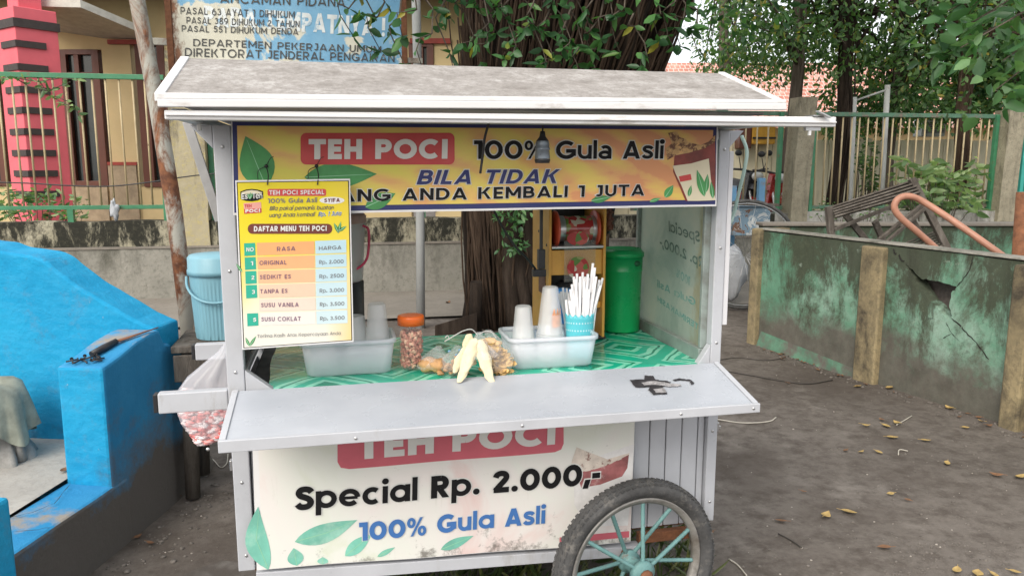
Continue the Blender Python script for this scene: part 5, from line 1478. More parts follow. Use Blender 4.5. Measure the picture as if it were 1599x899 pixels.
# serving flap that slopes down to the front
hl, hr, fl, fr = np.array([-.303,2.146,.893]), np.array([1.142,2.146,.892]), np.array([-.306,1.90,.841]), np.array([1.140,1.90,.836])
dn = np.array([0,0,-.004])
fp = part('flap', M['flap'], lambda m: m.hexa([fl+dn, fr+dn, hr+dn, hl+dn], [fl, fr, hr, hl]), bev=0)
e_ = np.array([0,0,.003])
part('lip', M['alu'], lambda m: m.hexa([fl+(-.001,-.012,-.028), fr+(.001,-.012,-.023), fr+(.001,-.001,-.023), fl+(-.001,-.001,-.028)], [fl+(-.001,-.012,.003), fr+(.001,-.012,.003), fr+(.001,-.001,.003), fl+(-.001,-.001,.003)]), fp, label='front edge trim of the flap')
for a, b_, s_ in ((fl, hl, 1), (fr, hr, -1)):
    part('edge_trim', M['alu'], lambda m: m.hexa([a+(0,.0,.001), a+(.016*s_,.0,.001), b_+(.016*s_,0,.001), b_+(0,0,.001)], [a+(0,.0,.0042), a+(.016*s_,.0,.0042), b_+(.016*s_,0,.0042), b_+(0,0,.0042)]), fp, bev=.001)
# cabinet
def planks(m):
    x = -.27
    while x < 1.126:
        m.box(x, min(x+.052, 1.126), 2.188, 2.198, .345, .843); x += .055
part('front_panel', M['alu'], planks, bev=.003)
part('front_backing', M['rubber_dark'], lambda m: m.box(-.27, 1.126, 2.2, 2.206, .345, .843))
part('side_wall', M['alu'], lambda m: m.box(-.312, -.30, 2.206, 2.764, .345, .843)); part('side_wall', M['alu'], lambda m: m.box(1.145, 1.157, 2.206, 2.764, .345, .843))
part('rear_panel', M['alu'], lambda m: m.box(-.279, 1.129, 2.785, 2.795, .345, .843))
part('floor_panel', M['rust'], lambda m: m.box(-.279, 1.129, 2.21, 2.78, .33, .342))
part('bottom_rail', M['alu'], lambda m: m.hexa([(-.268,2.148,.315), (.90,2.148,.272), (.90,2.186,.272), (-.268,2.186,.315)], [(-.268,2.148,.355), (.90,2.148,.305), (.90,2.186,.305), (-.268,2.186,.355)]), label='dirty bottom rail under the lower banner')
part('angle_iron', M['rust'], lambda m: (m.box(.90, 1.126, 2.160, 2.186, .305, .338)), label='rusty angle iron behind the wheel')
for x in (-.295, ):
    part('prop_leg', M['rust'], lambda m: m.bar((x+.05, 2.5, -.02), (x+.05, 2.5, .335), .04, .04))
for xx, zz0 in [(-.295,z) for z in (.40,.62,.94,1.22,1.55)] + [(1.146,z) for z in (.42,.66,.95,1.25,1.55)]:
    part('rivet', M['chrome'], lambda m: m.lathe([(0,-.0025),(.004,-.002),(.005,0)], (xx, 2.17, zz0), 10, axis='y'), bev=0)
for xx in (-.33, .02, .45, .9, 1.12):
    part('rivet', M['chrome'], lambda m: m.lathe([(0,-.0025),(.0035,-.002),(.0045,0)], (xx, 1.888, .826), 10, axis='y'), fp, bev=0)
part('latch', M['chrome'], lambda m: (m.box(1.164, 1.172, 2.175, 2.195, .655, .685), m.box(1.172, 1.18, 2.18, 2.19, .66, .672)))
part('latch', M['chrome'], lambda m: (m.box(-.326, -.319, 2.175, 2.195, .655, .685)))
# push handles on the left
for y, x0 in ((2.186, -.499), (2.785, -.505)):
    h = part('push_handle', M['alu'], lambda m: m.box(x0, -.319, y-.016, y+.016, .835, .891), bev=.003)
    part('end_cap', M['black'], lambda m: m.box(x0-.012, x0-.001, y-.015, y+.015, .838, .889), h)
# glazed side panels
M['glass_dark'] = simple('dark_tinted_panel', (.035,.037,.042), .25, 0, .3, 6, dirt=(.12,.12,.12), dirt_lo=.5, dirt_hi=.8, bump=0)
sl = part('side_panel', M['glass_dark'], lambda m: m.box(-.300, -.294, 2.206, 2.764, .90, 1.60), label='dark tinted left side panel')
part('panel_frame', M['alu'], lambda m: m.box(-.308, -.286, 2.206, 2.764, TOPZ+.001, .90), sl)
part('panel_frame', M['alu'], lambda m: m.box(-.308, -.286, 2.206, 2.764, 1.575, 1.605), sl)
def glass_sign_mat():
    t = NT('stained_frosted_panel')
    n = t.noise(5, 8, .7, dist=.4)
    col = t.ramp(n, [(.3, (.38,.47,.42,1)), (.5, (.54,.60,.54,1)), (.68, (.64,.65,.57,1)), (.8, (.58,.52,.32,1))])
    y_ = t.noise(3.5, 9, .7, (1,1,.4), loc=(2,3,4))
    ey = t.sep('y', -.05, -.28)
    col = t.mix(t.ramp(t.math('ADD', y_, t.math('MULTIPLY', ey, .22)), [(.60, 0.), (.76, .75)]), col, (.42,.33,.12,1))
    t.base(col).set(rough=.3)
    tr = t.n.new('ShaderNodeBsdfTranslucent'); t.L(col, tr.inputs['Color'])
    mx = t.n.new('ShaderNodeMixShader'); mx.inputs[0].default_value = .6
    t.L(t.b.outputs[0], mx.inputs[1]); t.L(tr.outputs[0], mx.inputs[2]); t.L(mx.outputs[0], t.n['Material Output'].inputs['Surface'])
    return t.m
PX = 1.118
sp = part('side_panel', glass_sign_mat(), lambda m: m.box(PX, PX+.005, 2.222, 2.75, .925, 1.58), bev=0, label='stained frosted right side panel with reversed lettering')
M['alu_green'] = simple('dull_green_frame', (.28,.33,.31), .5, .2, .2, 8, dirt=(.14,.13,.11), dirt_lo=.5, dirt_hi=.7)
part('panel_frame', M['alu_green'], lambda m: m.box(PX-.014, PX+.018, 2.206, 2.764, TOPZ+.002, .925), sp)
part('panel_frame', M['alu_green'], lambda m: m.box(PX-.010, PX+.014, 2.206, 2.222, .926, 1.60), sp)
part('panel_frame', M['alu_green'], lambda m: m.box(PX-.014, PX+.014, 2.745, 2.764, .926, 1.60), sp)
part('panel_frame', M['alu_green'], lambda m: m.box(PX-.010, PX+.012, 2.223, 2.744, 1.58, 1.604), sp)
M['ghost_dark'] = simple('faded_green_ink', (.11,.18,.155), .5, dirt=(.42,.49,.43), dirt_lo=.52, dirt_hi=.66, dirt_scale=14)
M['ghost_teal'] = simple('faded_teal_ink', (.17,.37,.34), .5, dirt=(.45,.53,.46), dirt_lo=.50, dirt_hi=.64, dirt_scale=14)
def gp(zx, zy): 
    q = atX(760+zx/2.81, 300+zy/2.81, PX); return q
for body, a, b_, tl, mm in (('Special', (938,222), (802,172), (936,172), 'ghost_dark'), ('Rp. 2.000,-', (952,333), (762,238), (952,285), 'ghost_dark'), ('100%', (895,412), (835,372), (895,372), 'ghost_teal'), ('Gula Asli', (918,500), (750,415), (918,466), 'ghost_teal'), ('TERIMAKASIH', (930,606), (752,478), (930,578), 'ghost_teal')):
    gtext(body, sp, M[mm], gp(*a), gp(*b_), gp(*tl), .19, lift=.0008, ldir=(-1,0,0))
# roof
M['ply'] = simple('grey_underside', (.32,.31,.30), .8)
rY0, rY1, rY2 = 1.935, 2.26, 2.97
def roof_slab(m):
    a = [(-.392,rY0,1.661), (1.186,rY0,1.673), (1.170,rY1,1.784), (-.388,rY1,1.784), (-.388,rY2,1.70), (1.170,rY2,1.70)]
    lo = [tuple(np.array(p)-(0,0,.012)) for p in a]
    m.add(a+lo, [(0,1,2,3), (3,2,5,4), (6,9,8,7), (9,10,11,8), (0,6,7,1), (1,7,8,2), (2,8,11,5), (5,11,10,4), (4,10,9,3), (3,9,6,0)])
rf = part('roof', M['roof'], roof_slab, bev=.003)
part('fascia', M['alu_top'], lambda m: m.hexa([(-.394,rY0-.022,1.6325), (1.188,rY0-.022,1.650), (1.188,rY0-.001,1.650), (-.394,rY0-.001,1.6325)], [(-.394,rY0-.022,1.650), (1.188,rY0-.022,1.667), (1.188,rY0-.001,1.667), (-.394,rY0-.001,1.650)]), rf)
part('fascia', M['alu_top'], lambda m: m.hexa([(-.395,rY0-.018,1.6505), (1.189,rY0-.018,1.6675), (1.189,rY0-.001,1.6675), (-.395,rY0-.001,1.6505)], [(-.395,rY0-.018,1.664), (1.189,rY0-.018,1.677), (1.189,rY0-.001,1.677), (-.395,rY0-.001,1.664)]), rf)
for x, zA in ((-.398,1.660), (1.180,1.672)):
    part('edge_trim', M['alu_top'], lambda m: (m.hexa([(x-.006,rY0,zA-.014), (x+.016,rY0,zA-.014), (x+.016-(.014 if x>0 else -.004),rY1,1.772), (x-.006-(.014 if x>0 else -.004),rY1,1.78)], [(x-.006,rY0,zA+.005), (x+.016,rY0,zA+.005), (x+.016-(.014 if x>0 else -.004),rY1,1.789), (x-.006-(.014 if x>0 else -.004),rY1,1.789)])), rf)
part('ceiling_panel', M['ply'], lambda m: m.box(-.36, 1.15, 1.96, 2.94, 1.640, 1.646), rf)
rbm = part('roof_beam', M['alu_top'], lambda m: m.hexa([(-.383,1.922,1.605), (1.348,1.922,1.607), (1.348,1.955,1.607), (-.383,1.955,1.605)], [(-.383,1.922,1.626), (1.348,1.922,1.634), (1.348,1.955,1.634), (-.383,1.955,1.626)]), bev=.003)
part('ridge', M['alu_top'], lambda m: m.hexa([(-.381,1.916,1.614), (1.346,1.916,1.617), (1.346,1.921,1.617), (-.381,1.921,1.614)], [(-.381,1.916,1.618), (1.346,1.916,1.621), (1.346,1.921,1.621), (-.381,1.921,1.618)]), rbm, bev=.001)
part('roof_beam', M['alu_top'], lambda m: m.box(-.38, 1.18, 2.90, 2.93, 1.6085, 1.6375), bev=.003)
for x in (-.375, 1.13):
    part('cross_beam', M['alu'], lambda m: m.box(x, x+.035, 1.956, 2.899, 1.6085, 1.632), bev=.003)
part('fascia', M['alu_top'], lambda m: m.box(-.392, 1.175, 2.972, 2.99, 1.655, 1.70), rf)
for x0, x1 in ((-.271,1.127),):
    part('header_rail', M['alu'], lambda m: m.box(x0, x1, 2.172, 2.196, 1.578, 1.606)); part('header_rail', M['alu'], lambda m: m.box(x0+.01, x1, 2.768, 2.792, 1.578, 1.606))
# wheels: tyre, rim, hub and rebar spokes
def wheel(cy, side):
    c = np.array([.847, cy, .289]); Rm = .2475
    prof = [(Rm+.037*math.cos(a), .036*math.sin(a)) for a in np.linspace(0, 2*math.pi, 18)]
    wo = None
    ya = R(10) if side > 0 else 0                 # the near wheel sits a little skewed on its axle
    def yw(mb):
        mb.v = [(c[0]+(x-c[0])*math.cos(ya)-(y-c[1])*math.sin(ya), c[1]+(x-c[0])*math.sin(ya)+(y-c[1])*math.cos(ya), z) for x, y, z in mb.v]; return mb
    m = MB(); m.lathe([(Rm+a_*.8, b_*.84) for a_, b_ in [(-.030,-.012),(-.034,.0),(-.030,.012),(-.016,.024),(0,.036),(.018,.036),(.031,.026),(.038,.012),(.040,0),(.038,-.012),(.031,-.026),(.018,-.036),(0,-.036),(-.016,-.024),(-.030,-.012)]], c, 72, axis='y')
    # worn tread blocks
    for k in range(88):
        for j, (o_, sk) in enumerate(((.008,.5), (-.008,-.5), (.021,.3), (-.021,-.3))):
            a = 2*math.pi*(k+.5*(j % 2))/88; r_ = Rm + (.0332 if abs(o_) < .02 else .0272)
            d = np.array([math.cos(a), 0, math.sin(a)]); t_ = np.array([-math.sin(a), 0, math.cos(a)]); s_ = np.array([0,1.,0])
            q = c + d*(r_-.003) + s_*o_
            m.bar(q - t_*.0062 - s_*.0035*sk, q + t_*.0062 + s_*.0035*sk, .011, .0046, up=d)
    wo = yw(m).build('wheel', M['tyre'], CT)
    m = MB(); m.lathe([(.222,-.0175),(.226,-.0175),(.226,.0175),(.222,.0175),(.213,.012),(.207,.008),(.207,-.008),(.213,-.012),(.222,-.0175)], c, 72, axis='y'); yw(m).build('rim', M['rim'], wo)
    m = MB(); m.lathe([(0,-.058*side),(.018,-.058*side),(.036,-.05*side),(.040,-.045*side),(.040,-.03*side),(.024,-.028*side),(.024,.03*side),(.036,.032*side),(.036,.048*side),(0,.05*side)], c, 28, axis='y'); yw(m).build('hub', M['teal'], wo)
    m = MB(); m.lathe([(0,-.075*side),(.014,-.074*side),(.016,-.07*side),(.021,-.066*side),(.021,-.0585*side),(0,-.0585*side)], c, 10, axis='y'); yw(m).build('axle_nut', M['rust'], wo)
    for k in range(12):
        a = R(85) + 2*math.pi*k/12; f = k % 2
        y0 = (-.036 if f == 0 else .038)*side
        p = c + np.array([.030*math.cos(a), y0, .034*math.sin(a)]); q = c + np.array([.210*math.cos(a), -.002, .210*math.sin(a)])
        m = MB(); n = 26; m.tube([p+(q-p)*j/n for j in range(n+1)], [.0062+.0009*(j % 2) for j in range(n+1)], 8)
        yw(m).build('spoke', M['teal'], wo)
wheel(2.055, 1); wheel(2.93, -1)
part('axle', M['rust'], lambda m: m.tube([(.847,2.105,.289), (.847,2.88,.289)], .013, 10))
for y in (2.3, 2.7): part('axle_bracket', M['rust'], lambda m: m.box(.825, .879, y-.012, y+.012, .268, .329))

# things hung on and lying on the cart
def mtx(name, c, rough=.6): return simple(name, c, rough, 0, .05, 6, bump=0)
M['ink_black'] = simple('black_print', (.009,.009,.010), .6, 0, .05, 6, bump=0, spec=.2); M['ink_white'] = mtx('white_print', (.66,.66,.63)); M['ink_red'] = simple('red_print', (.52,.055,.055), .5, 0, .12, 6, bump=0)
M['ink_navy'] = mtx('navy_print', (.022,.028,.12)); M['ink_blue'] = mtx('blue_print', (.045,.15,.40)); M['ink_leaf'] = simple('green_leaf_print', (.055,.25,.075), .5, 0, .35, 7, bump=0)
M['ink_mint'] = simple('mint_leaf_print', (.17,.47,.37), .5, 0, .3, 7, dirt=(.42,.62,.52), dirt_lo=.5, dirt_hi=.8, dirt_scale=9, bump=0); M['ink_leaf_lt'] = mtx('pale_leaf_vein', (.30,.58,.36)); M['ink_cream'] = mtx('cream_print', (.66,.60,.44))
M['ink_tea'] = simple('tea_brown_print', (.19,.035,.025), .5, 0, .6, 9, bump=0); M['ink_splash'] = simple('splash_print', (.55,.34,.14), .5, 0, .4, 40, dirt=(.13,.05,.025), dirt_lo=.5, dirt_hi=.56, dirt_scale=38, bump=0)
M['ink_grey'] = mtx('grey_print', (.16,.16,.17)); M['ink_green'] = mtx('teal_cell_print', (.02,.36,.25)); M['vinyl_edge'] = mtx('white_vinyl_edge', (.7,.7,.7))
M['ink_rose'] = simple('rose_panel_print', (.55,.12,.155), .5, 0, .12, 5, bump=0)

def banner_mat():
    t = NT('orange_yellow_banner_print')
    r_ = t.n.new('ShaderNodeTexWave'); r_.inputs['Scale'].default_value = 2.2; r_.inputs['Distortion'].default_value = 5; r_.inputs['Detail'].default_value = 3
    t.L(t.map((1, 1, 3.2), (0, .5, 0)), r_.inputs['Vector'])
    n = t.noise(3, 6, .6, (1,1,3), 1.0)
    f = t.math('ADD', t.math('MULTIPLY', r_.outputs['Fac'], .24), n)
    zz = t.sep('z', .0, .25)
    f2 = t.math('ADD', f, t.math('MULTIPLY', zz, .16)); xx = t.sep('x', .2, 1.3); f3 = t.math('ADD', f2, t.math('MULTIPLY', xx, .26))
    col = t.ramp(f3, [(.50, (.66,.60,.10,1)), (.76, (.70,.52,.12,1)), (.95, (.68,.36,.14,1)), (1.0, (.64,.29,.13,1))])
    g = t.noise(2.0, 4, loc=(5,0,2)); col = t.mix(t.ramp(g, [(.55, 0.), (.75, .5)]), col, (.50,.47,.07,1))
    t.base(col).set(rough=.42); t.bump(t.noise(7, 3), .12, .01); return t.m
def pl(px_, py_, Y): return atY(px_, py_, Y)
BY = 2.135
ub = thing('banner', 'orange vinyl banner hung under the cart roof with red drink name box', 'banner', (-.275, BY, 1.37))
def uwarp(p):
    u = (p[0]+.275)/1.4; v = (p[2]-1.37)/.245
    return np.array([p[0], p[1] + .006*math.sin(u*9+.5)*(1-v)*.8 + .004*math.sin(u*23+v*3)*(1-v), p[2]])
cTL, cTR, cBR, cBL = pl(361,190,BY), pl(1121,198,BY), pl(1118,322,BY), pl(364,336,BY)
def bil(u, v): return (cBL*(1-u)+cBR*u)*(1-v) + (cTL*(1-u)+cTR*u)*v
def ubgrid(u0, u1, v0, v1, lift, mat, name, nu=60, nv=10):
    m = MB(); m.grid(lambda a, b_: uwarp(bil(u0+(u1-u0)*a, v0+(v1-v0)*b_)) + np.array([0,-lift,0]), nu, nv)
    return m.build(name, mat, ub, fix=False)
ubgrid(0, 1, 0, 1, 0, M['vinyl_edge'], 'vinyl_sheet')
ubgrid(.002, .997, .025, .998, .0008, M['ink_navy'], 'border_print')
ubgrid(.0105, .9885, .085, .957, .0016, banner_mat(), 'background_print')
def uprint(name, mat, pts, lift=.0024, parent=None):
    return flat_print(name, mat, [pl(x, y, BY) for x, y in pts], uwarp, lift, parent or ub)
z4 = lambda x, y: (340+x/2.996, 160+y/2.996)
z6 = lambda x, y: (700+x/3.331, 160+y/3.331)
def pleaf(fn, Y, parent, a, b_, wd_, mat, vein, lift, bend=0, warp=None, name='leaf_print'):
    W_ = warp or (lambda p: p)
    pts = leaf_poly(a, b_, wd_, 12, bend)
    o = flat_print(name, mat, [pl(*fn(*p), Y) for p in pts], W_, lift, parent)
    a = np.array(a, float); b_ = np.array(b_, float); d = b_-a; s_ = np.array([-d[1], d[0]])/np.linalg.norm(d)
    m = MB(); v = [a+s_*1.5+d*.02, a-s_*1.5+d*.02] + [a+d*.5+s_*(bend+1.3), a+d*.5+s_*(bend-1.3)] + [a+d*.93+s_*.6, a+d*.93-s_*.6]
    m.add([W_(pl(*fn(*p), Y)) + np.array([0,-lift-.0006,0]) for p in v], [(0,1,3,2), (2,3,5,4)]); m.build('vein_print', vein, o, fix=False)
pleaf(z4, BY, ub, (225,395), (130,158), 82, M['ink_leaf'], M['ink_leaf_lt'], .0024, 0, uwarp)
pleaf(z4, BY, ub, (405,350), (745,335), 60, M['ink_leaf'], M['ink_leaf_lt'], .0024, 0, uwarp)
pleaf(z4, BY, ub, (690,490), (832,425), 36, M['ink_leaf'], M['ink_leaf_lt'], .0024, 0, uwarp)
pleaf(z6, BY, ub, (1130,495), (1172,430), 20, M['ink_leaf'], M['ink_leaf_lt'], .0024, 0, uwarp)
pleaf(z6, BY, ub, (1050,516), (1110,498), 10, M['ink_leaf'], M['ink_leaf_lt'], .0024, 0, uwarp)
pleaf(z6, BY, ub, (740,512), (850,490), 18, M['ink_leaf'], M['ink_leaf_lt'], .0022, 0, uwarp)
uprint('name_box_print', M['ink_red'], [z4(*p) for p in rrect(388,1107,143,291,26)], .0028)
uprint('cup_print', M['ink_tea'], [z6(*p) for p in ((1176,270),(1250,262),(1330,240),(1386,205),(1388,300),(1384,505),(1300,512),(1236,512),(1200,430),(1170,360))], .0024)
uprint('cup_label_print', M['ink_cream'], [z6(*p) for p in ((1166,330),(1260,318),(1352,292),(1362,400),(1386,508),(1300,512),(1246,512),(1212,430),(1184,375))], .0030)
uprint('cup_label_box_print', M['ink_red'], [z6(*p) for p in ((1198,385),(1258,372),(1264,402),(1206,414))], .0036)
uprint('splash_print', M['ink_splash'], [z6(*p) for p in ((1182,275),(1140,300),(1128,240),(1160,215),(1142,160),(1188,150),(1200,180),(1230,190),(1262,212),(1310,222),(1352,205),(1386,170),(1386,205),(1330,240),(1250,262))], .0030)
for k, (a, b_, w_) in enumerate((((1330,490),(1290,350),20), ((1335,470),(1345,372),14), ((1250,490),(1262,430),10), ((1372,500),(1362,410),12))):
    pleaf(z6, BY, ub, a, b_, w_, M['ink_leaf'], M['ink_leaf_lt'], .0036, 0, uwarp)
def utext(body, a, b_, tl, mat, w, out=0, shear=0, gap=.1):
    gtext(body, ub, mat, pl(*a, BY), pl(*b_, BY), pl(*tl, BY), w, out, M['ink_white'], shear, .0024, warp=uwarp, gap=gap)
utext('TEH POCI', (482,249), (698,248), (482,217.4), M['ink_white'], .26, gap=.085)
utext('100% Gul@ Asli', (739,248.5), (1035,248), (739,219.5), M['ink_black'], .21, .055, gap=.085)
utext('BILA TIDAK', (650,288), (868,286), (650,265.5), M['ink_navy'], .21, .05, .24, .13)
utext('UANG ANDA KEMBALI 1 JUTA', (505,315.6), (1006,305.2), (505,296.5), M['ink_black'], .20, .05, 0, .14)

# lower banner
LY = 2.146
lb = thing('banner', 'pale faded vinyl banner on the lower front of the cart with price', 'banner', (-.27, LY, .32))
def lower_mat():
    t = NT('pale_faded_banner_print')
    f = t.noise(2.6, 5, .6, dist=.8)
    col = t.ramp(f, [(.28, (.58,.63,.47,1)), (.43, (.70,.72,.66,1)), (.58, (.72,.69,.66,1)), (.76, (.68,.50,.47,1))])
    d = t.noise(5, 9, .75, (2.2,1,.3), loc=(4,4,1)); col = t.mix(t.ramp(d, [(.58, 0.), (.8, .45)]), col, (.30,.26,.2,1))
    zb = t.sep('z', .10, .0); d2 = t.noise(14, 9, .75, loc=(1,1,7)); col = t.mix(t.ramp(t.math('ADD', d2, t.math('MULTIPLY', zb, .2)), [(.62, 0.), (.74, .8)]), col, (.10,.09,.075,1))
    t.base(col).set(rough=.4); t.bump(t.noise(6, 3), .1, .01); return t.m
lTL, lTR, lBR, lBL = pl(393,668,LY), pl(992,630,LY), pl(985,846,LY), pl(401,889,LY)
def lwarp(p): return p + np.array([0, .0025*math.sin(p[0]*14+p[2]*6), 0])
def lbil(u, v): return (lBL*(1-u)+lBR*u)*(1-v) + (lTL*(1-u)+lTR*u)*v
def lgrid(u0, u1, v0, v1, lift, mat, name):
    m = MB(); m.grid(lambda a, b_: lwarp(lbil(u0+(u1-u0)*a, v0+(v1-v0)*b_)) + np.array([0,-lift,0]), 50, 14); return m.build(name, mat, lb, fix=False)
lgrid(0, 1, 0, 1, 0, M['vinyl_edge'], 'vinyl_sheet'); lgrid(.014, .999, .004, .999, .0008, lower_mat(), 'background_print')
z7 = lambda x, y: (360+x/3.471, 640+y/3.471)
z8 = lambda x, y: (760+x/2.652, 560+y/2.652)
def lprint(name, mat, pts, lift): 
    return flat_print(name, mat, [pl(x, y, LY) for x, y in pts], lwarp, lift, lb)
lprint('name_box_print', M['ink_rose'], [(527,650),(880,620),(880,692),(876,701),(866,705),(545,731),(532,729),(527,720)], .0022)
for a, b_, w_, bn in (((205,860),(150,520),62,-38), ((348,712),(688,592),52,12), ((620,790),(765,668),36,0), ((360,840),(342,745),44,0), ((795,792),(892,738),14,0), ((1138,752),(1318,680),26,0), ((500,835),(500,795),30,0)):
    pleaf(z7, LY, lb, a, b_, w_, M['ink_mint'], M['ink_leaf_lt'], .0018, bn, lwarp)
lprint('cup_print', simple('faded_cup_print', (.70,.69,.68), .45, 0, .14, 20, dirt=(.5,.5,.48), bump=0), [z8(*p) for p in ((360,440),(610,350),(600,520),(585,690),(410,690),(362,600))], .0018)
lprint('tea_print', simple('faded_tea_print', (.33,.12,.12), .45, 0, .5, 14, dirt=(.55,.40,.38), dirt_lo=.56, dirt_hi=.66, dirt_scale=12, bump=0), [z8(*p) for p in ((372,470),(430,460),(500,440),(588,395),(582,450),(560,486),(470,520),(390,532))], .0024)
lprint('splash_print', simple('faded_splash_print', (.62,.55,.48), .45, 0, .2, 30, dirt=(.20,.09,.07), dirt_lo=.54, dirt_hi=.6, dirt_scale=30, bump=0), [z8(*p) for p in ((350,430),(372,365),(420,385),(460,400),(500,415),(590,388),(588,400),(500,440),(430,462),(372,472))], .0024)
lprint('edge_print', M['ink_rose'], [z8(*p) for p in ((300,735),(590,712),(590,738),(300,760))], .0024)
def ltext(body, a, b_, tl, mat, w, out=0, gap=.08):
    gtext(body, lb, mat, pl(*a, LY), pl(*b_, LY), pl(*tl, LY), w, out, M['ink_white'], 0, .0020, warp=lwarp, gap=gap)
ltext('TEH POCI', (556,716), (866,692.5), (556,676), M['ink_white'], .26)
ltext('Special Rp. 2.000,-', (462,796), (936,754), (462,760), M['ink_black'], .255, .05)
ltext('100% Gula Asli', (560,843.5), (850,815), (560,814.5), M['ink_blue'], .25, .04)

# menu board wired to the banner
MY = 2.098
mb_ = thing('menu_board', 'yellow printed price list board hanging from two wires on the left', 'menu board', (-.265, MY, 1.02))
zm = lambda x, y: (340+x*.3672, 270+y*.3671)
mTL, mTR, mBR, mBL = pl(*zm(74,32),MY), pl(*zm(563,25),MY), pl(*zm(578,718),MY), pl(*zm(104,752),MY)
def mbil(u, v): return (mBL*(1-u)+mBR*u)*(1-v) + (mTL*(1-u)+mTR*u)*v
m = MB(); b4 = [mBL, mBR, mTR, mTL]; m.hexa([p+(0,.006,0) for p in b4], [p for p in b4]); m.build('board', M['vinyl_edge'], mb_, bev=.001)
def mquad(u0, u1, v0, v1, lift, mat, name):
    m = MB(); m.add([mbil(u, v) + np.array([0,-lift,0]) for u, v in ((u0,v0),(u1,v0),(u1,v1),(u0,v1))], [(0,1,2,3)]); return m.build(name, mat, mb_, fix=False)
mquad(.012, .988, .010, .990, .0006, M['ink_black'], 'border_print')
def menu_mat():
    t = NT('yellow_white_menu_print')
    z_ = t.sep('z', .0, .44); x_ = t.sep('x', 0, .29)
    n = t.noise(7, 4, .5)
    f = t.math('ADD', z_, t.math('MULTIPLY', n, .22))
    col = t.ramp(f, [(.22, (.72,.70,.62,1)), (.5, (.72,.70,.45,1)), (.70, (.70,.60,.06,1)), (.9, (.70,.58,.015,1))])
    k = t.math('MULTIPLY', t.ramp(x_, [(.75, 0.), (1, 1.)]), t.ramp(z_, [(.0, .8), (.55, .35)]))
    col = t.mix(k, col, (.72,.50,.10,1)); k2 = t.math('MULTIPLY', t.ramp(x_, [(0, 1.), (.14, 0.)]), t.ramp(z_, [(.2, 0.), (.4, .7)]))
    col = t.mix(k2, col, (.70,.58,.03,1))
    t.base(col).set(rough=.3); return t.m
mquad(.020, .980, .0145, .9855, .0012, menu_mat(), 'background_print')
def mprint(name, mat, pts, lift, parent=None):
    m = MB(); m.poly([pl(*zm(x, y), MY) + np.array([0,-lift,0]) for x, y in pts]); return m.build(name, mat, parent or mb_, fix=False)
def mtext(body, x0, yb0, x1, yb1, cap, mat, w=.16, out=0, outm='ink_white', shear=0, gap=.12, lift=.0012):
    gtext(body, mb_, M[mat], pl(*zm(x0,yb0),MY), pl(*zm(x1,yb1),MY), pl(*zm(x0+cap*.02,yb0-cap),MY), w, out, M[outm], shear, lift, gap=gap)
ov = [(145+50*math.cos(a)*(1 if abs(math.cos(a))<.8 else .97), 92+27*math.sin(a)) for a in np.linspace(0, 2*math.pi, 28)[:-1]]
mprint('logo_print', M['ink_black'], [(96,80),(120,71),(145,68),(170,71),(193,78),(194,106),(170,117),(145,121),(120,119),(98,112)], .0018)
mprint('logo_print', M['ink_cream'], [(101,83),(122,76),(145,73),(168,76),(189,83),(189,88),(101,91)], .0021)
for tx, x0_, x1_, yb_ in (('Es', 101, 128, 112), ('Teh', 148, 190, 109)): gtext(tx, mb_, M['ink_white'], pl(*zm(x0_,yb_),MY), pl(*zm(x1_,yb_-1),MY), pl(*zm(x0_,yb_-25),MY), .2, lift=.0016, gap=.07)
for a, b_ in (((136,110),(128,86)), ((138,110),(150,84)), ((137,112),(140,82))): pleaf(zm, MY, mb_, a, b_, 5, M['ink_leaf'], M['ink_leaf_lt'], .003)
M['ink_brown'] = mtx('brown_print', (.14,.03,.02)); M['ink_pink'] = mtx('pink_print', (.70,.33,.28))
mprint('logo_box_print', M['ink_pink'], [(110,129),(184,124),(186,150),(112,154)], .0018); mprint('logo_box_print', M['ink_red'], [(112,154),(186,150),(187,169),(113,174)], .0018)
mtext('TEH', 114, 148, 144, 146, 14, 'ink_red', .2); gtext('POCI', mb_, M['ink_white'], pl(*zm(118,169),MY), pl(*zm(180,166),MY), pl(*zm(118,155),MY), .26, lift=.0013)
mprint('title_box_print', M['ink_red'], rrect(212,461,68,98,8), .0018); gtext('TEH POCI SPECIAL', mb_, M['ink_white'], pl(*zm(219,93),MY), pl(*zm(453,91),MY), pl(*zm(219,74),MY), .19, lift=.0013, gap=.12)
mtext('100% Gul@ Asli', 213, 129, 422, 125, 20, 'ink_grey', .2)
mprint('oval_print', M['vinyl_edge'], [(486+53*math.cos(a), 117+15*math.sin(a)) for a in np.linspace(0, 2*math.pi, 25)[:-1]], .0018); mtext('SYIFA', 453, 125, 519, 123, 16, 'ink_brown', .22, gap=.18)
mtext('Bila pakai pemanis buatan', 220, 159, 491, 155, 17, 'ink_navy', .15, shear=.3); mtext('uang Anda kembali', 218, 188, 410, 184, 17, 'ink_navy', .15, shear=.3); mtext('Rp. 1 Juta', 428, 184, 523, 180, 17, 'ink_blue', .16, .07, shear=.3)
M['ink_brown'] = mtx('brown_print', (.14,.03,.02))
mprint('heading_box_print', M['ink_brown'], rrect(128,487,216,259,20), .0018); gtext('DAFTAR MENU TEH POCI', mb_, M['ink_white'], pl(*zm(154,249),MY), pl(*zm(463,246),MY), pl(*zm(154,226),MY), .24, lift=.0013, gap=.11)
for a, b_ in (((515,256),(494,212)), ((512,248),(548,226)), ((512,256),(524,206))): pleaf(zm, MY, mb_, a, b_, 7, M['ink_leaf'], M['ink_leaf_lt'], .0018)
for a, b_ in (((135,735),(118,697)), ((136,735),(164,692)), ((104,420),(78,385))): pleaf(zm, MY, mb_, a, b_, 6, M['ink_leaf'], M['ink_leaf_lt'], .0018)
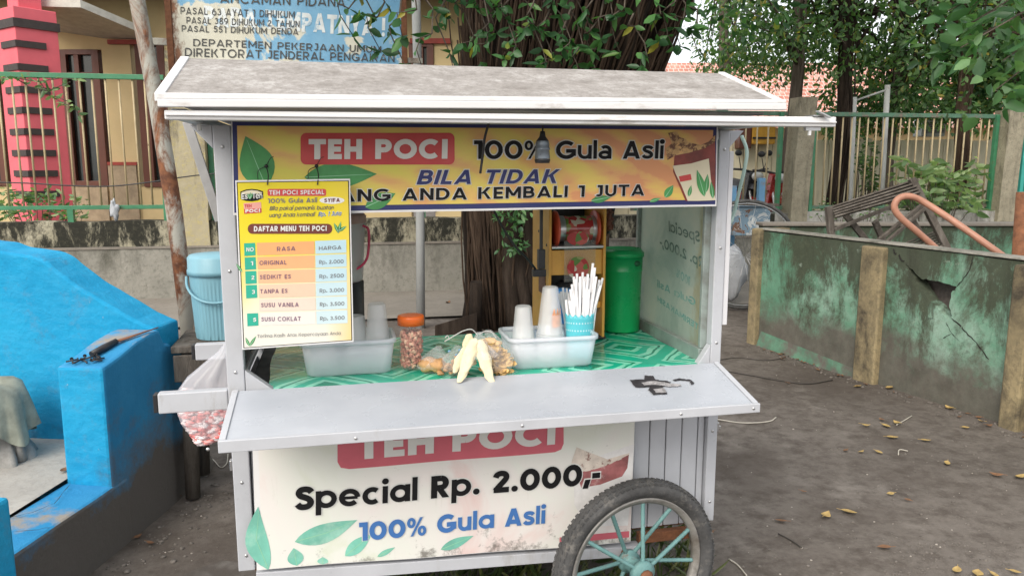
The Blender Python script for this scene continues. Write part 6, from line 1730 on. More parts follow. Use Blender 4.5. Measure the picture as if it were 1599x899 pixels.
M['ink_plum'] = mtx('plum_print', (.16,.085,.15)); M['ink_green2'] = mtx('dark_teal_outline_print', (.01,.16,.13))
cells = [(297,350,.0),(357,409,.08),(416,469,.25),(475,530,.55),(536,588,.85),(595,648,.9)]
rows = [('NO','RASA','HARGA'),('1','ORIGINAL','Rp. 2.000'),('2','SEDIKIT ES','Rp. 2500'),('3','TANPA ES','Rp. 3.000'),('','SUSU VANILA','Rp. 3.500'),('5','SUSU COKLAT','Rp. 3.500')]
o0 = np.array([.72,.36,.15]); o1 = np.array([.72,.62,.55]); o2 = np.array([.72,.70,.67])
for i, ((y0, y1, f), (a, b_, c_)) in enumerate(zip(cells, rows)):
    dx = (y0-297)*.043
    oc = o0*(1-f)+o1*f if i < 5 else o1*.4+o2*.6
    if i != 4: mprint('cell_print', M['ink_green'], [(112+dx,y0+2),(159+dx,y0),(161+dx,y1),(114+dx,y1+3)], .0018)
    mprint('cell_print', mtx('orange_cell_print', tuple(oc)), [(166+dx,y0),(411+dx*.4,y0-7),(412+dx*.4,y1-6),(168+dx,y1)], .0018)
    mprint('cell_print', mtx('sky_cell_print', (.42+.1*f,.60+.05*f,.68)), [(414+dx*.4,y0-8),(546+dx*.4,y0-13),(547+dx*.4,y1-11),(416+dx*.4,y1-6)], .0018)
    yb = y1-16
    wd_ = {'RASA':(252,330),'ORIGINAL':(176,291),'SEDIKIT ES':(176,308),'TANPA ES':(176,292),'SUSU VANILA':(178,338),'SUSU COKLAT':(178,345)}[b_]
    if a: gtext(a, mb_, M['ink_white'], pl(*zm((122 if len(a) > 1 else 138)+dx, yb),MY), pl(*zm((154 if len(a) > 1 else (149 if a == '1' else 152))+dx, yb-1),MY), pl(*zm((122 if len(a) > 1 else 138)+dx, yb-17),MY), .2, .06, M['ink_green2'], lift=.0013)
    gtext(b_, mb_, M['ink_plum'], pl(*zm(wd_[0]+dx*.6, yb-2),MY), pl(*zm(wd_[1]+dx*.6, yb-5),MY), pl(*zm(wd_[0]+dx*.6, yb-20),MY), .17, .10, M['ink_white'], lift=.0013, gap=.2)
    mtext(c_, 430+dx*.4, yb-6, (526 if i == 0 else 534)+dx*.4, yb-10, 16, 'ink_grey', .16)
mtext('Terima Kasih Atas Kepercayaan Anda', 168, 700, 523, 686, 14, 'ink_grey', .14)
for x, y in (((225,382)[0], 296), (473,)*1 + (290,)):
    pass
for zx, zy in ((228,298), (462,298)):
    a = pl(*z4(zx,zy), BY) - np.array([0,.006,0]); b_ = pl(*z4(zx+5, 385), MY) - np.array([0,.006,0])
    part('wire', M['black'], lambda m: (m.tube(smooth([a, (a+b_)/2+(.004,-.004,0), b_]), .0015, 6), m.tube(smooth([a, a+(-.02,-.006,-.012), a+(-.022,-.004,-.035)]), .001, 5), m.tube(smooth([a, a+(.012,-.01,.02), a+(.02,-.008,.024)]), .001, 5), m.ball(a, .005, 8, 6)), mb_, bev=0)

# hanging lamp holder, cables, hose, white strip
M['steel_blue'] = simple('blue_grey_lamp_socket', (.17,.20,.23), .35, .4, .2, 30)
lp = atY(847, 245, 2.04)
t = thing('lamp_holder', 'dark lamp holder without bulb hanging in front of the orange banner', 'lamp holder', (lp[0], 2.04, 1.6))
k_ = .0019
m = MB(); m.lathe([(0,.073),(.006,.073),(.008,.062),(.009,.058),(.015,.05),(.017,.047)], (lp[0], 2.04, lp[2]-.005), 20); m.build('cap', M['black'], t)
m = MB(); m.lathe([(.017,.047),(.0185,.040),(.0185,.030),(.0205,.028),(.0205,.024),(.0185,.022),(.0205,.004),(.0205,0)], (lp[0], 2.04, lp[2]-.005), 24); m.build('shell', M['steel_blue'], t)
m = MB(); m.lathe([(.0206,-.0005),(.0215,-.004),(.019,-.012),(.012,-.012),(.012,.02),(0,.02)], (lp[0], 2.04, lp[2]-.005), 24); m.build('collar', M['black'], t)
m = MB(); m.tube([(lp[0], 2.04, lp[2]+.066), (lp[0]-.002, 2.03, 1.607)], .0025, 6); m.build('cord', M['black'], t)
pts = smooth([atY(764,190,2.06), atY(757,215,2.07), atY(754,240,2.08), atY(750,271,2.085)])
o = MB().tube(pts, .0035, 8).build('cable', M['black'], at=pts[0]); tag(o, 'short black cable dangling in front of the banner', 'cable')
pts = smooth([atY(768,322,2.5), atY(785,355,2.5), atY(805,385,2.5), atY(822,402,2.52), atY(836,420,2.54)])
o = MB().tube(pts, .004, 8).build('cable', M['black'], at=pts[0]); tag(o, 'black cable sagging from the banner to the orange sealing machine', 'cable')
pts = smooth([atPlane(x, y, WP(0,-.1,0), (wn[0],wn[1],0)) for x, y in ((-40,284),(40,286),(110,290),(170,291),(230,285),(290,276),(345,270))])
o = MB().tube(pts, .008, 6).build('cable', M['black'], at=pts[0]); tag(o, 'thin black cable strung along the green fence', 'cable')
M['strip_white'] = simple('white_plastic_strip', (.62,.62,.64), .5, 0, .05, 5, dirt=(.3,.28,.26), dirt_lo=.62, dirt_hi=.75)
m = MB(); m.hexa([(1.166,2.176,1.005),(1.183,2.176,1.005),(1.183,2.19,1.005),(1.166,2.19,1.005)], [(1.166,2.176,1.545),(1.181,2.176,1.545),(1.181,2.19,1.545),(1.166,2.19,1.545)])
o = m.build('strip', M['strip_white'], at=(1.17,2.18,1.0), bev=.002); tag(o, 'narrow white plastic strip hanging beside the right front post', 'strip')
m = MB(); a, b_ = atY(292,190,2.62), atY(343,345,2.62); m.bar(a, b_, .028, .012, up=(0,1,0)); o = m.build('strip', simple('grey_plastic_strip', (.33,.33,.33), .6), at=a, bev=.002); tag(o, 'grey strip slanting down behind the left front post', 'strip')
M['hose'] = clear('pale_clear_hose', (.55,.72,.68), .75, .2)
pts = smooth([atY(1158,212,2.3), atY(1166,235,2.3), atY(1163,262,2.3), atY(1154,300,2.32), atY(1147,330,2.34), atY(1140,350,2.34)])
o = MB().tube(pts, .006, 8).build('hose', M['hose'], at=pts[0]); tag(o, 'clear pale green hose dangling right of the front post', 'hose')
m = MB(); pts = [atY(1128,258,2.3), atY(1132,230,2.3), atY(1133,200,2.3)]; m.tube(smooth(pts), .003, 6); o = m.build('cable', simple('yellow_cable', (.55,.45,.05), .5), at=pts[0]); tag(o, 'yellow cable running down inside the right front post', 'cable')
t = thing('connector_block', 'small pale connector block on the yellow cable', 'connector', atY(1125,265,2.29))
part('body', M['ac'], lambda m: m.box(*(lambda q: (q[0]-.009, q[0]+.009, q[1]-.006, q[1]+.006, q[2]-.018, q[2]+.016))(atY(1125,265,2.29))), t)
part('cap', M['vinyl_edge'], lambda m: m.ball(atY(1126,252,2.29), .008, 10, 7), t, bev=0)
t = thing('bracket', 'small grey clip with a white tip at the right end of the roof beam', 'clip', (1.28,1.94,1.634))
q = atY(1272,180,1.94)
part('clip', M['chrome'], lambda m: (m.box(q[0]-.018, q[0]+.022, 1.918, 1.96, 1.6345, 1.638), m.bar((q[0]-.012,1.912,1.648), (q[0]+.028,1.910,1.631), .014, .003)), t, bev=0)
part('tab', M['chrome'], lambda m: m.box(q[0]-.028, q[0]+.018, 1.934, 1.944, 1.597, 1.6065), t, bev=0)
part('tip', M['vinyl_edge'], lambda m: m.box(q[0]-.018, q[0]-.011, 1.934, 1.94, 1.584, 1.5968), t, bev=0)
for x in (503, 1190):
    q = atY(x, 205, 2.0)
q = atY(311, 199, 2.1); m = MB(); m.box(q[0]-.005, q[0]+.005, 2.095, 2.105, q[2]-.008, q[2]+.008); o = m.build('peg', M['vinyl_edge'], at=q, bev=.002); tag(o, 'tiny white plastic peg under the left end of the roof', 'peg')

# ------------------------------------------------------------------ what stands on the cart
TZ = .885
def cloth():
    m = MB(); nx, ny = 90, 44
    def fn(u, v):
        x = -.226 + 1.33*u + .004*math.sin(v*9); y = 2.166 + .60*v + .006*math.sin(u*17)*(1-v)
        if u < .06: x += .03*(1-u/.06)*(.5-v)*.6
        n_ = mnoise.noise(Vector((x*5, y*6, 1))); n2 = mnoise.noise(Vector((x*16+2, y*9, 7)))
        z = TZ - .001 + .0018*n_ + .0012*n2*max(0, 1-v*1.4)
        if v < .03: z -= .0035*(1-v/.03)
        return np.array([x, y, z])
    m.grid(fn, nx, ny); o = m.build('tablecloth', M['cloth'], at=(.4,2.4,TZ), fix=False)
    tag(o, 'green patterned plastic tablecloth lying over the cart top', 'tablecloth')
cloth()
TZ = .8875
M['tub'] = clear('milky_clear_plastic', (.92,.94,1.0), .42, .2)
M['tub_rim'] = clear('milky_rim', (.84,.86,.92), .55, .25)
M['cup'] = clear('clear_cup_plastic', (1.0,1.0,1.0), .34, .08)
M['cup_dense'] = clear('stacked_cup_plastic', (1.0,1.0,1.0), .34, .06)
M['film'] = clear('clear_wrap', (.92,.92,.93), .20, .08)
M['lid_orange'] = simple('orange_plastic_lid', (.70,.13,.015), .4, 0, .05, 8, bump=0)
M['jar'] = clear('clear_jar_plastic', (.8,.8,.78), .07, .05)
M['peanut'] = None
def rr_profile(hx, hy, r, n=7):
    return rrect(-hx, hx, -hy, hy, r, n)
def tub(label, c, hx, hy, h):
    t = thing('plastic_tub', label, 'tub', c)
    m = MB(); rings = []
    for k, z, inset in ((0, .0, .016), (1, .004, .012), (2, h*.5, .006), (3, h-.012, .001)):
        rings.append([(c[0]+x, c[1]+y, c[2]+z) for x, y in rr_profile(hx-inset, hy-inset, .03)])
    inn = []
    for z, inset in ((h-.012, .003), (h*.5, .008), (.006, .014)):
        inn.append([(c[0]+x, c[1]+y, c[2]+z) for x, y in rr_profile(hx-inset, hy-inset, .028)])
    R_ = rings + inn; n = len(R_[0]); v = [p for r in R_ for p in r]
    f = [(i*n+k, i*n+(k+1)%n, (i+1)*n+(k+1)%n, (i+1)*n+k) for i in range(len(R_)-1) for k in range(n)] + [tuple(range(n))[::-1], tuple(range(6*n, 7*n))]
    m.add(v, f, 0, True); m.build('body', M['tub'], t)
    m = MB(); a = rr_profile(hx+.005, hy+.005, .034); b_ = rr_profile(hx-.005, hy-.005, .026); n = len(a)
    v = [(c[0]+x, c[1]+y, c[2]+h-.013) for x, y in a] + [(c[0]+x, c[1]+y, c[2]+h) for x, y in a] + [(c[0]+x, c[1]+y, c[2]+h) for x, y in b_] + [(c[0]+x, c[1]+y, c[2]+h-.013) for x, y in b_]
    f = [(i*n+k, i*n+(k+1)%n, ((i+1)%4)*n+(k+1)%n, ((i+1)%4)*n+k) for i in range(4) for k in range(n)]
    m.add(v, f, 0, True); m.build('rim', M['tub_rim'], t)
    return t
tub('milky plastic tub left of the orange lidded jar', np.array([.012,2.345,TZ]), .136, .092, .106)
tub('milky plastic tub holding white straws and clear cups', np.array([.628,2.295,TZ]), .140, .092, .098)
def cup_stack(label, c, rt_, rb, h, n, dense=True, inv=True, cat='cup stack'):
    """a nested stack of upturned cups: one thing, ridged by the rims"""
    t = thing('cup_stack', label, cat, c)
    m = MB(); z0 = 0; pr = []
    for k in range(n):
        z = k*.0065; pr += [(rb+.0025, z), (rb+.0025, z+.003), (rb-.0005, z+.0035), (rb-.0005, z+.006)]
    top = n*.0065
    pr += [(rb-.001, top), (rt_+(rb-rt_)*.55, top+(h-top)*.45), (rt_+.001, h-.004), (rt_-.003, h), (rt_-.006, h-.003), (0, h-.003)]
    m.lathe(pr, c, 32); m.build('shell', M['cup_dense'] if dense else M['cup'], t)
    m = MB(); m.lathe([(rb-.004, .004), (rt_-.005, h-.008), (rt_-.012, h-.01), (0, h-.014)], c, 28); m.build('inner_cups', M['cup'], t)
    return t
def onb(px_, py_, Y, z): p = atY(px_, py_, Y); return np.array([p[0], Y, z])
def stack_at(label, px_, ytop, Y, z0, rt_, rb, n, **k):
    h = atY(px_, ytop, Y)[2]-z0; return cup_stack(label, onb(px_, 500, Y, z0), rt_, rb, h, n, **k)
stack_at('upturned stack of clear cups standing in the left tub', 589, 473, 2.36, TZ+.007, .026, .040, 7)
stack_at('dim second stack of clear cups beside the menu board edge', 556, 492, 2.40, TZ+.007, .026, .040, 6)
stack_at('stack of clear cups hidden behind the menu board in the left tub', 505, 500, 2.36, TZ+.007, .026, .040, 6)
stack_at('short stack of clear upturned cups at the left of the right tub', 817, 477, 2.30, TZ+.007, .0245, .036, 9)
tall = stack_at('tall stack of clear cups with a small orange print in the right tub', 859, 447, 2.30, TZ+.007, .0235, .042, 14)
M['orange_print'] = simple('orange_cup_print', (.62,.28,.14), .5, 0, .5, 60, bump=0)
m = MB(); q = onb(866, 497, 2.30, 0); c = onb(859, 500, 2.30, 0); z0, z1 = atY(866,512,2.26)[2], atY(866,482,2.26)[2]
m.grid(lambda u, v: np.array([c[0]+.0345*math.cos(R(-95+62*u)), c[1]+.0345*math.sin(R(-95+62*u)), z0+(z1-z0)*v*(.65+.35*math.sin(u*9)**2)]), 14, 4); m.build('printed_picture', M['orange_print'], tall, fix=False)
# light blue straw holder and the straws
M['cyan'] = simple('light_blue_plastic', (.10,.52,.60), .4, 0, .08, 10, bump=0)
M['straw'] = simple('white_straw', (.86,.86,.87), .45, 0, .03, 8, bump=0)
hc = onb(905, 510, 2.305, TZ+.007); hh = atY(905, 490, 2.305)[2]-hc[2]
t = thing('straw_holder', 'light blue straw holder with lacy white pattern in the right tub', 'straw holder', hc)
m = MB()
def holder(u, v):
    a = 2*math.pi*u; r = .040+.006*v; return np.array([hc[0]+r*1.02*math.cos(a), hc[1]+r*.85*math.sin(a), hc[2]+hh*v + (.004*math.sin(a*14) if v > .95 else 0)])
m.grid(holder, 70, 12); m.add([holder(k/40, 0.0) for k in range(40)], [tuple(range(40))]); o = m.build('cup', M['cyan'], t); sm = o.modifiers.new('s', 'SOLIDIFY'); sm.thickness = .002
M['lace'] = simple('pale_lace_print', (.50,.72,.76), .5, 0, .1, 8, bump=0)
lc = MB()
for k in range(16):
    for rw in range(2):
        a = R(180+11.5*k+6*rw); v = .66+.17*rw; r = (.040+.006*v)+.0012
        q = np.array([hc[0]+r*1.02*math.cos(a), hc[1]+r*.85*math.sin(a), hc[2]+hh*v]); d = np.array([-math.sin(a), math.cos(a), 0])
        lc.add([q-d*.003, q+(0,0,-.0035), q+d*.003, q+(0,0,.0035)], [(0,1,2,3)])
lc.build('lace_pattern', M['lace'], t, fix=False)
straw_me = MB().tube([(0,0,0),(0,0,.10),(0,0,.205)], .0042, 8, cap=False)
s0 = straw_me.build('straw', M['straw'], fix=False); smod = s0.modifiers.new('s', 'SOLIDIFY'); smod.thickness = .0005
tops = [(896,432),(901,427),(906,432),(910,425),(914,432),(918,428),(922,437),(926,411),(929,418),(924,443),(931,432),(936,437),(941,434),(912,440),(903,441),(898,446),(891,452),(887,458),(893,444),(916,446),(908,448),(920,452),(932,450),(925,458),(900,455),(895,462),(913,460),(918,436),(906,456),(889,470),(884,468),(893,455),(899,436),(905,447),(911,434),(917,445),(921,434),(927,448),(930,440),(934,446),(938,446),(902,468),(909,472),(897,474),(916,470),(923,466)]
for i, (x, y) in enumerate(tops):
    Yt = 2.305 + .03*math.sin(i*2.3)
    p1 = atY(x, y, Yt); b0 = hc + np.array([.020*math.cos(i*2.4)*math.sqrt((i+1)/46), .018*math.sin(i*2.4)*math.sqrt((i+1)/46), .004])
    b0[0] += (p1[0]-hc[0])*.25
    o = s0 if i == 0 else s0.copy()
    if i: COL.objects.link(o)
    d = Vector(p1-b0); o.location = tuple(b0); o.rotation_euler = d.to_track_quat('Z', 'Y').to_euler(); o.scale = (1, 1, d.length/.205)
    tag(o, 'white plastic straw standing in the light blue holder', 'straw', 'white straws in the blue holder')
M['straw_clear'] = simple('grey_wrapped_straw', (.42,.45,.47), .35, 0, .1, 8, bump=0)
s1 = None
for i, (x, y) in enumerate([(876,455),(879,449),(882,456),(885,450),(888,456),(873,458)]):
    p1 = atY(x, y, 2.335); b0 = hc + np.array([-.028+.006*i*.5, .012+.002*(i % 3), .004])
    if s1 is None: s1 = straw_me.build('straw', M['straw_clear'], fix=False); o = s1
    else: o = s1.copy(); COL.objects.link(o)
    d = Vector(p1-b0); o.location = tuple(b0); o.rotation_euler = d.to_track_quat('Z', 'Y').to_euler(); o.scale = (1, 1, d.length/.205)
    tag(o, 'greyish translucent straw standing at the left of the white bundle', 'straw', 'grey straws in the blue holder')

# jar of peanuts with an orange lid
jc = onb(643, 572, 2.315, TZ); jh = atY(643, 492, 2.315)[2]-TZ
t = thing('jar', 'clear jar of peanuts with an orange screw lid', 'jar', jc)
rj = .0385
m = MB(); m.lathe([(0,.0),(rj-.003,0),(rj,.004),(rj,jh*.72),(rj-.002,jh*.80),(rj-.004,jh*.84),(rj-.0055,jh*.84),(rj-.0035,jh*.79),(rj-.0015,jh*.72),(rj-.0015,.006),(rj-.005,.003),(0,.003)], jc, 40); m.build('body', M['jar'], t)
m = MB(); m.lathe([(rj-.001,jh*.83),(rj+.0022,jh*.83),(rj+.0022,jh*.97),(rj+.0005,jh),(rj-.004,jh+.001),(0,jh+.001)], jc, 44); m.build('lid', M['lid_orange'], t)
def nut_mat():
    t = NT('roasted_peanut_skins'); g = t.n.new('ShaderNodeNewGeometry')
    t.base(t.ramp(g.outputs['Random Per Island'], [(0, (.30,.085,.055,1)), (.4, (.50,.20,.14,1)), (.75, (.62,.33,.23,1)), (1, (.70,.50,.33,1))])).set(rough=.6); return t.m
M['peanut'] = nut_mat()
m = MB()
for i in range(430):
    a = random.uniform(0, 6.28); r = (rj-.0078)*math.sqrt(random.uniform(.45, 1)); z = random.uniform(.008, jh*.70)
    rt3 = Matrix.Rotation(random.uniform(0,6.28), 3, 'Z') @ Matrix.Rotation(random.uniform(0,3), 3, 'X')
    m.ball((jc[0]+r*math.cos(a), jc[1]+r*math.sin(a), jc[2]+z), .0055, 6, 5, sq=(1,1,1.35), rot=rt3)
o = m.build('peanuts', M['peanut'], at=jc, fix=False); tag(o, 'pinkish brown roasted peanuts filling the orange lidded jar', 'peanuts', kind='stuff')

# snack bags between the jar and the right tub
M['bread'] = simple('brown_bread_crust', (.47,.27,.12), .75, 0, .35, 18, dirt=(.22,.09,.04), dirt_lo=.55, dirt_hi=.7, dirt_scale=30, bump=.4)
M['cracker'] = simple('pale_rice_cracker', (.72,.64,.43), .85, 0, .1, 40, dirt=(.50,.34,.14), dirt_lo=.60, dirt_hi=.72, dirt_scale=55, bump=.5, bscale=70, bdist=.005)
M['chip'] = simple('golden_chips', (.66,.44,.17), .7, 0, .35, 20, bump=.4)
def bag_film(name, label, c, sx, sy, h, seed, tie=None, jit=.3, cat='snack bag'):
    """crumpled clear bag gathered at the top"""
    t = thing(name, label, cat, c)
    m = MB(); n, k_ = 36, 18
    def fn(u, v):
        a = 2*math.pi*u; w_ = math.sin(math.pi*min(.5, v*1.6+.1)) if v < .32 else (1-((v-.32)/.68)**1.5*.86)
        nn = mnoise.noise(Vector((math.cos(a)*2.2+seed, math.sin(a)*2.2, v*4)))
        fr = 1 + jit*nn + .07*math.sin(a*11+seed)*v
        x = sx*math.cos(a)*w_*fr; y = sy*math.sin(a)*w_*fr; z = h*v
        if tie is not None: x += tie[0]*v**2; y += tie[1]*v**2
        return np.array([c[0]+x, c[1]+y, c[2]+z+.001])
    m.grid(fn, n, k_); m.build('film', M['film'], t)
    return t
ba = onb(676, 570, 2.255, TZ)
bag_film('snack_bag', 'small clear bag of brown bread rolls beside the peanut jar', ba, .046, .036, .075, 1, (.02,.01))
for x, y, s_, lab in ((668,566,.026,'round brown bread roll in the small bag, next to the jar'), (683,570,.024,'pale cut bread roll in the small bag, right of the round one')):
    q = onb(x, y, 2.25 if s_ > .025 else 2.236, TZ+.024); m = MB(); m.ball(q, s_, 16, 12, jit=.25, sq=(1.15,1,.85)); o = m.build('bread_roll', M['bread'], at=q); tag(o, lab, 'bread roll')
bb2 = onb(710, 580, 2.205, TZ)
b2t = bag_film('snack_bag', 'clear bag of small brown crackers with blue print, in the middle', bb2, .042, .034, .085, 4, (.012,.012))
M['blue_film'] = simple('blue_bag_print', (.22,.40,.62), .4, bump=0)
m = MB()
for k in range(7):
    q = bb2 + np.array([random.uniform(-.025,.02), -.030+random.uniform(0,.004), .055+random.uniform(0,.024)]); m.add([q, q+(.008,.001,.003), q+(.006,0,.007), q+(-.001,0,.005)], [(0,1,2,3)])
m.build('print', M['blue_film'], b2t, fix=False)
m = MB()
for i in range(46):
    q = bb2 + np.array([random.gauss(0,.018), random.gauss(0,.013), .006+abs(random.gauss(.012,.012))]); m.ball(q, random.uniform(.006,.011), 7, 5, jit=.5, sq=(1,.8,.45), rot=Matrix.Rotation(random.uniform(0,3),3,'X'))
o = m.build('small_crackers', M['bread'], at=bb2, fix=False); tag(o, 'small brown crackers heaped in the middle snack bag', 'crackers', kind='stuff')
bc = onb(775, 583, 2.182, TZ)
bag_film('snack_bag', 'clear bag of golden chips leaning at the right, beside the long pale crackers', bc+np.array([.005,0,0]), .050, .036, .135, 9, (-.028,.0))
m = MB()
for i in range(170):
    v = random.random()**1.3; q = bc + np.array([random.gauss(.008,.016)-.026*v*v*1.2, random.gauss(0,.011), .006+.10*v]); rt3 = Matrix.Rotation(random.uniform(0,6.28),3,'Z') @ Matrix.Rotation(random.gauss(1.2,.5),3,'X')
    a_, w_ = random.uniform(.011,.02), random.uniform(.006,.010); P = [Vector((a_*math.cos(t), w_*math.sin(t), .003*math.cos(2*t))) for t in np.linspace(0,6.28,9)[:-1]]
    P = [rt3 @ p for p in P]; m.add([(q[0]+p.x, q[1]+p.y, q[2]+p.z) for p in P], [tuple(range(8))])
o = m.build('chips', M['chip'], at=bc, fix=False); tag(o, 'golden brown chips filling the tall right snack bag', 'chips', kind='stuff')
def cracker(label, pts, rad, Y0, Y1, sx=1.0):
    P = []
    for i, (x, y) in enumerate(pts): P.append(atY(x, y, Y0+(Y1-Y0)*i/(len(pts)-1)))
    P = smooth(P, 6); n = len(P); m = MB(); k = 16; v = []
    for i, p in enumerate(P):
        t = i/(n-1); r = np.interp(t, np.linspace(0,1,len(rad)), rad)
        for j in range(k):
            a = 2*math.pi*j/k; bmp = 1+.42*mnoise.noise(Vector((math.cos(a)*1.5, math.sin(a)*1.5+pts[0][0], t*6)))+.10*mnoise.noise(Vector((math.cos(a)*4, math.sin(a)*4+pts[0][0], t*22)))
            v.append(p + np.array([r*1.15*math.cos(a)*bmp, r*.55*math.sin(a)*bmp, r*.25*math.sin(a)*bmp]))
    f = [(i*k+j, i*k+(j+1)%k, (i+1)*k+(j+1)%k, (i+1)*k+j) for i in range(n-1) for j in range(k)] + [tuple(range(k))[::-1], tuple(range((n-1)*k, n*k))]
    m.add(v, f, 0, True); o = m.build('cracker', M['cracker'], at=P[0]); o.modifiers.new('s', 'SUBSURF').render_levels = 1; tag(o, label, 'cracker', None)
cracker('long pale cracker leaning to the left over the edge of the tablecloth', [(741,528),(736,540),(731,558),(724,580),(717,597)], [.006,.013,.0175,.018,.014,.006], 2.160, 2.112)
cracker('long pale cracker leaning to the right, right of the other long one', [(750,530),(753,546),(757,564),(763,583),(770,599)], [.006,.014,.0185,.017,.013,.006], 2.158, 2.112)
cracker('short pale cracker tucked upright behind the two long pale crackers', [(733,521),(731,540),(738,570)], [.007,.016,.011], 2.20, 2.18)
cracker('short pale cracker lying behind and left of the long left cracker', [(728,540),(718,560),(710,582)], [.006,.013,.007], 2.178, 2.15)
t = thing('snack_wrap', 'clear wrapper knotted over the long pale crackers, with plastic ties', 'wrapper', onb(748,520,2.16,atY(748,520,2.16)[2]))
m = MB()
def wrapf(u, v):
    a = 2*math.pi*u; c0 = atY(748,518,2.165); r = .006+.030*v**1.1; f = 1+.25*math.sin(a*5+1)*v+.2*mnoise.noise(Vector((math.cos(a)*2,math.sin(a)*2,v*3)))
    return c0 + np.array([r*1.3*math.cos(a)*f, r*.7*math.sin(a)*f-.012*v, -.075*v])
m.grid(wrapf, 30, 10); m.build('film', M['film'], t)
M['ribbon'] = clear('cloudy_ribbon', (.68,.70,.68), .7, .3)
for pts in ([(745,522),(736,514),(722,517),(706,526),(694,533)], [(748,522),(758,517),(768,519),(775,528)], [(702,530),(699,524),(695,527)]):
    m = MB(); m.tube(smooth([atY(x, y, 2.165) for x, y in pts]), .0016, 6); m.build('tie', M['ribbon'], t)

# cup sealing machine: orange plates, film roll
def sealer():
    c = onb(900, 530, 2.62, TZ)
    t = thing('cup_sealer', 'orange cup sealing machine with a printed film roll', 'cup sealer', c)
    M['sealer'] = simple('orange_enamel', (.62,.32,.06), .5, 0, .12, 8, dirt=(.18,.09,.03), dirt_lo=.62, dirt_hi=.75, dirt_scale=16, bump=.1)
    M['sealer_red'] = simple('red_plastic_disc', (.62,.10,.05), .4, 0, .08, 8, bump=0)
    yf, yb = 2.56, 2.79; xl0, xl1 = .703, .713; xr0, xr1 = .902, .912
    ztop = atY(860, 322, yf)[2]+.02
    yq = lambda py_: atY(890, py_, yf)[2]
    for x0, x1 in ((xl0, xl1), (xr0, xr1)): P_ = part('side_plate', M['sealer'], lambda m: m.box(x0, x1, yf, yb, TZ+.004, ztop), t)
    m = MB()
    for yy, zz_ in ((.02,.05),(.10,.06),(.04,.2),(.13,.26),(.03,.34),(.14,.38)): m.lathe([(0,-.0015),(.005,-.0015),(.005,0)], (xl0, yf+yy, TZ+zz_), 10, axis='x')
    m.build('bolts', M['black'], t)
    part('label_plate', M['frame_brown'], lambda m: m.box(xl0-.002, xl0-.0005, yf+.04, yf+.13, yq(462), yq(430)), t, bev=0)
    part('back_plate', M['black'], lambda m: m.box(xl1, xr0, yb-.012, yb-.004, TZ+.1, ztop-.01), t)
    part('cross_plate', M['chrome'], lambda m: m.box(xl1, xr0, yf-.004, yb-.02, yq(388), yq(384)), t)
    part('front_plate', M['sealer'], lambda m: m.box(xl1, xr0, yf+.012, yf+.02, yq(430), yq(391)), t)
    part('front_plate', M['sealer'], lambda m: m.box(xl1, xr0, yf+.02, yf+.03, yq(484), yq(474)), t)
    part('base', M['black'], lambda m: m.box(xl0-.006, xr1+.006, yf, yb, TZ+.0005, TZ+.010), t)
    part('heater', M['black'], lambda m: (m.lathe([(0,0),(.045,0),(.05,.012),(.035,.05),(.02,.06),(0,.06)], ((xl1+xr0)/2-.02, yf+.07, yq(468)), 24)), t)
    zc = atY(903, 357, yf+.06)[2]
    part('roll_disc', M['sealer_red'], lambda m: m.lathe([(0,-.004),(.064,-.004),(.066,0),(.064,.004),(0,.004)], (xl1+.028, yf+.06, zc), 40, axis='x'), t, bev=0)
    part('roll_disc', M['sealer_red'], lambda m: m.lathe([(0,-.004),(.064,-.004),(.066,0),(.064,.004),(0,.004)], (xr0-.014, yf+.06, zc), 40, axis='x'), t, bev=0)
    def film_mat(name, al):
        q = NT(name); v = q.voro(42, out='Color'); sx_ = q.n.new('ShaderNodeSeparateColor'); q.L(v, sx_.inputs[0])
        q.base(q.ramp(sx_.outputs[0], [(0, (.40,.03,.03,1)), (.3, (.10,.20,.04,1)), (.5, (.5,.10,.08,1)), (.7, (.25,.28,.10,1)), (.86, (.55,.50,.40,1))], 'CONSTANT')).set(rough=.15, alpha=al, spec=.7); return q.m
    fm = film_mat('printed_sealing_film', 1.0)
    part('film_roll', fm, lambda m: m.lathe([(.046,-.055),(.046,.055)], ((xl1+xr0)/2+.012, yf+.06, zc), 40, axis='x'), t, bev=0)
    for s_ in (-1, 1): part('foil_edge', M['chrome'], lambda m: m.lathe([(.047,-.012),(.047,.012)], ((xl1+xr0)/2+.012+s_*.062, yf+.06, zc), 40, axis='x'), t, bev=0)
    part('film_sheet', clear('clear_film_sheet', (.6,.6,.58), .15, .05), lambda m: m.box(xl1+.045, xr0-.03, yf-.003, yf-.0025, yq(440), yq(375)), t, bev=0)
    for px_, py_, r_ in ((902,372,.040), (902,418,.040)):
        q = atY(px_, py_, yf); part('film_disc', fm, lambda m: m.poly([(q[0]+r_*math.cos(a), yf-.0045, q[2]+r_*math.sin(a)*(1 if py_ > 400 else .62)) for a in np.linspace(0, 2*math.pi, 33)[:-1]]), t, bev=0, fix=False)
    lv = atY(846, 390, yf-.02)
    part('lever', M['black'], lambda m: (m.box(lv[0]-.007, lv[0]+.003, yf-.025, yf-.012, atY(846,395,yf)[2], ztop), m.box(lv[0]-.014, lv[0]+.010, yf-.032, yf-.008, atY(846,418,yf)[2], atY(846,388,yf)[2]), m.box(lv[0]-.032, lv[0]+.014, yf-.03, yf-.006, atY(846,430,yf)[2], atY(846,419,yf)[2])), t)
    part('lever_arm', M['black'], lambda m: m.tube([(xr1+.012, yf+.02, ztop-.12), (xr1+.035, yf+.0, ztop+.01)], .006, 8), t, bev=0)
    m = MB()
    for k in range(9): m.ball((xr1+.016+.004*math.sin(k*2), yf+.01, ztop-.10+.008*k), .011, 7, 5, jit=.5)
    m.build('spring', M['frame_brown'], t)
    ct = atY(878, 470, 2.45); q = NT('blue')
sealer()
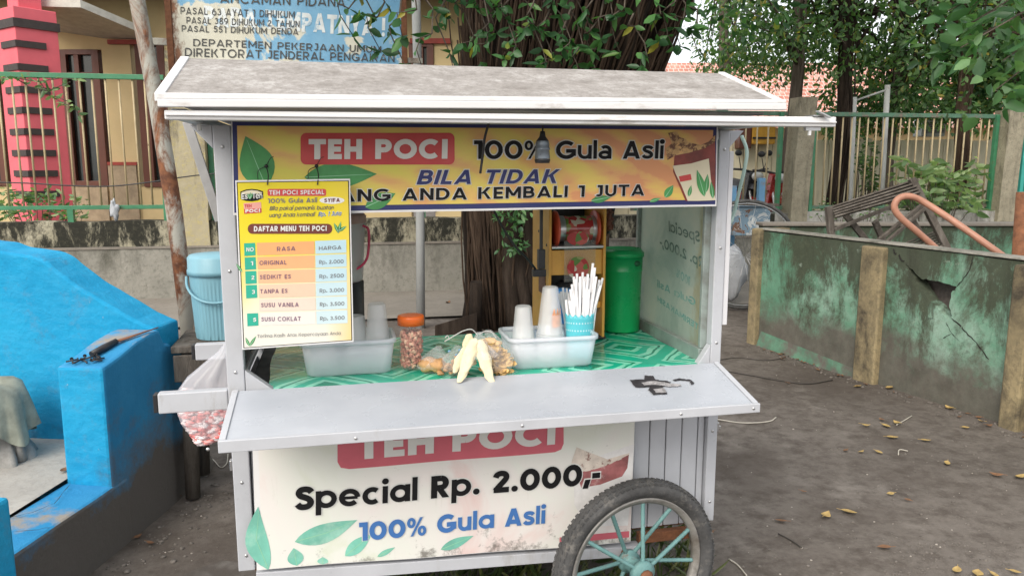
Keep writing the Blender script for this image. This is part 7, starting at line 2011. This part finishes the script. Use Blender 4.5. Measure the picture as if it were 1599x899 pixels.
M['blue_cloth'] = simple('bright_blue_plastic', (.02,.19,.50), .5, 0, .2, 20, bump=.2)
q = onb(852, 505, 2.47, TZ); t = thing('blue_box', 'small bright blue box behind the tall cup stack', 'box', q)
part('body', M['blue_cloth'], lambda m: m.hexa([(q[0]-.03,2.44,TZ), (q[0]+.045,2.44,TZ), (q[0]+.045,2.50,TZ), (q[0]-.03,2.50,TZ)], [(q[0]-.033,2.437,TZ+.05), (q[0]+.048,2.437,TZ+.05), (q[0]+.048,2.503,TZ+.05), (q[0]-.033,2.503,TZ+.05)]), t, bev=.004)
part('lid', M['blue_cloth'], lambda m: m.box(q[0]-.036, q[0]+.051, 2.434, 2.506, TZ+.0505, TZ+.058), t, bev=.003)
q = onb(872, 470, 2.50, 0); zt_ = atY(872,451,2.5)[2]
m = MB(); m.lathe([(0,0),(.032,0),(.034,.004),(.036,zt_-TZ-.02),(.039,zt_-TZ-.018),(.039,zt_-TZ),(0,zt_-TZ+.002)], (q[0]+.012, 2.56-.06, TZ), 24)
o = m.build('canister', M['blue_cloth'], at=(q[0], 2.5, TZ)); tag(o, 'blue topped canister standing behind the straws', 'canister')

# green lidded bucket
gc = onb(969, 515, 2.70, TZ); gh = atY(969, 386, 2.70)[2]-TZ
M['bucket_green'] = simple('green_bucket_plastic', (.010,.36,.11), .32, 0, .1, 5, bump=.04)
t = thing('bucket', 'tall green plastic bucket with lid beside the glass panel', 'bucket', gc)
rg = .075
m = MB(); m.lathe([(0,0),(rg-.008,0),(rg-.005,.006),(rg-.001,gh*.72),(rg+.0015,gh*.73),(rg+.0015,gh*.74),(rg,gh*.75),(rg+.002,gh*.90),(rg-.004,gh*.90),(rg-.006,.01),(0,.01)], gc, 44); m.build('body', M['bucket_green'], t)
m = MB(); m.lathe([(rg+.0025,gh*.895),(rg+.006,gh*.895),(rg+.006,gh*.94),(rg+.001,gh*.955),(rg-.006,gh*.99),(rg-.02,gh*.965),(0,gh*.972)], gc, 44); m.build('lid', M['bucket_green'], t)
M['green_dark'] = simple('dark_green_ear', (.006,.10,.035), .5)
m = MB(); m.ball(gc+np.array([rg*.42,-rg*.93,gh*.83]), .011, 10, 7, sq=(1.3,.7,1)); m.build('handle_lug', M['green_dark'], t)

# drink bucket with a pink handle, on a dark stand, behind the menu board
dc = onb(527, 515, 2.66, TZ)
t = thing('drink_stand', 'dark cylinder stand half hidden behind the menu board', 'stand', dc)
zz_ = lambda py_: atY(560, py_, 2.60)[2]-TZ
m = MB(); m.lathe([(0,0),(.085,0),(.092,.004),(.094,zz_(442)),(0,zz_(442))], dc, 36); m.build('drum', M['black'], t)
m = MB(); m.lathe([(.0945,.02),(.096,.02),(.096,.03),(.0945,.03)], dc, 36); m.build('band', M['rubber_dark'], t)
M['pail'] = clear('cloudy_pink_white_pail', (.74,.68,.68), .7, .35)
t = thing('pail', 'cloudy white pail with pink handle behind the menu board', 'pail', dc+np.array([0,0,zz_(441)]))
m = MB(); m.lathe([(0,zz_(441)),(.088,zz_(441)),(.092,zz_(438)),(.104,zz_(352)),(.107,zz_(350)),(.107,zz_(345)),(.100,zz_(345)),(.088,zz_(436)),(0,zz_(437))], dc, 40); m.build('body', M['pail'], t)
M['pail_lid'] = simple('reddish_lid', (.40,.26,.22), .5)
m = MB(); m.lathe([(.1085,zz_(349)),(.1085,zz_(338)),(.100,zz_(334)),(0,zz_(335))], dc, 40); m.build('lid', M['pail_lid'], t)
M['pink_handle'] = simple('pink_handle_plastic', (.62,.05,.12), .4, bump=0)
hp = smooth([atY(x, y, 2.60) for x, y in ((566,352),(575,358),(576,380),(573,403),(563,416),(546,424),(525,428))])
m = MB(); m.tube(hp, .0042, 8); m.build('handle', M['pink_handle'], t)

# bag of pink chips hanging from the left handle
def pinkbag():
    Y = 2.50
    c = atY(352, 533, Y)
    t = thing('plastic_bag', 'clear plastic bag of pink chips hanging from the left push handles', 'bag', c)
    L = [(536,350,356),(548,342,360),(565,322,362),(590,292,364),(612,277,364),(640,275,362),(660,284,358),(680,300,350),(694,311,320)]
    def shape(shrink, j0, jit, m_, r0=0):
        n = 40; v = []
        rows = L[j0:]
        for i, (py_, x0, x1) in enumerate(rows):
            a0, a1 = atY(x0, py_, Y), atY(x1, py_, Y); cx_ = (a0[0]+a1[0])/2; rx = (a1[0]-a0[0])/2*shrink; ry = min(rx*.75, .06)*shrink
            for k in range(n):
                a = 2*math.pi*k/n; nn = 1+jit*mnoise.noise(Vector((math.cos(a)*2.5, math.sin(a)*2.5, i*.6)))+(.06*math.sin(a*9+i*.3) if i < 5 else 0)
                v.append((cx_+rx*math.cos(a)*nn, Y+ry*math.sin(a)*nn, a0[2]))
        f = [(i*n+k, i*n+(k+1)%n, (i+1)*n+(k+1)%n, (i+1)*n+k) for i in range(len(rows)-1) for k in range(n)] + [tuple(range((len(rows)-1)*n, len(rows)*n))]
        m_.add(v, f, 0, True)
    m = MB(); shape(1, 0, .16, m); m.build('film', clear('clear_bag_film', (.84,.85,.9), .36, .12, .2), t)
    def pk():
        q = NT('pink_white_chips'); g = q.n.new('ShaderNodeNewGeometry')
        q.base(q.ramp(g.outputs['Random Per Island'], [(0, (.75,.14,.13,1)), (.35, (.78,.28,.26,1)), (.6, (.78,.46,.44,1)), (.8, (.8,.70,.70,1))])).set(rough=.7); return q.m
    m = MB(); mw = MB()
    for i in range(1100):
        k = random.uniform(3.9, 7.8); i0 = int(k); fr = k-i0
        py_ = L[i0][0]+(L[i0+1][0]-L[i0][0])*fr; x0 = L[i0][1]+(L[i0+1][1]-L[i0][1])*fr; x1 = L[i0][2]+(L[i0+1][2]-L[i0][2])*fr
        px_ = x0 + (x1-x0)*random.uniform(.08,.92); q = atY(px_, py_, Y+random.uniform(-.03,.03))
        (mw if (px_ > 315+ (py_-640)*.8 + random.gauss(0,9)) and random.random() < .7 else m).ball(q, random.uniform(.007,.012), 6, 4, jit=.6, sq=(1.25,.95,.45), rot=Matrix.Rotation(random.uniform(0,3),3,'X'))
    pkm = pk()
    o = m.build('pink_chips', pkm, at=c, fix=False); tag(o, 'pink chips at the bottom of the hanging plastic bag', 'chips', kind='stuff')
    o = mw.build('white_chips', simple('white_puffed_chips', (.80,.76,.76), .8), at=c, fix=False); tag(o, 'whitish chips on the right side of the hanging plastic bag', 'chips', kind='stuff')
pinkbag()

# blue water bucket on a wooden stool behind the cart's left end
M['bucket_blue'] = simple('faded_turquoise_plastic', (.17,.35,.42), .5, 0, .1, 8, (1,1,.15), dirt=(.2,.36,.42), dirt_lo=.55, dirt_hi=.8, bump=.1)
bY = 3.72
wc = onb(346, 500, bY, 0); zb_ = atY(340, 532, bY-.12)[2]; zt_ = atY(340, 428, bY-.12)[2]; zl = atY(340, 401, bY-.12)[2]
t = thing('water_bucket', 'faded turquoise plastic bucket with lid standing behind the left end of the cart', 'bucket', np.array([wc[0], bY, zb_]))
rb = .128
m = MB(); pr = [(0,0),(rb-.02,0),(rb-.015,.005)]
n = 54; v = []
H_ = zt_-zb_
def buck(u, v_):
    a = 2*math.pi*u; r = rb-.015+.015*v_ + .0016*math.sin(a*46)*(1 if .05 < v_ < .9 else 0); return np.array([wc[0]+r*math.cos(a), bY+r*math.sin(a), zb_+H_*v_])
m.grid(buck, 180, 10); m.poly([buck(k/40, 0) for k in range(40)]); m.build('body', M['bucket_blue'], t)
m = MB(); m.lathe([(rb+.0005,H_-.012),(rb+.008,H_-.012),(rb+.008,H_+.01),(rb+.004,H_+.016),(rb+.004,zl-zb_-.012),(rb-.006,zl-zb_),(0,zl-zb_+.004)], (wc[0],bY,zb_), 48); m.build('lid', M['bucket_blue'], t)
hp = smooth([np.array([wc[0]+(rb+.012)*math.cos(a), bY+(rb+.012)*math.sin(a), zb_+H_*(.92-.34*math.sin((a-R(180))/R(180)*math.pi)**1.0)]) for a in np.linspace(R(180), R(360), 11)])
m = MB(); m.tube(hp, .006, 8); m.build('handle', M['bucket_blue'], t)
t = thing('wooden_stool', 'weathered wooden stool of logs carrying the turquoise bucket', 'stool', (wc[0], bY, 0))
part('seat', M['old_wood'], lambda m: [m.box(wc[0]-.19, wc[0]+.19, bY-.19+.097*k, bY-.19+.092*(k+1), zb_-.035, zb_-.002) for k in range(4)], t, bev=.006)
for sx in (-1, 1):
    for sy in (-1, 1): part('leg', M['old_wood'], lambda m: m.tube([(wc[0]+sx*.15, bY+sy*.14, 0), (wc[0]+sx*.14, bY+sy*.13, (zb_-.036)*.5), (wc[0]+sx*.13, bY+sy*.13, zb_-.036)], [.033,.036,.03], 9), t, bev=0)
    part('stretcher', M['old_wood'], lambda m: m.bar((wc[0]+sx*.14, bY-.1, .25), (wc[0]+sx*.14, bY+.1, .25), .03, .05), t)
part('apron', M['old_wood'], lambda m: (m.box(wc[0]-.18, wc[0]+.18, bY-.205, bY-.192, zb_-.16, zb_-.04)), t, bev=.004)
lg = atZ(300, 600, .9)
# stray wooden post on a block of concrete
q = atZ(292, 742)
t = thing('timber_post', 'short rough timber post set in a concrete block beside the blue bay', 'post', q)
part('block', M['pad'], lambda m: m.hexa([(q[0]-.09,q[1]-.02,-.03),(q[0]+.10,q[1]-.02,-.03),(q[0]+.11,q[1]+.18,-.03),(q[0]-.08,q[1]+.18,-.03)], [(q[0]-.08,q[1],.055),(q[0]+.085,q[1]-.005,.045),(q[0]+.09,q[1]+.15,.05),(q[0]-.07,q[1]+.15,.06)]), t, bev=.012)
part('upright', M['old_wood'], lambda m: m.tube([(q[0]+.03,q[1]+.08,.05),(q[0]+.028,q[1]+.082,.25),(q[0]+.025,q[1]+.085,.50)], [.026,.028,.027], 8), t, bev=0)
q = atZ(312, 600, .35)
p0, p1 = atZ(312, 590)*np.array([1,1,0]), atD(318, 500, (atZ(312,590) @ _fh))
t = thing('log', 'grey bark covered log leaning beside the foot of the rusty pole', 'log', p0)
part('bark', M['bark_grey'], lambda m: m.tube([p0+(0,0,-.03), (p0+p1)/2*np.array([1,1,1]), p1], [.10,.085,.06], 12), t, bev=0)
# slanted dark plank on the pavement behind the counter
a, b_ = atZ(668, 505)*np.array([1,1,0]), atZ(742, 490)
t = thing('dark_plank', 'dark worn plank slanting up against the cut stump behind the cart', 'plank', a)
z1 = atD(740, 487, b_ @ _fh)[2]
part('board', M['old_wood'], lambda m: m.hexa([atD(679,516,6.6)*np.array([1,1,0]), atD(745,516,6.6)*np.array([1,1,0]), atD(745,512,6.75)*np.array([1,1,0]), atD(679,512,6.75)*np.array([1,1,0])], [atD(679,508,6.6), atD(745,488,6.6), atD(745,488,6.75), atD(679,508,6.75)]), t, bev=.004).data.materials[0] = M['dark_wood']
# white plastic rag tied to the fence rail
q = atPlane(178, 328, WP(0,.12,0), (wn[0],wn[1],0))
m = MB(); m.ball(q, .085, 14, 12, jit=.7, sq=(.55,.4,1.25)); o = m.build('plastic_rag', M['white_sack'], at=q); tag(o, 'crumpled white plastic rag tied to the lower green rail', 'rag')
# dark peeled patch and torn sticker on the flap
fn_ = np.cross(fr-fl, hl-fl); fn_ /= np.linalg.norm(fn_)
def fpt(zx, zy, l=.001): return atPlane(760+zx/2.652, 560+zy/2.652, fl, fn_) + fn_*(l+.003)*(1 if fn_[2] > 0 else -1)
def ragged(pts, sub=5, amp=2.2):
    out = []
    for i in range(len(pts)):
        a = np.array(pts[i], float); b_ = np.array(pts[(i+1)%len(pts)], float)
        for k in range(sub): out.append(a+(b_-a)*k/sub + np.array([random.uniform(-amp,amp), random.uniform(-amp*.6,amp*.6)]))
    return out
M['peel'] = simple('dark_glue_residue', (.035,.033,.036), .7, 0, .4, 40, dirt=(.36,.36,.38), dirt_lo=.64, dirt_hi=.70, dirt_scale=60, spec=.2)
M['foil'] = simple('torn_silver_film', (.42,.40,.41), .25, .3, .4, 30)
t = thing('torn_sticker', 'torn dark sticker residue peeling off the grey flap', 'sticker', fpt(720,110))
for nm, mt_, pts, l in (('residue', 'peel', ((592,92),(650,90),(655,74),(690,76),(700,92),(740,95),(762,102),(740,118),(728,122),(748,150),(690,154),(668,134),(676,122),(618,124),(604,112)), .0016), ('residue', 'peel', ((770,92),(800,86),(845,92),(860,108),(848,112),(838,98),(800,94),(778,98)), .0018), ('torn_film', 'foil', ((640,104),(700,98),(760,108),(800,112),(805,120),(760,122),(700,114),(650,116)), .0026), ('torn_film', 'foil', ((690,132),(735,128),(745,146),(700,148)), .0026)):
    m = MB(); m.poly([fpt(*p, l) for p in ragged(pts)]); m.build(nm, M[mt_], t, fix=False)
